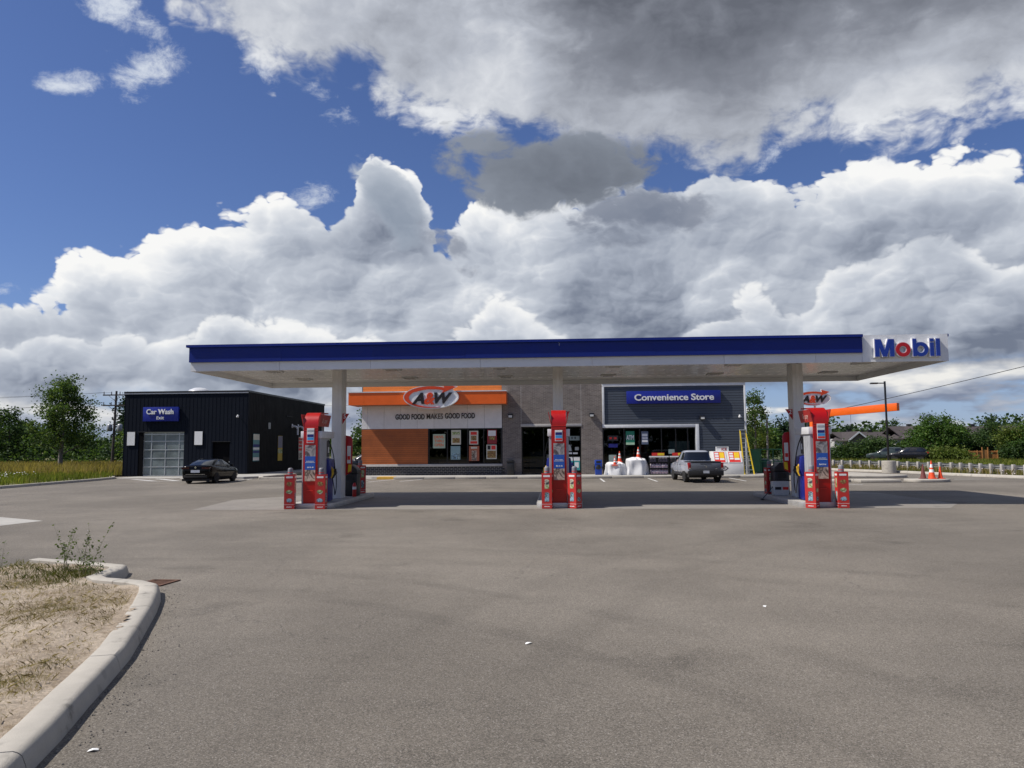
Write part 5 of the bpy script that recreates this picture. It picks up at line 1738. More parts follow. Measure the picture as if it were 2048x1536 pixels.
def sedan(loc, rz, label):
    t = thing('parked_sedan', label, 'car', loc, rz)
    paint = M('black_car_paint', (0.002, 0.002, 0.003), 0.16, 0.0, 0.0, coat=0.12, spec=0.12)
    st_ = [(-2.34, 0.60, 0.44, 0.74, 0.86), (-2.31, 0.74, 0.34, 0.90, 1.02), (-2.22, 0.82, 0.28, 0.99, 1.09), (-2.0, 0.87, 0.25, 1.0, 1.10), (-1.5, 0.895, 0.22, 0.98, 1.07), (-0.8, 0.90, 0.19, 0.95, 1.02),
           (0, 0.90, 0.18, 0.92, 0.98), (0.9, 0.90, 0.18, 0.89, 0.97), (1.4, 0.895, 0.20, 0.85, 0.95), (1.9, 0.87, 0.22, 0.77, 0.85), (2.2, 0.79, 0.26, 0.65, 0.73), (2.34, 0.60, 0.36, 0.55, 0.59)]
    MB().loft(body_sections(st_)).build('body', paint, t, local=True, smooth=True, angle=60)
    lv = [(1.00, -2.16, 1.50, 0.79), (1.12, -1.86, 1.12, 0.755), (1.27, -1.42, 0.62, 0.69), (1.39, -0.96, 0.26, 0.62), (1.445, -0.55, -0.05, 0.51), (1.458, -0.38, -0.2, 0.36)]
    wins = [('rear_window', [(0.10, 218), (0.10, 322), (0.56, 312), (0.56, 228)]), ('windscreen', [(0.10, 38), (0.10, 142), (0.56, 132), (0.56, 48)])]
    for a, sgn in ((0, 1), (180, -1)):
        wins += [('side_window', [(0.17, a - sgn * 27), (0.17, a - sgn * 2), (0.56, a - sgn * 2), (0.56, a - sgn * 24)]), ('side_window', [(0.17, a + sgn * 2), (0.17, a + sgn * 31), (0.56, a + sgn * 25), (0.56, a + sgn * 2)])]
    greenhouse(t, lv, paint, wins, 0.45)
    wheels(t, 0.785, (-1.36, 1.32), 0.34, 0.22, RIMD)
    MB().box(-0.80, 0.80, -2.30, 2.0, 0.17, 0.30).build('underside', UNDER, t, local=True)
    MB().box(-0.70, 0.70, -2.355, -2.24, 0.33, 0.50).build('bumper', UNDER, t, local=True, bev=0.02)
    MB().box(-0.56, 0.56, -2.362, -2.30, 0.55, 0.568).build('chrome_strip', CHROME, t, local=True)
    for s in (-1, 1):
        MB().prism([(s * 0.36, 0.88), (s * 0.80, 0.86), (s * 0.84, 0.98), (s * 0.38, 0.98)], 'y', -2.345, -2.12).build('tail_light', M('smoked_tail_light', (0.035, 0.004, 0.005), 0.12), t, local=True)
        MB().box(s * 0.93 - 0.09, s * 0.93 + 0.09, 0.72, 0.82, 0.98, 1.10).build('mirror', paint, t, local=True, bev=0.03)
        MB().box(*sorted((s * 0.50, s * 0.78)), 2.14, 2.22, 0.58, 0.68).build('head_light', LAMPW, t, local=True)
        for y in (-0.35, 0.6):
            MB().box(*sorted((s * 0.885, s * 0.905)), y, y + 0.18, 0.80, 0.825).build('door_handle', paint, t, local=True)
    MB().box(-0.26, 0.26, -2.366, -2.30, 0.66, 0.81).build('licence_plate', PLATE, t, local=True)
    MB().cyl((0, -2.345, 0.96), (0, -2.25, 0.96), 0.06, n=18).build('badge', CHROME, t, local=True)
    return t


sedan((-21.35, 44.8, 0), R(3), 'black four door sedan parked beside the car wash')


def pickup(loc, rz, label):
    t = thing('pickup_truck', label, 'pickup', loc, rz)
    paint = M('silver_truck_paint', (0.37, 0.39, 0.44), 0.30, 0.15, 0.03, 1.0, coat=0.7)
    gate = M('shaded_silver_paint', (0.13, 0.143, 0.17), 0.35, 0.15, 0.03, 1.0, coat=0.5)  # the truck's silver darkened: shade on the rear put into the colour
    st_ = [(-2.66, 0.90, 0.58, 0.98, 1.12), (-2.60, 0.955, 0.50, 1.0, 1.135), (-2.3, 0.985, 0.46, 1.0, 1.14), (-1.6, 0.99, 0.44, 1.0, 1.14), (-0.8, 0.99, 0.42, 1.0, 1.14), (0.2, 0.99, 0.42, 0.99, 1.13), (1.2, 0.99, 0.42, 0.98, 1.13),
           (1.7, 0.985, 0.44, 0.95, 1.10), (2.2, 0.96, 0.46, 0.90, 1.04), (2.55, 0.88, 0.50, 0.80, 0.94), (2.67, 0.72, 0.56, 0.68, 0.76)]
    MB().loft(body_sections(st_)).build('body', paint, t, local=True, smooth=True, angle=60)
    lv = [(1.08, -0.86, 1.72, 0.86), (1.22, -0.83, 1.42, 0.83), (1.45, -0.76, 0.98, 0.76), (1.66, -0.66, 0.62, 0.70), (1.745, -0.52, 0.40, 0.60), (1.765, -0.30, 0.15, 0.42)]
    wins = [('rear_window', [(0.16, 214), (0.16, 326), (0.60, 324), (0.60, 216)]), ('windscreen', [(0.12, 38), (0.12, 142), (0.58, 136), (0.58, 44)])]
    for a, sgn in ((0, 1), (180, -1)):
        wins += [('side_window', [(0.20, a - sgn * 33), (0.20, a - sgn * 3), (0.58, a - sgn * 3), (0.58, a - sgn * 31)]), ('side_window', [(0.20, a + sgn * 3), (0.20, a + sgn * 34), (0.58, a + sgn * 29), (0.58, a + sgn * 3)])]
    greenhouse(t, lv, paint, wins, 0.42)
    wheels(t, 0.86, (-1.55, 1.63), 0.375, 0.245, RIMD)
    MB().box(-0.88, 0.88, -2.5, 2.4, 0.30, 0.52).build('underside', UNDER, t, local=True)
    # bed cover, tailgate and bumper
    MB().box(-0.84, 0.84, -2.50, -0.90, 1.130, 1.160).build('bed_cover', BLACK, t, local=True, bev=0.01)
    MB().box(-0.80, 0.80, -2.695, -2.60, 0.70, 1.10).build('tailgate', gate, t, local=True, bev=0.03)
    MB().box(-0.82, 0.82, -2.70, -2.54, 1.095, 1.165).build('tailgate_cap', BLACK, t, local=True, bev=0.015)
    MB().box(-0.30, 0.30, -2.70, -2.69, 1.02, 1.05).build('tailgate_handle', BLACK, t, local=True)
    MB().box(-0.95, 0.95, -2.74, -2.45, 0.40, 0.68).build('bumper', M('bumper_black', (0.012, 0.012, 0.013), 0.55), t, local=True, bev=0.04)
    MB().box(-0.16, 0.16, -2.755, -2.741, 0.53, 0.67).build('licence_plate', PLATE, t, local=True)
    bd = MB().box(-0.09, -0.02, -2.704, -2.696, 0.925, 0.955)
    bd.prism([(-0.04, 0.86), (0.02, 0.93), (0.06, 0.86), (0.03, 0.84)], 'y', -2.704, -2.696)
    bd.build('badge', CHROME, t, local=True)
    MB().box(0.50, 0.60, -2.703, -2.696, 0.755, 0.785).build('badge', CHROME, t, local=True)
    for s in (-1, 1):
        MB().box(*sorted((s * 0.81, s * 0.955)), -2.685, -2.42, 0.74, 1.10).build('tail_light', TAILR, t, local=True, bev=0.03)
        MB().box(*sorted((s * 0.83, s * 0.93)), -2.69, -2.684, 0.76, 0.82).build('reversing_light', M('reversing_lens', (0.45, 0.42, 0.40), 0.2), t, local=True)
        MB().box(s * 1.06 - 0.11, s * 1.06 + 0.11, 0.92, 1.03, 1.10, 1.30).build('mirror', BLACK, t, local=True, bev=0.03)
        MB().box(*sorted((s * 0.55, s * 0.86)), 2.46, 2.58, 0.80, 0.92).build('head_light', LAMPW, t, local=True)
        MB().box(*sorted((s * 0.955, s * 1.002)), -1.05, 1.15, 0.40, 0.50).build('sill_trim', BLACK, t, local=True)
        for y in (-0.55, 0.55):
            MB().box(*sorted((s * 0.985, s * 1.01)), y, y + 0.2, 0.98, 1.01).build('door_handle', paint, t, local=True)
        for y in (-0.82, 0.14, 1.18):
            MB().box(*sorted((s * 0.984, s * 0.992)), y - 0.006, y + 0.006, 0.52, 1.08).build('door_gap', UNDER, t, local=True)
    MB().tube([(0.62, -2.60, 0.36), (0.62, -2.72, 0.36)], 0.035, 8).build('exhaust', CHROME, t, local=True)
    return t


pickup((7.92, 43.65, 0), R(2.2), 'silver grey four door pickup parked nose in at the shop')


def suv(loc, rz, label, col, name='parked_suv', group=None):
    t = thing(name, label, 'suv', loc, rz, group)
    paint = M('suv_paint_%d' % len(MATS), col, 0.3, 0.0, 0.02, coat=0.3, spec=0.3)
    st_ = [(-2.28, 0.72, 0.50, 0.86, 0.98), (-2.22, 0.86, 0.38, 1.0, 1.10), (-1.9, 0.91, 0.32, 1.02, 1.12), (-0.9, 0.92, 0.28, 1.0, 1.10), (0.4, 0.92, 0.28, 0.98, 1.08), (1.2, 0.92, 0.30, 0.95, 1.06), (1.8, 0.89, 0.32, 0.88, 0.98), (2.15, 0.82, 0.36, 0.78, 0.88), (2.28, 0.66, 0.44, 0.66, 0.72)]
    MB().loft(body_sections(st_)).build('body', paint, t, local=True, smooth=True, angle=60)
    lv = [(1.04, -2.16, 1.30, 0.82), (1.22, -2.08, 0.98, 0.79), (1.42, -1.94, 0.62, 0.72), (1.60, -1.70, 0.30, 0.64), (1.68, -1.4, 0.05, 0.52), (1.70, -1.1, -0.2, 0.36)]
    wins = [('rear_window', [(0.14, 216), (0.14, 324), (0.56, 318), (0.56, 222)]), ('windscreen', [(0.12, 40), (0.12, 140), (0.56, 134), (0.56, 46)])]
    for a, sgn in ((0, 1), (180, -1)):
        wins += [('side_window', [(0.18, a - sgn * 36), (0.18, a - sgn * 3), (0.56, a - sgn * 3), (0.56, a - sgn * 33)]), ('side_window', [(0.18, a + sgn * 3), (0.18, a + sgn * 33), (0.56, a + sgn * 28), (0.56, a + sgn * 3)])]
    greenhouse(t, lv, paint, wins, 0.42)
    wheels(t, 0.80, (-1.36, 1.36), 0.35, 0.22, RIMD)
    for s in (-1, 1):
        MB().box(*sorted((s * 0.62, s * 0.86)), -2.26, -2.10, 0.90, 1.12).build('tail_light', TAILR, t, local=True, bev=0.02)
        MB().box(*sorted((s * 0.50, s * 0.80)), 2.12, 2.22, 0.72, 0.84).build('head_light', LAMPW, t, local=True)
        MB().box(s * 1.0 - 0.1, s * 1.0 + 0.1, 0.74, 0.84, 1.05, 1.2).build('mirror', paint, t, local=True, bev=0.03)
    return t


suv((-15.9, 61.5, 0), R(90), 'dark SUV waiting in the lane between car wash and diner', (0.010, 0.012, 0.016))
suv((40.6, 94.6, 0), R(62), 'dark green grey SUV parked by the hedges beyond the road', (0.035, 0.05, 0.05))
suv((41.9, 91.8, 0), R(58), 'black SUV parked nearest the road beside the dark green one', (0.008, 0.008, 0.010))

# ================================================================== things in front of the shop
TARP = M('white_tarpaulin', (0.66, 0.66, 0.66), 0.55, 0, 0.04, 2.0)


def tarp(loc, sx, sy, h, seed, label, lean=0.0):
    """pallet of goods under a draped, creased white sheet"""
    t = thing('covered_pallet', label, 'pallet', loc, 0, 'goods under white sheets')
    r_ = np.random.default_rng(seed)
    nu, nv = 72, 30
    ph = r_.uniform(0, 6.28, 8)
    V, Fc = [], []
    for j in range(nv + 1):
        v = j / nv                                  # 0 top centre .. 1 ground
        for i in range(nu):
            a = 2 * math.pi * i / nu
            c, s = math.cos(a), math.sin(a)
            e = 0.62
            ux, uy = math.copysign(abs(c) ** e, c), math.copysign(abs(s) ** e, s)
            if v < 0.45:
                rr = (v / 0.45)
                k = rr ** 0.9
                z = h * (1.0 - 0.16 * rr ** 2.2) + 0.05 * math.sin(3 * ux * k + ph[0]) * math.cos(2.6 * uy * k + ph[1]) - 0.22 * abs(math.sin(5 * ux * k + 3.7 * uy * k + ph[2])) ** 4 * k
                out_ = k * 0.94
            else:
                d = (v - 0.45) / 0.55
                z = h * 0.84 * (1 - d) + 0.01
                fold = math.sin(a * 5 + ph[3]) * 0.5 + math.sin(a * 9 + ph[4] + d * 2.0) * 0.35 + math.sin(a * 14 + ph[5]) * 0.2
                out_ = 0.94 + 0.10 * d + 0.15 * fold * (0.35 + d) - 0.05 * math.sin(d * 6.0 + 3 * math.sin(a * 2 + ph[6])) * (1 - d)
            V.append((ux * out_ * sx / 2 + lean * z, uy * out_ * sy / 2, max(z, 0.006)))
    for j in range(nv):
        for i in range(nu):
            Fc.append((j * nu + i, j * nu + (i + 1) % nu, (j + 1) * nu + (i + 1) % nu, (j + 1) * nu + i))
    m = MB().add(V, Fc)
    m.build('sheet', TARP, t, local=True, smooth=True, angle=50)
    MB().box(-sx / 2 + 0.12, sx / 2 - 0.10, -sy / 2 + 0.12, sy / 2 - 0.10, 0.005, 0.13).build('pallet', M('pallet_blue', (0.03, 0.09, 0.22), 0.7), t, local=True)


PZ = 0.152
tarp((3.80, 49.45, PZ), 1.34, 1.15, 0.86, 3, 'lower mound of goods under a white sheet beside the blue bin', -0.03)
tarp((5.18, 49.45, PZ), 1.40, 1.2, 1.16, 5, 'taller mound of goods under a white sheet with one cone on top', -0.05)


def cone(loc, label, h=0.72, bands=2, base=True, tilt=0.0, mat=None, group='orange traffic cones'):
    t = thing('traffic_cone', label, 'traffic cone', loc, 0, group)
    t.rotation_euler = (tilt, 0, 0)
    mt = mat or CONEO
    r0, r1 = 0.135 * h / 0.72, 0.022
    if base:
        MB().box(-0.18, 0.18, -0.18, 0.18, 0.0, 0.035).build('base', mt, t, local=True, bev=0.01)
    MB().lathe([(r0, 0.03), (r0 * 0.96, 0.06), (r1, h - 0.01), (0.0001, h)], n=18).build('body', mt, t, local=True, smooth=True)
    for k in range(bands):
        z0, z1 = ((0.62, 0.80), (0.36, 0.52))[k]
        ra, rb_ = [r0 * 0.96 + (r1 - r0 * 0.96) * ((z * h - 0.06) / (h - 0.07)) + 0.002 for z in (z0, z1)]
        MB().lathe([(ra, z0 * h), (rb_, z1 * h)], n=18).build('reflective_band', WHITEP, t, local=True, smooth=True)


cone((3.72, 49.0, PZ + 0.62), 'smaller front traffic cone lying low on the lower white mound', 0.60)
cone((4.08, 49.5, PZ + 0.84), 'taller traffic cone at the back of the lower white mound', 0.72)
cone((5.30, 49.4, PZ + 1.08), 'traffic cone standing on the taller white mound', 0.74)
cone((20.1, 41.45, 0.15), 'white banded traffic cone on the end of the median', 0.98)
cone((20.62, 41.6, 0.15), 'plain orange traffic cone beside the banded one on the median', 0.66, 0, True, 0.0, None)
cone((19.72, 41.6, 0.15), 'dull brown red cone behind the banded cone on the median', 0.8, 0, True, 0.0, M('cone_faded', (0.16, 0.045, 0.04), 0.7))
cone((-12.9, 52.0, 0.152), 'orange cone with a white top by the diner corner, left of the pair', 0.72, 1)
cone((-12.25, 52.2, 0.152), 'white topped cone by the diner corner, right of the pair', 0.72, 1)


def rack(x0, label, pmat, lab2):
    t = thing('drinks_rack', label, 'rack', (x0 + 0.6, 49.4, PZ), 0, 'black drinks racks')
    w, d, h = 1.22, 0.55, 1.16
    f = MB()
    for x in (0.0, w - 0.03):
        for y in (0.0, d - 0.03):
            f.box(x, x + 0.03, y, y + 0.03, 0, h)
    f.box(0.0, w, d - 0.02, d, 0.0, h)
    f.build('frame', BLACK, t, local=True)
    for z in (0.04, 0.42, 0.80):
        MB().box(0, w, 0, d, z, z + 0.02).build('shelf', BLACK, t, local=True)
    MB().box(-0.02, w + 0.02, -0.03, 0.02, h - 0.02, h + 0.06).build('shelf_edge', WHITEP, t, local=True)
    hd = MB().box(0.18, w - 0.22, 0.2, 0.24, h + 0.07, h + 0.27).build('header', REDL, t, local=True)
    MB().box(0.55, w - 0.24, 0.196, 0.2, h + 0.09, h + 0.25).build('header_print', YELLOW, hd, local=True)
    t.location = (x0, 49.0, PZ)
    WPOS[t.name] = Vector(t.location)
    top = picture_mat('wrapped_pack_dark', [(0.05, 0.04, 0.06), (0.12, 0.09, 0.12), (0.03, 0.03, 0.04)], 11.0, 2.0)
    for r_ in range(3):
        for k in range(6):
            m = MB()
            m.box(0.0, 0.178, 0.0, 0.22, 0.0, 0.20)
            m.lathe([(0.05, 0.20), (0.05, 0.25), (0.02, 0.30)], (0.05, 0.1, 0.0), 8)
            m.lathe([(0.05, 0.20), (0.05, 0.25), (0.02, 0.30)], (0.13, 0.1, 0.0), 8)
            if (r_, k) == (0, 0):
                pm_ = m.mesh('drinks_pack', bev=0.012)
                pm_b = pm_.copy()
            if r_ == 2 and k == 2:
                continue
            o_ = put('drinks_pack', pm_ if r_ < 2 else pm_b, pmat if r_ < 2 else top, None, (x0 + 0.045 + k * 0.19, 49.03 + rng.uniform(0, 0.02), PZ + 0.062 + r_ * 0.38))
            tag(o_, lab2[r_] + ', ' + ('first', 'second', 'third', 'fourth', 'fifth', 'sixth')[k] + ' from left', 'drinks pack', 'drinks packs on the racks')


PK1 = picture_mat('wrapped_pack_white_plum', [(0.55, 0.52, 0.54), (0.22, 0.10, 0.16), (0.66, 0.62, 0.64)], 13.0, 5.0)
PK2 = picture_mat('wrapped_pack_blue_white', [(0.40, 0.48, 0.56), (0.04, 0.12, 0.34), (0.60, 0.64, 0.68)], 13.0, 8.0)
rack(5.98, 'black rack of plum and white bottle packs beside the white mounds', PK1, ('white and plum bottle pack on the bottom shelf of the left rack', 'white and plum bottle pack on the middle shelf of the left rack', 'dark bottle pack on the top shelf of the left rack'))
rack(7.30, 'black rack of blue and white bottle packs behind the pickup', PK2, ('blue and white bottle pack on the bottom shelf of the right rack', 'blue and white bottle pack on the middle shelf of the right rack', 'dark bottle pack on the top shelf of the right rack'))

# bins by the shop
t = thing('recycling_bin', 'blue recycling bin with a dark bag at the brick pier', 'bin', (2.68, 49.6, PZ), 0)
BIN = M('bin_blue', (0.010, 0.055, 0.36), 0.45)
MB().prism([(-0.21, 0.0), (0.21, 0.0), (0.235, 0.98), (-0.235, 0.98)], 'y', -0.22, 0.22).build('body', BIN, t, local=True, bev=0.02)
MB().box(-0.245, 0.245, -0.235, 0.235, 0.70, 0.76).build('rim', BIN, t, local=True)
MB().box(-0.15, 0.15, -0.226, -0.219, 0.78, 0.92).build('slot', RUBBER, t, local=True)
bg_ = MB().lathe([(0.25, 0.36), (0.29, 0.42), (0.30, 0.50), (0.26, 0.60), (0.25, 0.66)], n=22)
bg_.v = [(x * (1 + 0.12 * math.sin(9 * math.atan2(y, x) + z * 20)), y * 0.95, z) for x, y, z in bg_.v]
bg_.build('bag', BLACK, t, local=True, smooth=True)
t = thing('waste_bin', 'black waste bin against the brick left of the entrance', 'waste bin', (-3.18, 50.05, PZ), 0)
MB().box(-0.24, 0.24, -0.22, 0.22, 0.0, 0.84).build('body', BLACK, t, local=True, bev=0.03)
MB().prism([(-0.26, 0.845), (0.26, 0.845), (0.20, 1.02), (-0.20, 1.02)], 'y', -0.24, 0.24).build('lid', BLACK, t, local=True, bev=0.02)

# ice merchandiser
ICEW = M('ice_chest_white', (0.70, 0.69, 0.66), 0.4, 0, 0.05, 2.0)
t = thing('ice_chest', 'white ice merchandiser with red and yellow door stickers under the ladder side', 'ice chest', (11.0, 49.4, PZ))
y0, y1 = 48.95, 49.95
MB().prism([(y0, PZ), (y1, PZ), (y1, PZ + 1.50), (y0 + 0.42, PZ + 1.50), (y0, PZ + 0.74)], 'x', 10.02, 12.0).build('cabinet', ICEW, t, bev=0.015)
sl = 0.42 / 0.76
for xa, xb in ((10.12, 10.95), (11.05, 11.92)):
    def slab(x0, x1, u0, u1, off, mat, nm, par):
        zA, zB = PZ + 0.74 + u0 * 0.76, PZ + 0.74 + u1 * 0.76
        yA, yB = y0 + (zA - PZ - 0.74) * sl, y0 + (zB - PZ - 0.74) * sl
        nn = Vector((0, -1, sl)).normalized() * off
        m = MB()
        m.add([(x0, yA, zA), (x1, yA, zA), (x1, yB, zB), (x0, yB, zB)] + [(x0, yA + nn.y, zA + nn.z), (x1, yA + nn.y, zA + nn.z), (x1, yB + nn.y, zB + nn.z), (x0, yB + nn.y, zB + nn.z)],
              [(0, 1, 2, 3), (7, 6, 5, 4), (0, 4, 5, 1), (1, 5, 6, 2), (2, 6, 7, 3), (3, 7, 4, 0)])
        return m.build(nm, mat, par)
    dd = slab(xa, xb, 0.03, 0.97, 0.03, ICEW, 'door', t)
    w_ = xb - xa
    slab(xa + 0.06, xb - 0.10, 0.06, 0.92, 0.034, REDL, 'sticker', dd)
    slab(xa + 0.40, xb - 0.14, 0.40, 0.88, 0.038, M('sticker_yellow', (0.85, 0.55, 0.02), 0.5), 'sticker', dd)
    slab(xa + 0.40, xb - 0.14, 0.24, 0.39, 0.038, WHITEP, 'sticker', dd)
    for k in range(3):
        slab(xa + 0.10, xa + 0.34, 0.28 + k * 0.21, 0.43 + k * 0.21, 0.038, WHITEP, 'sticker', dd)
    MB().tube([(xb - 0.05, y0 + 0.16, PZ + 0.98), (xb - 0.05, y0 + 0.30, PZ + 1.24)], 0.016, 6).build('handle', DARKM, dd)
isn = MB().box(10.38, 11.22, 49.62, 49.66, PZ + 1.505, PZ + 1.80).build('ice_sign', WHITEP, t)
put('lettering', TXT['ice'].copy(), M('ice_letter_red', (0.35, 0.03, 0.04), 0.5), isn, (10.92, 49.612, PZ + 1.62))
MB().box(10.46, 11.14, 49.612, 49.619, PZ + 1.72, PZ + 1.765).build('sign_print', GREYM, isn)
hx = [(10.58 + 0.36 * math.cos(R(a)) * 1.25, PZ + 0.41 + 0.19 * math.sin(R(a))) for a in (0, 55, 125, 180, 235, 305)]
hi = [(10.58 + 0.30 * math.cos(R(a)) * 1.25, PZ + 0.41 + 0.14 * math.sin(R(a))) for a in (0, 55, 125, 180, 235, 305)]
lg = MB().ring(hx, hi, 'y', y0 - 0.006, y0 - 0.001)
lg.box(10.34, 10.84, y0 - 0.006, y0 - 0.001, PZ + 0.43, PZ + 0.47)
lg.box(10.34, 10.80, y0 - 0.006, y0 - 0.001, PZ + 0.35, PZ + 0.39)
lg.build('logo_print', DARKM, t)

# step ladder
t = thing('step_ladder', 'tall yellow step ladder leaning beside the ice merchandiser', 'ladder', (12.35, 49.3, PZ))
for (xa, xb) in ((12.04, 11.96), (12.66, 12.30)):
    MB().add([(xa - 0.035, 48.95, PZ), (xa + 0.035, 48.95, PZ), (xa + 0.035, 49.03, PZ), (xa - 0.035, 49.03, PZ), (xb - 0.03, 49.45, PZ + 2.86), (xb + 0.03, 49.45, PZ + 2.86), (xb + 0.03, 49.53, PZ + 2.86), (xb - 0.03, 49.53, PZ + 2.86)],
             [(0, 3, 2, 1), (4, 5, 6, 7), (0, 1, 5, 4), (1, 2, 6, 5), (2, 3, 7, 6), (3, 0, 4, 7)]).build('front_rail', YELLOW, t)
    MB().tube([(xa + 0.02, 50.3, PZ + 0.01), (xb, 49.56, PZ + 2.8)], 0.022, 6).build('rear_rail', ALU, t)
for k in range(9):
    u = (k + 1) / 9.8
    xl, xr, yy = 12.04 - 0.08 * u + 0.03, 12.66 - 0.36 * u - 0.03, 48.99 + 0.5 * u
    MB().box(xl, xr, yy - 0.035, yy + 0.045, PZ + 2.86 * u - 0.015, PZ + 2.86 * u + 0.015).build('step', ALU, t)
MB().box(11.93, 12.33, 49.38, 49.62, PZ + 2.86, PZ + 2.92).build('top_cap', ALU, t)
MB().box(12.0, 12.52, 49.35, 49.7, PZ + 0.98, PZ + 1.02).build('shelf', ALU, t)

# green enclosure by the side of the store
GRN = M('enclosure_green', (0.015, 0.11, 0.045), 0.5)
t = thing('green_cage', 'green metal cage enclosure behind the ladder', 'enclosure', (13.9, 51, 0.15))
f = MB()
for x, y in ((12.9, 51.0), (13.62, 51.0), (15.0, 51.0), (12.9, 53.0), (15.0, 53.0), (14.5, 52.2)):
    f.box(x, x + 0.06, y, y + 0.06, 0.1, 1.72)
f.box(12.9, 15.06, 51.0, 51.06, 1.721, 1.78)
f.box(12.9, 15.06, 53.0, 53.06, 1.721, 1.78)
f.box(12.9, 15.06, 51.0, 51.06, 0.92, 0.96)
f.build('frame', GRN, t)
MB().box(12.97, 13.6, 51.02, 51.04, 0.2, 1.70).build('panel', GRN, t)
t = thing('green_tank', 'rounded dark green tank inside the cage', 'tank', (14.1, 52, 0.15))
MB().lathe([(0.45, 0.0), (0.5, 0.15), (0.5, 0.65), (0.36, 0.9), (0.0001, 0.98)], n=20).build('tank', M('tank_green', (0.012, 0.07, 0.035), 0.5), t, local=True, smooth=True)


# ================================================================== vegetation
def leaf_mat(name, c0, c1, trans=0.35, c2=None):
    if name in MATS:
        return MATS[name]
    m = bpy.data.materials.new(name)
    m.use_nodes = True
    nt = m.node_tree
    nt.nodes.clear()
    out = nt.nodes.new('ShaderNodeOutputMaterial')
    ge = nt.nodes.new('ShaderNodeNewGeometry')
    rnd = E(nt, ge.outputs['Random Per Island'])
    st_ = [(0.0, c0), (0.7, c1), (1.0, c2 or c1)]
    n = nnoise(nt, objco(nt), 0.7, 2.0).step(0.3, 0.7, 0.72, 1.25)
    col = nmix(nt, 1.0, rnd.ramp(st_), ncomb(nt, n, n, n), 'MULTIPLY')
    df = nt.nodes.new('ShaderNodeBsdfPrincipled')
    df.inputs['Roughness'].default_value = 0.55
    df.inputs['Specular IOR Level'].default_value = 0.12
    tr = nt.nodes.new('ShaderNodeBsdfTranslucent')
    nt.links.new(col.k, df.inputs['Base Color'])
    tcol = nmix(nt, 1.0, col, (1.2, 1.3, 0.6), 'MULTIPLY')
    nt.links.new(tcol.k, tr.inputs['Color'])
    mx = nt.nodes.new('ShaderNodeMixShader')
    mx.inputs[0].default_value = trans
    nt.links.new(df.outputs[0], mx.inputs[1])
    nt.links.new(tr.outputs[0], mx.inputs[2])
    nt.links.new(mx.outputs[0], out.inputs[0])
    MATS[name] = m
    return m


def np_mesh(name, V, nper):
    """mesh of separate polygons with nper corners each; V has shape (n, nper, 3)"""
    me = bpy.data.meshes.new(name)
    n = len(V)
    me.vertices.add(n * nper)
    me.vertices.foreach_set('co', np.ascontiguousarray(V, dtype=np.float32).ravel())
    me.loops.add(n * nper)
    me.loops.foreach_set('vertex_index', np.arange(n * nper, dtype=np.int32))
    me.polygons.add(n)
    me.polygons.foreach_set('loop_start', np.arange(0, n * nper, nper, dtype=np.int32))
    me.update(calc_edges=True)
    return me


def leaves(centres, size, r_, up=0.35):
    """rhombic leaves at centres"""
    n = len(centres)
    d = r_.normal(0, 1, (n, 3))
    d[:, 2] = d[:, 2] * 0.7 - 0.15
    d /= np.linalg.norm(d, axis=1)[:, None]
    nn = r_.normal(0, 1, (n, 3))
    nn[:, 2] += up
    w = np.cross(d, nn)
    w /= np.linalg.norm(w, axis=1)[:, None] + 1e-9
    s = size * r_.uniform(0.6, 1.35, n)[:, None]
    V = np.stack([centres - d * s * 0.5, centres + w * s * 0.34, centres + d * s * 0.55, centres - w * s * 0.34], 1)
    return V


def crown_points(r_, n, c, rad, shape, clumps, spread, hollow=0.45):
    """leaf centres gathered in clumps over an uneven crown"""
    out = []
    k = 0
    cl = []
    while len(cl) < clumps:
        p = r_.uniform(-1, 1, 3)
        rr = np.linalg.norm(p * np.array([1, 1, 1]))
        if rr > 1 or rr < hollow * r_.uniform(0.3, 1.0):
            continue
        z = (p[2] + 1) / 2
        w = shape(z)
        a = math.atan2(p[1], p[0])
        wob = 1 + 0.18 * math.sin(3 * a + 2.0 * z * 5) + 0.12 * math.sin(5 * a - z * 9)
        rxy = math.hypot(p[0], p[1]) / max(math.sqrt(max(1 - p[2] ** 2, 1e-3)), 0.25)
        cl.append((c[0] + math.cos(a) * rxy * w * rad[0] * wob, c[1] + math.sin(a) * rxy * w * rad[1] * wob, c[2] + p[2] * rad[2]))
    cl = np.array(cl)
    ci = r_.integers(0, clumps, n)
    sz = r_.uniform(0.55, 1.25, clumps)
    pts = cl[ci] + r_.normal(0, 1, (n, 3)) * (spread * sz[ci])[:, None] * np.array([1, 1, 0.75])
    return pts, cl


ROUND = lambda z: math.sqrt(max(1 - (2 * z - 1) ** 2, 0.0)) * 0.9 + 0.1
OVAL = lambda z: (0.35 + 0.75 * math.sin(math.pi * min(max(z * 0.86 + 0.10, 0), 1))) * (1.0 - 0.45 * z)
CONE = lambda z: 0.08 + 0.92 * (1 - z) ** 0.85
LEAF_A = leaf_mat('birch_leaf', (0.046, 0.084, 0.026), (0.085, 0.135, 0.042), 0.40, (0.14, 0.175, 0.06))
LEAF_B = leaf_mat('dark_leaf', (0.028, 0.056, 0.020), (0.058, 0.100, 0.033), 0.38, (0.10, 0.145, 0.05))
LEAF_C = leaf_mat('hedge_leaf', (0.036, 0.080, 0.018), (0.072, 0.138, 0.030), 0.38, (0.13, 0.185, 0.048))
LEAF_Y = leaf_mat('yellow_green_leaf', (0.070, 0.105, 0.022), (0.12, 0.16, 0.035), 0.35, (0.17, 0.19, 0.05))
NEEDLE = leaf_mat('conifer_needles', (0.014, 0.032, 0.016), (0.030, 0.055, 0.026), 0.2)
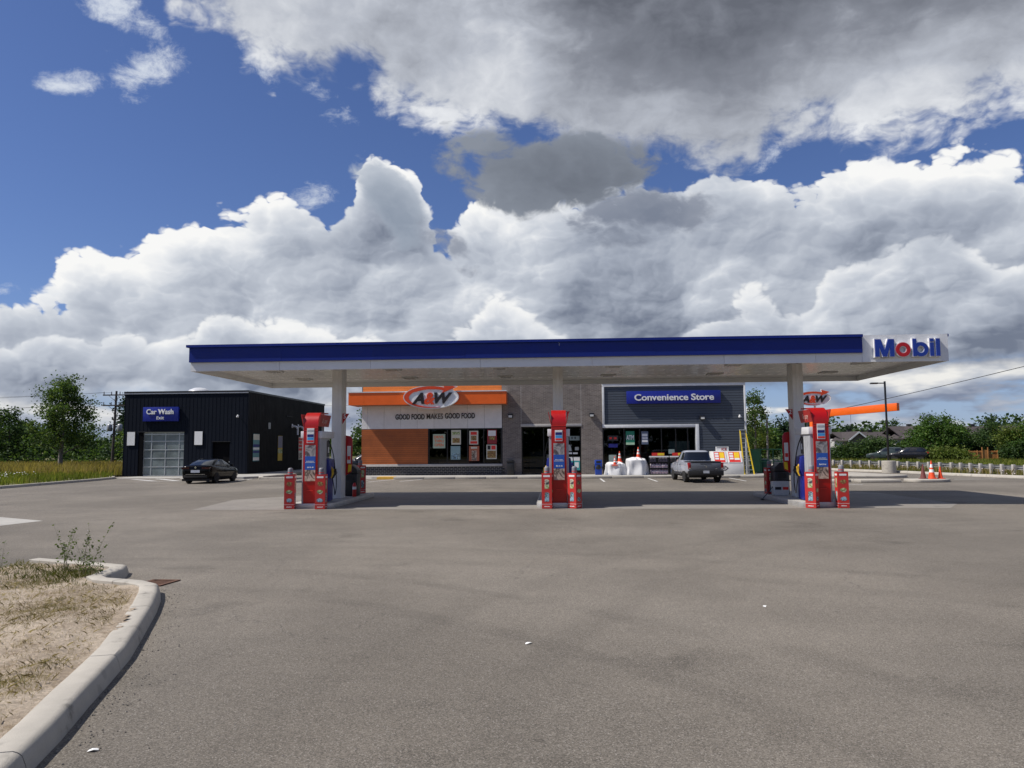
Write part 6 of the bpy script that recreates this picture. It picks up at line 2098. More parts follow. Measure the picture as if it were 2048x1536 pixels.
BARK = M('grey_bark', (0.23, 0.20, 0.17), 0.9, 0, 0.25, 6.0, 0.5, 25)
BARKD = M('dark_bark', (0.07, 0.055, 0.045), 0.9, 0, 0.25, 6.0, 0.5, 25)


def tree(name, label, loc, h, rad, n, shape=OVAL, mat=None, leaf=0.2, clear=0.25, clumps=60, spread=0.45, bark=None, seed=1, trunk_r=0.14, group=None, limbs=9, cat='tree', lean=0.0):
    r_ = np.random.default_rng(seed)
    t = thing(name, label, cat, loc, 0, group)
    zc = h * clear
    ch = h - zc
    c = (lean * 0.5, 0, zc + ch / 2)
    pts, cl = crown_points(r_, n, c, (rad, rad, ch / 2 * 0.98), shape, clumps, spread)
    pts = pts[pts[:, 2] > 0.05]
    put('crown', np_mesh('crown', leaves(pts, leaf, r_), 4), mat or LEAF_A, t, local=True)
    tr = MB()
    top = h * 0.86
    path = [(lean * (k / 6) + 0.06 * math.sin(k * 1.7 + seed), 0.05 * math.cos(k * 1.3 + seed), top * k / 6) for k in range(7)]
    tr.tube(path, [trunk_r * (1.25 if k == 0 else 1.0) * (1 - 0.82 * k / 6) + 0.012 for k in range(7)], 10)
    order = cl[r_.permutation(len(cl))[:limbs]]
    for p in order:
        z0 = max(min(p[2] - 0.25 * math.hypot(p[0], p[1]) - 0.3, top * 0.95), zc * 0.75)
        u = z0 / top
        b0 = Vector((lean * u + 0.06 * math.sin(u * 6 * 1.7 + seed), 0.05 * math.cos(u * 6 * 1.3 + seed), z0))
        e_ = Vector(p)
        mid = b0.lerp(e_, 0.5) + Vector((0, 0, 0.12 * (e_ - b0).length))
        rr = trunk_r * (1 - 0.75 * u) * 0.42
        tr.tube([b0, mid, e_], [rr, rr * 0.6, rr * 0.18], 6)
    tr.build('trunk', bark or BARK, t, local=True, smooth=True)
    return t


# --- left: the big tree, the wood behind it
tree('birch_tree', 'tall leafy tree with a pale trunk standing alone in the meadow', (-46.9, 67.6, 0.1), 9.3, 2.75, 12500, OVAL, LEAF_A, 0.20, 0.20, 100, 0.42, BARK, 3, 0.20, 'meadow trees', 16)
wood = [(-72.5, 86, 6.2, 3.0, LEAF_B, 'dark round tree at the far left edge of the wood', ROUND), (-64.8, 84, 7.3, 3.2, LEAF_B, 'dense dark tree left of the tall meadow tree', OVAL),
        (-59.0, 88, 5.8, 2.8, LEAF_A, 'low grey green tree in the gap left of the tall tree', ROUND), (-53.0, 92, 6.6, 3.0, LEAF_B, 'dark tree just behind the tall meadow tree', ROUND),
        (-49.6, 83, 8.6, 2.2, NEEDLE, 'pointed dark conifer right of the tall meadow tree', CONE), (-46.0, 80, 6.6, 2.5, LEAF_A, 'slim pale stemmed tree near the utility pole', OVAL),
        (-42.5, 78, 5.9, 2.4, LEAF_A, 'bushy tree behind the utility pole', OVAL), (-39.4, 80, 6.8, 2.2, LEAF_A, 'light green tree hugging the car wash wall', OVAL),
        (-68.5, 90, 5.6, 3.0, LEAF_B, 'squat dark tree second from the far left', ROUND), (-78.0, 84, 5.6, 3.0, LEAF_B, 'dark tree cut by the left picture edge', ROUND)]
for i, (x, y, h, r0, mt, lab, shp) in enumerate(wood):
    tree('spruce_tree' if mt is NEEDLE else 'woodland_tree', lab, (x, y, 0.0), h, r0, 5200, shp, mt, 0.26, 0.10, 60, 0.50, BARK if mt is LEAF_A else BARKD, 20 + i, 0.12, 'trees of the wood', 8)
# understorey: one dense mass nobody could count
r_ = np.random.default_rng(5)
n = 26000
px_ = np.concatenate([r_.uniform(-130, -34, n)])
py_ = 84 + r_.normal(0, 3.0, n) + (px_ + 80) * 0.02
pz_ = np.abs(r_.normal(0, 1.25, n)) * (1 + 0.35 * np.sin(px_ * 0.9) + 0.25 * np.sin(px_ * 2.3 + 1))
us = put('underwood', np_mesh('underwood', leaves(np.stack([px_, py_, pz_], 1), 0.34, r_), 4), LEAF_B)
tag(us, 'dark undergrowth filling the edge of the wood', 'undergrowth', kind='stuff')
n = 60000
px_ = r_.uniform(-260, 260, n)
py_ = 190 + r_.uniform(0, 26, n) + np.abs(px_) * 0.05
pz_ = r_.uniform(0, 1, n) ** 0.8 * (6.0 + 2.2 * np.sin(px_ * 0.11) + 1.5 * np.sin(px_ * 0.37 + 1) + 1.1 * np.sin(px_ * 0.9))
fw_ = put('far_wood', np_mesh('far_wood', leaves(np.stack([px_, py_, pz_], 1), 1.1, r_), 4), LEAF_B)
tag(fw_, 'distant belt of dark trees along the horizon', 'wood', kind='stuff')

n = 30000  # unseen tree belt behind the camera, added to darken reflections in glass and paint
px_ = r_.uniform(-190, 190, n)
py_ = -62 - r_.uniform(0, 14, n) - 0.0008 * px_ ** 2
pz_ = r_.uniform(0, 1, n) ** 0.8 * (10.0 + 2.0 * np.sin(px_ * 0.13) + 1.5 * np.sin(px_ * 0.41 + 1))
bw_ = put('unseen_wood', np_mesh('unseen_wood', leaves(np.stack([px_, py_, pz_], 1), 1.5, r_), 4), LEAF_B)
tag(bw_, 'unseen belt of dark trees behind the camera, added to darken reflections', 'wood', kind='stuff')

# --- meadow grass


def grass(name, label, n, area, hmin, hmax, width, mat, seed, z0=0.1, poly=None, dens=None, lean=0.25, kind='stuff'):
    r_ = np.random.default_rng(seed)
    x = r_.uniform(area[0], area[1], n)
    y = r_.uniform(area[2], area[3], n)
    keep = np.ones(n, bool)
    if poly is not None:
        keep &= inside(x, y, poly)
    if dens is not None:
        keep &= r_.uniform(0, 1, n) < dens(x, y)
    x, y = x[keep], y[keep]
    n = len(x)
    h = r_.uniform(hmin, hmax, n)
    a = r_.uniform(0, 6.283, n)
    w = width * r_.uniform(0.6, 1.3, n)
    zz = z0(x, y) if callable(z0) else np.full(n, z0)
    la = r_.uniform(0, 6.283, n)
    ll = lean * h * r_.uniform(0.1, 1.6, n)
    bx, by = np.cos(a) * w / 2, np.sin(a) * w / 2
    mx_, my_ = x + np.cos(la) * ll * 0.3, y + np.sin(la) * ll * 0.3
    tx, ty = x + np.cos(la) * ll, y + np.sin(la) * ll
    V = np.stack([np.stack([x - bx, y - by, zz], 1), np.stack([x + bx, y + by, zz], 1), np.stack([mx_ + bx * 0.75, my_ + by * 0.75, zz + h * 0.6], 1),
                  np.stack([tx, ty, zz + h], 1), np.stack([mx_ - bx * 0.75, my_ - by * 0.75, zz + h * 0.6], 1)], 1)
    o = put(name, np_mesh(name, V, 5), mat)
    return tag(o, label, 'grass', kind=kind)


G_GRN = leaf_mat('meadow_grass', (0.10, 0.135, 0.022), (0.165, 0.19, 0.036), 0.38, (0.25, 0.225, 0.065))
G_TAN = leaf_mat('seed_grass', (0.24, 0.185, 0.065), (0.36, 0.275, 0.105), 0.38, (0.20, 0.19, 0.05))
G_DRY = leaf_mat('dry_grass', (0.27, 0.21, 0.125), (0.40, 0.33, 0.22), 0.25, (0.21, 0.175, 0.09))
G_LIV = leaf_mat('verge_grass', (0.070, 0.085, 0.020), (0.12, 0.135, 0.032), 0.3, (0.20, 0.165, 0.06))
MPOLY = [(-29.9, 10), (-29.9, 38), (-30.3, 43), (-30.65, 47.5), (-31.2, 50.4), (-32.1, 52.2), (-33.4, 52.8), (-33.4, 90), (-120, 90), (-120, 10)]
grass('meadow_grass', 'green meadow grass along the left kerb', 60000, (-75, -29.8, 34, 80), 0.22, 0.55, 0.045, G_GRN, 31, 0.08, MPOLY)
grass('seed_grass', 'tall tan seeding grass in front of the wood', 42000, (-90, -33, 52, 82), 0.55, 0.95, 0.045, G_TAN, 32, 0.08, MPOLY)


def blooms(name, label, n, area, zlo, zhi, size, mat, seed, poly=None, dens=None):
    r_ = np.random.default_rng(seed)
    x, y = r_.uniform(area[0], area[1], n), r_.uniform(area[2], area[3], n)
    k = np.ones(n, bool)
    if poly is not None:
        k &= inside(x, y, poly)
    if dens is not None:
        k &= r_.uniform(0, 1, n) < dens(x, y)
    x, y = x[k], y[k]
    n = len(x)
    z = r_.uniform(zlo, zhi, n)
    a = np.arange(6) / 6 * 6.283
    s = size * r_.uniform(0.6, 1.2, n)
    tl = r_.normal(0, 0.4, (n, 2))
    V = np.stack([np.stack([x + s * np.cos(t_), y + s * np.sin(t_), z + s * (tl[:, 0] * np.cos(t_) + tl[:, 1] * np.sin(t_))], 1) for t_ in a], 1)
    o = put(name, np_mesh(name, V, 6), mat)
    return tag(o, label, 'flowers', kind='stuff')


blooms('meadow_daisies', 'white daisies in the meadow at the left edge', 110, (-37.8, -34.4, 43.6, 48.5), 0.32, 0.66, 0.034, WHITEP, 41)

# --- utility pole and wires
t = thing('utility_pole', 'wooden utility pole with two crossarms and transformers left of the car wash', 'utility pole', (-45.5, 73.5, 0))
WOODP = M('pole_wood', (0.075, 0.062, 0.055), 0.85, 0, 0.2, 5)
MB().tube([(-45.55, 73.5, 0), (-45.35, 73.5, 8.1)], [0.15, 0.10], 10).build('pole', WOODP, t)
for z, w_ in ((7.62, 1.35), (6.55, 1.35)):
    ca = MB().box(-45.37 - w_, -45.37 + w_, 73.36, 73.46, z, z + 0.12).build('crossarm', WOODP, t)
    for x in (-45.37 - w_ + 0.1, -45.37 - 0.45, -45.37 + 0.45, -45.37 + w_ - 0.1):
        MB().lathe([(0.035, 0.0), (0.06, 0.08), (0.035, 0.16), (0.06, 0.22), (0.02, 0.3)], (x, 73.41, z + 0.12), 8).build('insulator', M('insulator_grey', (0.20, 0.21, 0.23), 0.3), ca)
    MB().tube([(-45.37 - 0.7, 73.38, z), (-45.42, 73.38, z - 0.55)], 0.02, 5).build('brace', WOODP, ca)
for x in (-45.95, -44.85):
    MB().lathe([(0.22, 0.0), (0.25, 0.05), (0.25, 0.62), (0.20, 0.70), (0.05, 0.78)], (x, 73.5, 3.95), 14).build('transformer', GREYM, t, smooth=True)
WIRE = M('wire_black', (0.01, 0.01, 0.011), 0.6)


def wire(label, a, b, sag, r, group='overhead wires'):
    a, b = Vector(a), Vector(b)
    pts = [a.lerp(b, k / 24) - Vector((0, 0, sag * 4 * (k / 24) * (1 - k / 24))) for k in range(25)]
    o = MB().tube(pts, r, 5).build('overhead_wire', WIRE, None, smooth=True)
    return tag(o, label, 'wire', group)


wire('thin upper wire running left from the utility pole, outermost', (-46.6, 73.4, 7.95), (-120, 88, 8.2), 0.5, 0.012)
wire('thin upper wire running left from the utility pole, beside the pole top', (-45.8, 73.4, 7.95), (-120, 89.5, 8.6), 0.4, 0.012)
wire('heavier lower wire running left from the lower crossarm', (-46.6, 73.4, 6.9), (-120, 88, 6.3), 0.5, 0.022)
wire('thin wire from the lower crossarm towards the car wash roof', (-44.2, 73.4, 6.9), (-10, 84, 7.4), 0.5, 0.012)
wire('thick black cable slanting down across the sky on the right', (62, 62, 14.4), (24.0, 108, 4.0), 0.7, 0.035)

# --- behind and beside the store
tree('birch_tree', 'tree in the gap between car wash and diner', (-17.6, 72.5, 0), 6.6, 2.3, 9000, OVAL, LEAF_B, 0.22, 0.08, 70, 0.42, BARKD, 51, 0.14, 'trees behind the store', 9)
tree('birch_tree', 'sparse tall sapling rising over the car wash roof end', (-19.6, 76, 0), 7.8, 0.9, 420, OVAL, LEAF_A, 0.20, 0.35, 18, 0.28, BARK, 52, 0.07, 'trees behind the store', 9)
tree('birch_tree', 'slender birch right of the grey siding', (17.5, 67, 0), 7.2, 1.15, 2600, OVAL, LEAF_A, 0.19, 0.22, 30, 0.34, BARK, 53, 0.09, 'trees behind the store', 10)
tree('birch_tree', 'short birch behind the green cage', (18.6, 71, 0), 5.0, 1.3, 2600, OVAL, LEAF_Y, 0.19, 0.12, 30, 0.34, BARK, 54, 0.08, 'trees behind the store', 8)
tree('spruce_tree', 'dark conifer left of the right pump column', (28.2, 90, 0), 5.2, 2.6, 5000, ROUND, NEEDLE, 0.3, 0.05, 60, 0.5, BARKD, 55, 0.12, 'trees behind the store', 6)
tree('woodland_tree', 'mid green tree left of the dark conifer', (24.0, 88, 0), 4.6, 1.9, 3500, ROUND, LEAF_C, 0.26, 0.05, 45, 0.45, BARKD, 56, 0.12, 'trees behind the store', 6)
t = thing('lamp_pole', 'thin grey wooden pole behind the green cage', 'pole', (18.8, 68, 0))
MB().tube([(18.8, 68, 0), (18.85, 68, 4.4)], 0.085, 8).build('pole', M('weathered_pole', (0.26, 0.25, 0.23), 0.85), t)

# --- parking lot light
t = thing('street_lamp', 'black parking lot lamp on a round concrete base', 'street lamp', (23.55, 54.6, 0))
MB().lathe([(0.47, 0.0), (0.47, 0.83), (0.45, 0.86), (0.0001, 0.87)], (23.55, 54.6, 0), 28).build('base', KERBC, t, smooth=True, angle=30)
MB().box(23.495, 23.605, 54.545, 54.655, 0.86, 6.55).build('pole', DARKM, t, bev=0.01)
MB().box(22.90, 23.48, 54.55, 54.65, 6.38, 6.45).build('arm', DARKM, t)
MB().box(22.55, 23.05, 54.45, 54.75, 6.36, 6.46).build('lamp_head', DARKM, t, bev=0.02)

# --- drive-through gantry with its oval sign
t = thing('drive_through_gantry', 'orange drive through clearance beam on an orange post', 'gantry', (22.7, 66.9, 0))
ang = math.atan2(-5.8, 3.5)
L_ = 7.95
m = MB().box(-0.35, 0.35, -0.35, 0.35, 0.1, 4.40)
me = m.mesh('post', bev=0.01)
put('post', me, ORANGE, t, (22.75, 66.9, 0), (0, 0, ang))
m = MB().box(-0.2, L_, -0.16, 0.16, 4.67, 5.28)
bme2 = m.mesh('beam', bev=0.01)
for v in bme2.vertices:
    v.co.z -= 0.24 * (1 - v.co.x / L_)
put('beam', bme2, ORANGE, t, (22.75, 66.9, 0), (0, 0, ang))
MB().tube([(24.6, 63.8, 4.67), (24.6, 63.8, 3.6)], 0.012, 5).build('chain', DARKM, t)
MB().tube([(22.75, 66.9, 5.0), (22.75, 66.9, 5.7)], 0.09, 8).build('sign_stub', OFFWHITE, t)
t = thing('diner_sign', 'smaller oval A&W sign on top of the drive through post', 'sign', (22.6, 66.7, 5.5), 0, 'oval diner signs')
aw_sign(t, (22.55, 6.12), 66.6, 0.82)

# --- guardrail
t = thing('guardrail', 'steel guardrail on square posts along the road on the right', 'guardrail', (27, 52, 0))
GP = [Vector(p) for p in ((33, 24), (28.6, 38.5), (27.9, 46.3), (27.3, 53.5), (25.6, 61.0), (23.3, 66.5), (20.5, 72), (14, 80))]
gp = [GP[0]]
acc = 0
for a, b in zip(GP[:-1], GP[1:]):
    k = max(1, round((b - a).length / 1.05))
    gp += [a.lerp(b, j / k) for j in range(1, k + 1)]
POSTM = M('guardrail_post_wood', (0.38, 0.36, 0.33), 0.85, 0, 0.2, 5.0)
pme = MB().box(-0.085, 0.085, -0.085, 0.085, -0.1, 0.74).mesh('post', bev=0.008)
bme_ = MB().box(-0.07, 0.07, -0.22, -0.085, 0.40, 0.70).mesh('spacer')
for i, p in enumerate(gp):
    d = (gp[min(i + 1, len(gp) - 1)] - gp[max(i - 1, 0)])
    an = math.atan2(d.y, d.x)
    po = put('post', pme, POSTM, t, (p.x, p.y, 0), (0, 0, an))
sec = [(-0.23, 0.42), (-0.30, 0.46), (-0.30, 0.51), (-0.235, 0.55), (-0.30, 0.59), (-0.30, 0.64), (-0.23, 0.68)]
sec = sec + [(o + 0.012, z) for o, z in sec[::-1]]
for a in range(0, len(gp) - 4, 4):
    ps = [tuple(q) for q in gp[a:a + 5]]
    MB().loft(sweep(ps, [(o + 0.02, z) for o, z in sec])).build('rail', GALV, t, smooth=True)

# verge weeds between kerb and guardrail
VP = [(47, 29.4), (33.5, 30), (28.6, 38.5), (27.9, 46.3), (27.3, 53.5), (25.6, 61.0), (23.3, 66.5), (20.5, 72), (21.6, 72), (22.2, 62), (22.9, 58.7), (24.6, 55.4), (25.8, 49.6), (27.5, 45.1), (30.1, 41.3)]
grass('verge_weeds', 'patchy weeds between the kerb and the guardrail', 26000, (19, 36, 34, 74), 0.12, 0.48, 0.03, G_LIV, 61, 0.05, [(x + (2.2 if i < 8 else 0), y) for i, (x, y) in enumerate(VP)], lambda x, y: 0.35 + 0.6 * (np.sin(x * 1.3 + y * 0.8) > 0.1))
grass('verge_dry_grass', 'dry tan stalks along the guardrail', 16000, (19, 40, 34, 76), 0.2, 0.6, 0.025, G_TAN, 62, 0.02, [(x + (3.5 if i < 8 else 0.8), y) for i, (x, y) in enumerate(VP)])
blooms('verge_flowers', 'pale clover flowers along the guardrail', 1500, (20, 34, 36, 70), 0.2, 0.42, 0.035, M('pale_pink_flower', (0.60, 0.50, 0.50), 0.7), 63, [(x + (1.0 if i < 8 else 0), y) for i, (x, y) in enumerate(VP)])

# --- hedges, houses and fence beyond the road
lawn = MB()
lawn.add([(x, y, -0.008) for x, y in [(40.5, -30), (400, -30), (400, 420), (-40, 420), (-40, 151), (11, 119), (32, 85), (38.5, 62)]], [tuple(range(8))])
struct('lawn', lawn, M('lawn_ground', (0.055, 0.070, 0.020), 0.95, 0, 0.35, 0.8, 0.5, 8))
grass('roadside_grass', 'rough grass on the far side of the road', 26000, (33, 80, 55, 100), 0.2, 0.5, 0.06, G_GRN, 71, 0.0, [(38.8, 55), (80, 55), (80, 100), (28, 100), (33, 86)])


def bush(label, loc, h, r0, n, mat, seed, shape=ROUND, group='hedge trees beyond the road', leaf=0.24, sq=1.0):
    t = tree('hedge_tree', label, loc, h, r0, n, shape, mat, leaf, 0.02, 110, 0.48, BARKD, seed, 0.14, group, 8, 'tree')
    t.scale = (sq, 1, 1)
    return t


bush('big rounded green hedge tree right of the street lamp', (48.0, 97, -0.2), 5.6, 3.2, 15000, LEAF_C, 81, sq=1.08)
bush('lower dark hedge tree right of the big rounded one', (53.2, 99, -0.2), 3.9, 1.9, 6000, LEAF_B, 82)
bush('greyish tree before the dark roof on the right', (56.4, 100, -0.2), 5.0, 2.0, 7000, LEAF_B, 83, OVAL)
bush('bright green hedge tree at the right picture edge', (57.3, 90, -0.2), 5.5, 3.5, 15000, LEAF_C, 84, sq=1.12)
bush('yellow green shrub in front of the hedge at the right edge', (53.6, 91, -0.2), 4.4, 1.3, 5000, LEAF_Y, 85)
bush('dark low shrub beside the wooden fence', (53.2, 89.4, -0.2), 2.3, 1.3, 4500, LEAF_B, 86)
bush('round dark bush left of the street lamp', (40.7, 97.5, -0.2), 3.3, 1.55, 6000, LEAF_B, 87)
bush('low hedge before the nearest brown house', (37.6, 99, -0.2), 2.2, 1.7, 5000, LEAF_B, 88, sq=1.3)
bush('low pale shrub clump left of the wooden fence', (45.9, 90.5, -0.2), 1.5, 1.7, 6000, LEAF_Y, 89, sq=1.2)
bush('dark hedge behind the two parked SUVs', (43.6, 100, -0.2), 2.6, 1.6, 5000, LEAF_B, 90, sq=1.3)
for x, y, h, lab in ((51.4, 134, 5.9, 'dark conifer behind the nearest brown house'), (59.2, 134, 5.9, 'dark round tree behind the roofs right of the lamp'), (75.5, 134, 6.9, 'conifer over the long dark roof'), (79.0, 135, 6.0, 'dark tree over the right end of the long roof'), (83.5, 134, 7.0, 'dark tree behind the hedge at the right edge')):
    tree('far_tree', lab, (x, y, 0), h, 2.3, 3200, CONE if 'conifer' in lab else ROUND, NEEDLE if 'conifer' in lab else LEAF_B, 0.34, 0.05, 40, 0.5, BARKD, int(x), 0.14, 'trees behind the houses', 5)

ROOF = M('brown_shingle_roof', (0.055, 0.045, 0.045), 0.9, 0, 0.2, 1.2, 0.3, 8)
BRN = brick_mat('brown_house_brick', (0.115, 0.085, 0.068), (0.150, 0.112, 0.090), (0.16, 0.14, 0.12))
SIDW = M('pale_house_siding', (0.50, 0.49, 0.46), 0.7, 0, 0.06, 1.0)


def house(label, x0, x1, y, depth, eave, ridge, wins, gable=3.6, wing=True):
    t = thing('row_house', label, 'house', ((x0 + x1) / 2, y, 0), 0, 'houses beyond the road')
    MB().box(x0, x1, y, y + depth, -0.3, eave).build('wall', SIDW, t)
    rf = MB()
    rf.prism([(y - 0.6, eave - 0.12), (y + depth / 2, ridge), (y + depth + 0.6, eave - 0.12), (y + depth + 0.6, eave - 0.3), (y + depth / 2, ridge - 0.2), (y - 0.6, eave - 0.3)], 'x', x0 - 0.4, x1 + 0.4)
    r0 = rf.build('roof', ROOF, t)
    MB().box(x0 - 0.42, x1 + 0.42, y - 0.66, y - 0.61, eave - 0.34, eave - 0.10).build('fascia', TRIMW, t)
    for cx in (x0 + (x1 - x0) * 0.30, x0 + (x1 - x0) * 0.72):
        MB().box(cx - 0.3, cx + 0.3, y + depth / 2 - 0.3, y + depth / 2 + 0.3, ridge - 0.3, ridge + 0.35).build('chimney', DARKM, r0)
        MB().tube([(cx + 2.2, y + depth / 2, ridge - 0.1), (cx + 2.2, y + depth / 2, ridge + 1.0)], 0.06, 6).build('vent_pipe', DARKM, r0)
    if wing:
        gx0, gx1 = x0 - 0.2, x0 + gable
        gy = y - 3.2
        MB().box(gx0, gx1, gy, y, -0.3, eave - 0.2).build('brick_wing', BRN, t)
        xm = (gx0 + gx1) / 2
        MB().prism([(gx0, eave - 0.19), (gx1, eave - 0.19), (xm, ridge - 0.35)], 'y', gy, gy + 0.2).build('gable', BRN, t)
        g2 = MB()
        for s, xa in ((1, gx0 - 0.35), (-1, gx1 + 0.35)):
            g2.prism([(xa, eave - 0.45), (xm, ridge - 0.2), (xm, ridge - 0.02), (xa, eave - 0.27)], 'y', gy - 0.3, y + depth / 2)
        g2.build('wing_roof', ROOF, t)
        bb = MB()
        for xa in (gx0 - 0.35, gx1 + 0.35):
            bb.prism([(xa, eave - 0.52), (xm, ridge - 0.30), (xm, ridge - 0.03), (xa, eave - 0.25)], 'y', gy - 0.36, gy - 0.305)
        bb.build('barge_board', TRIMW, t)
    for wx, wz in wins:
        w_ = MB().box(wx - 0.75, wx + 0.75, y - 0.06, y, wz - 0.05, wz + 1.15).build('window', TRIMW, t)
        for k in (-1, 1):
            MB().box(*sorted((wx + k * 0.03, wx + k * 0.68)), y - 0.075, y - 0.061, wz + 0.03, wz + 1.07).build('pane', CGLASS, w_)


house('nearest brown brick and white house left of the street lamp', 46.9, 55.0, 125, 8, 3.05, 4.2, [(51.4, 1.6)], 2.5)
house('brown gabled house half hidden behind the street lamp', 54.6, 64, 121, 8, 3.3, 5.0, [(61, 1.8)], 4.4)
house('pale house glimpsed at the far left of the row', 42.6, 47.8, 132, 8, 3.2, 4.4, [(45.5, 1.6)], 3.0, False)
house('long dark roofed house behind the hedges on the right', 63.0, 84, 124, 9, 3.4, 5.0, [(68, 1.9), (77, 1.9)], 3.6, False)

# wooden fence
t = thing('wooden_fence', 'orange brown wooden board fence with a gate beyond the road', 'fence', (53, 90.5, 0))
FW_ = M('fence_cedar', (0.42, 0.19, 0.06), 0.75, 0, 0.2, 3.0)
fx0, fy0 = 48.5, 91.0
bdm = MB().box(0.006, 0.152, 0, 0.02, -0.1, 1.2).mesh('fence_board')
for i in range(21):
    x = fx0 + i * 0.158
    if 1.5 < x - fx0 < 2.1:
        continue
    put('fence_board', bdm, FW_, t, (x, fy0 + rng.uniform(-0.004, 0.004), rng.uniform(-0.02, 0.02)))
for z in (0.2, 1.02):
    MB().box(fx0, fx0 + 3.3, fy0 - 0.05, fy0 - 0.005, z, z + 0.09).build('rail', FW_, t)
for x in (0.0, 0.95, 1.5, 2.15, 3.25):
    MB().box(fx0 + x - 0.05, fx0 + x + 0.05, fy0 - 0.12, fy0 - 0.051, -0.1, 1.62 if x in (1.5, 2.15) else 1.28).build('post', FW_, t)
MB().box(fx0 + 1.56, fx0 + 2.09, fy0 - 0.06, fy0 - 0.03, 0.0, 1.3).build('gate', FW_, t)
t = thing('white_fence', 'low grey white fence panel left of the wooden fence', 'fence', (46.6, 92.6, 0))
for i in range(20):
    MB().box(44.6 + i * 0.19, 44.77 + i * 0.19, 92.6, 92.63, 0.0, 1.15).build('fence_board', M('weathered_white', (0.42, 0.42, 0.40), 0.8), t)
MB().box(44.6, 48.4, 92.64, 92.70, 0.95, 1.05).build('rail', MATS['weathered_white'], t)

# ================================================================== foreground verge: dry grass, weeds, debris
tuft = np.random.default_rng(77)
tc_ = tuft.uniform([-15, 3], [-3.4, 12.2], (150, 2))
tr_ = tuft.uniform(0.08, 0.30, 150)


def near_tufts(x, y):
    d = np.zeros(x.shape)
    for (cx, cy), rr in zip(tc_, tr_):
        d = np.maximum(d, np.exp(-((x - cx) ** 2 + (y - cy) ** 2) / (rr * rr)))
    patch = 0.10 + 0.20 * (np.sin(x * 1.1 + 1.0) * np.cos(y * 0.9 + x * 0.5) > -0.1) + 0.22 * np.clip((y - 8.8) / 2.5, 0, 1)
    return np.clip(d * 0.85 + patch * 0.55, 0, 1)


VIN = [(x - 0.27, y - 0.12) if y < 10 else (x - 0.25, y - 0.3) for x, y in KPATH] + [(-9.0, 12.0), (-9.1, 11.5), (-9.5, 10.6), (-11.5, 9.8), (-16, 9.2), (-16, 2.2)]
vz = lambda x, y: verge_z(x, y) - 0.006
grass('dry_verge_grass', 'short dry straw coloured grass on the foreground verge', 230000, (-11, -3.2, 3.2, 12.6), 0.012, 0.055, 0.0042, G_DRY, 91, vz, VIN, lambda x, y: np.clip(near_tufts(x, y) * 0.9 + 0.10, 0, 1), 1.5)
grass('green_verge_grass', 'green grass at the far end of the foreground verge', 30000, (-10, -5.6, 9.2, 12.4), 0.02, 0.10, 0.006, G_LIV, 92, vz, VIN, lambda x, y: np.clip(0.9 * np.exp(-((x + 7.3) ** 2 / 0.5 + (y - 11.1) ** 2 / 0.35)) + 0.16 * np.clip((y - 9.6) / 2, 0, 1), 0, 1), 0.8)
grass('olive_tufts', 'olive tufts scattered over the foreground verge', 60000, (-12, -3.2, 3.2, 10.5), 0.02, 0.07, 0.0045, G_LIV, 93, vz, VIN, lambda x, y: near_tufts(x, y) ** 5 * 0.8, 0.6)


def weed(loc, h, stems, seed, label, spread=0.35):
    r_ = random.Random(seed)
    t = thing('weed_plant', label, 'weed', loc, 0, 'tall weeds on the verge')
    lf = []
    for k in range(stems):
        a = r_.uniform(0, 6.28)
        L = h * r_.uniform(0.55, 1.0)
        dx, dy = math.cos(a) * spread * r_.uniform(0.3, 1.2), math.sin(a) * spread * r_.uniform(0.2, 0.8)
        bx, by = r_.uniform(-0.12, 0.12), r_.uniform(-0.08, 0.08)
        pts = [Vector((bx + dx * u ** 1.4, by + dy * u ** 1.4, L * u)) for u in [j / 8 for j in range(9)]]
        MB().tube(pts, [0.0032 * (1 - 0.75 * j / 8) for j in range(9)], 5).build('stem', M('weed_stem', (0.11, 0.115, 0.05), 0.8), t, local=True)
        for j in range(int(26 * L / 0.7)):
            u = r_.uniform(0.12, 1.0)
            p = Vector((bx + dx * u ** 1.4, by + dy * u ** 1.4, L * u))
            ba = r_.uniform(0, 6.28)
            bl = r_.uniform(0.02, 0.13) * (1.15 - u)
            q = p + Vector((math.cos(ba) * bl, math.sin(ba) * bl, bl * 0.7))
            lf.append(q)
    r2 = np.random.default_rng(seed)
    c = np.array([tuple(p) for p in lf])
    put('foliage', np_mesh('foliage', leaves(c, 0.038, r2), 4), leaf_mat('weed_leaf', (0.065, 0.098, 0.032), (0.12, 0.16, 0.055), 0.4), t, local=True)
    fl = c[r2.uniform(0, 1, len(c)) < 0.06]
    if len(fl):
        put('flower', np_mesh('flower', leaves(fl + np.array([0, 0, 0.02]), 0.02, r2), 4), M('weed_flower', (0.50, 0.45, 0.50), 0.7), t, local=True)


weed((-7.75, 11.35, 0.11), 0.78, 7, 3, 'tall airy weed on the left side of the verge tip', 0.30)
weed((-7.25, 11.15, 0.11), 0.84, 8, 4, 'tall leaning weed on the right side of the verge tip', 0.55)
weed((-7.0, 10.95, 0.11), 0.34, 10, 6, 'low bushy weed at the notch of the kerb', 0.32)
weed((-8.42, 11.05, 0.10), 0.52, 2, 8, 'lone thin weed stem near the low kerb on the left', 0.08)

# grit, pebbles and small litter on the asphalt


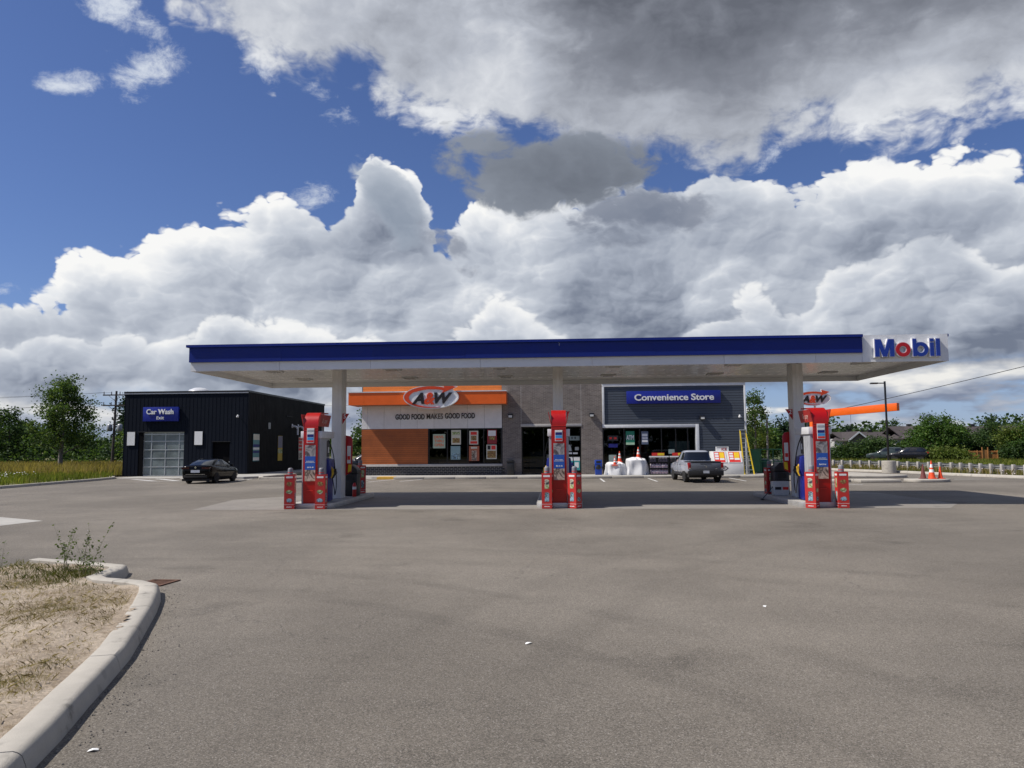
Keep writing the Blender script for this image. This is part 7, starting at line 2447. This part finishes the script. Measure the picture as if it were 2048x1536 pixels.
def pebbles(name, label, pts, smin, smax, mat, seed):
    r_ = np.random.default_rng(seed)
    n = len(pts)
    octa = np.array([[1, 0, 0], [-1, 0, 0], [0, 1, 0], [0, -1, 0], [0, 0, 1], [0, 0, -1]], float)
    tri = np.array([[0, 2, 4], [2, 1, 4], [1, 3, 4], [3, 0, 4], [2, 0, 5], [1, 2, 5], [3, 1, 5], [0, 3, 5]])
    s = r_.uniform(smin, smax, n)
    sc3 = r_.uniform(0.6, 1.3, (n, 1, 3)) * np.array([1, 1, 0.6])
    an = r_.uniform(0, 6.28, n)
    ca, sa = np.cos(an), np.sin(an)
    o = octa[None] * sc3 * s[:, None, None]
    o = np.stack([o[..., 0] * ca[:, None] - o[..., 1] * sa[:, None], o[..., 0] * sa[:, None] + o[..., 1] * ca[:, None], o[..., 2]], -1)
    V = (o + pts[:, None, :])[:, tri].reshape(-1, 3, 3)
    ob = put(name, np_mesh(name, V, 3), mat)
    return tag(ob, label, 'gravel', kind='stuff')


r_ = np.random.default_rng(123)
kp = np.array(KPATH)
NG = 330
seg = r_.integers(2, len(kp) - 8, NG)
u = r_.uniform(0, 1, NG)[:, None]
base_ = kp[seg] * (1 - u) + kp[seg + 1] * u
offx = np.abs(r_.exponential(0.16, NG)) + 0.075
pts = np.stack([base_[:, 0] + offx, base_[:, 1] + offx * 0.25, np.full(NG, 0.004)], 1)
pebbles('gutter_grit', 'dark grit and small stones washed along the kerb', pts, 0.003, 0.010, M('dark_stone', (0.10, 0.095, 0.09), 0.9, 0, 0.4, 30), 5)
n = 1500
pts = np.stack([r_.uniform(-6, 8, n), 2.5 + r_.exponential(4.5, n), np.full(n, 0.003)], 1)
pts = pts[~inside(pts[:, 0], pts[:, 1], [(x + 0.1, y) for x, y in KPATH] + [(-16, 12), (-16, 2)])]
pebbles('loose_stones', 'scattered loose stones on the asphalt', pts, 0.003, 0.008, M('pale_stone', (0.26, 0.24, 0.22), 0.9, 0, 0.4, 30), 6)
pts = np.stack([r_.uniform(-9, -3.6, 900), r_.uniform(3.5, 11.5, 900), np.zeros(900)], 1)
pts = pts[inside(pts[:, 0], pts[:, 1], VIN)]
pts[:, 2] = verge_z(pts[:, 0], pts[:, 1])
pebbles('verge_stones', 'small stones in the sandy verge', pts, 0.004, 0.014, M('sand_stone', (0.36, 0.31, 0.25), 0.9, 0, 0.4, 30), 7)
for (x, y, s, lab, rz) in ((-0.32, 7.75, 0.038, 'scrap of white paper on the asphalt in mid foreground', 0.4), (2.55, 9.6, 0.035, 'small white scrap on the asphalt farther right', 1.2), (-3.12, 4.95, 0.035, 'crumpled white plastic scrap by the foreground kerb', 0.2)):
    t = thing('litter_scrap', lab, 'litter', (x, y, 0.004), rz, 'scraps of litter')
    MB().add([(-s, -s * 0.5, 0), (s * 0.2, -s * 0.6, s * 0.35), (s, -s * 0.1, 0.002), (s * 0.7, s * 0.6, s * 0.2), (-s * 0.3, s * 0.5, s * 0.3), (-s * 0.9, s * 0.4, 0.003)], [(0, 1, 4, 5), (1, 2, 3, 4)]).build('sheet', WHITEP, t, local=True)
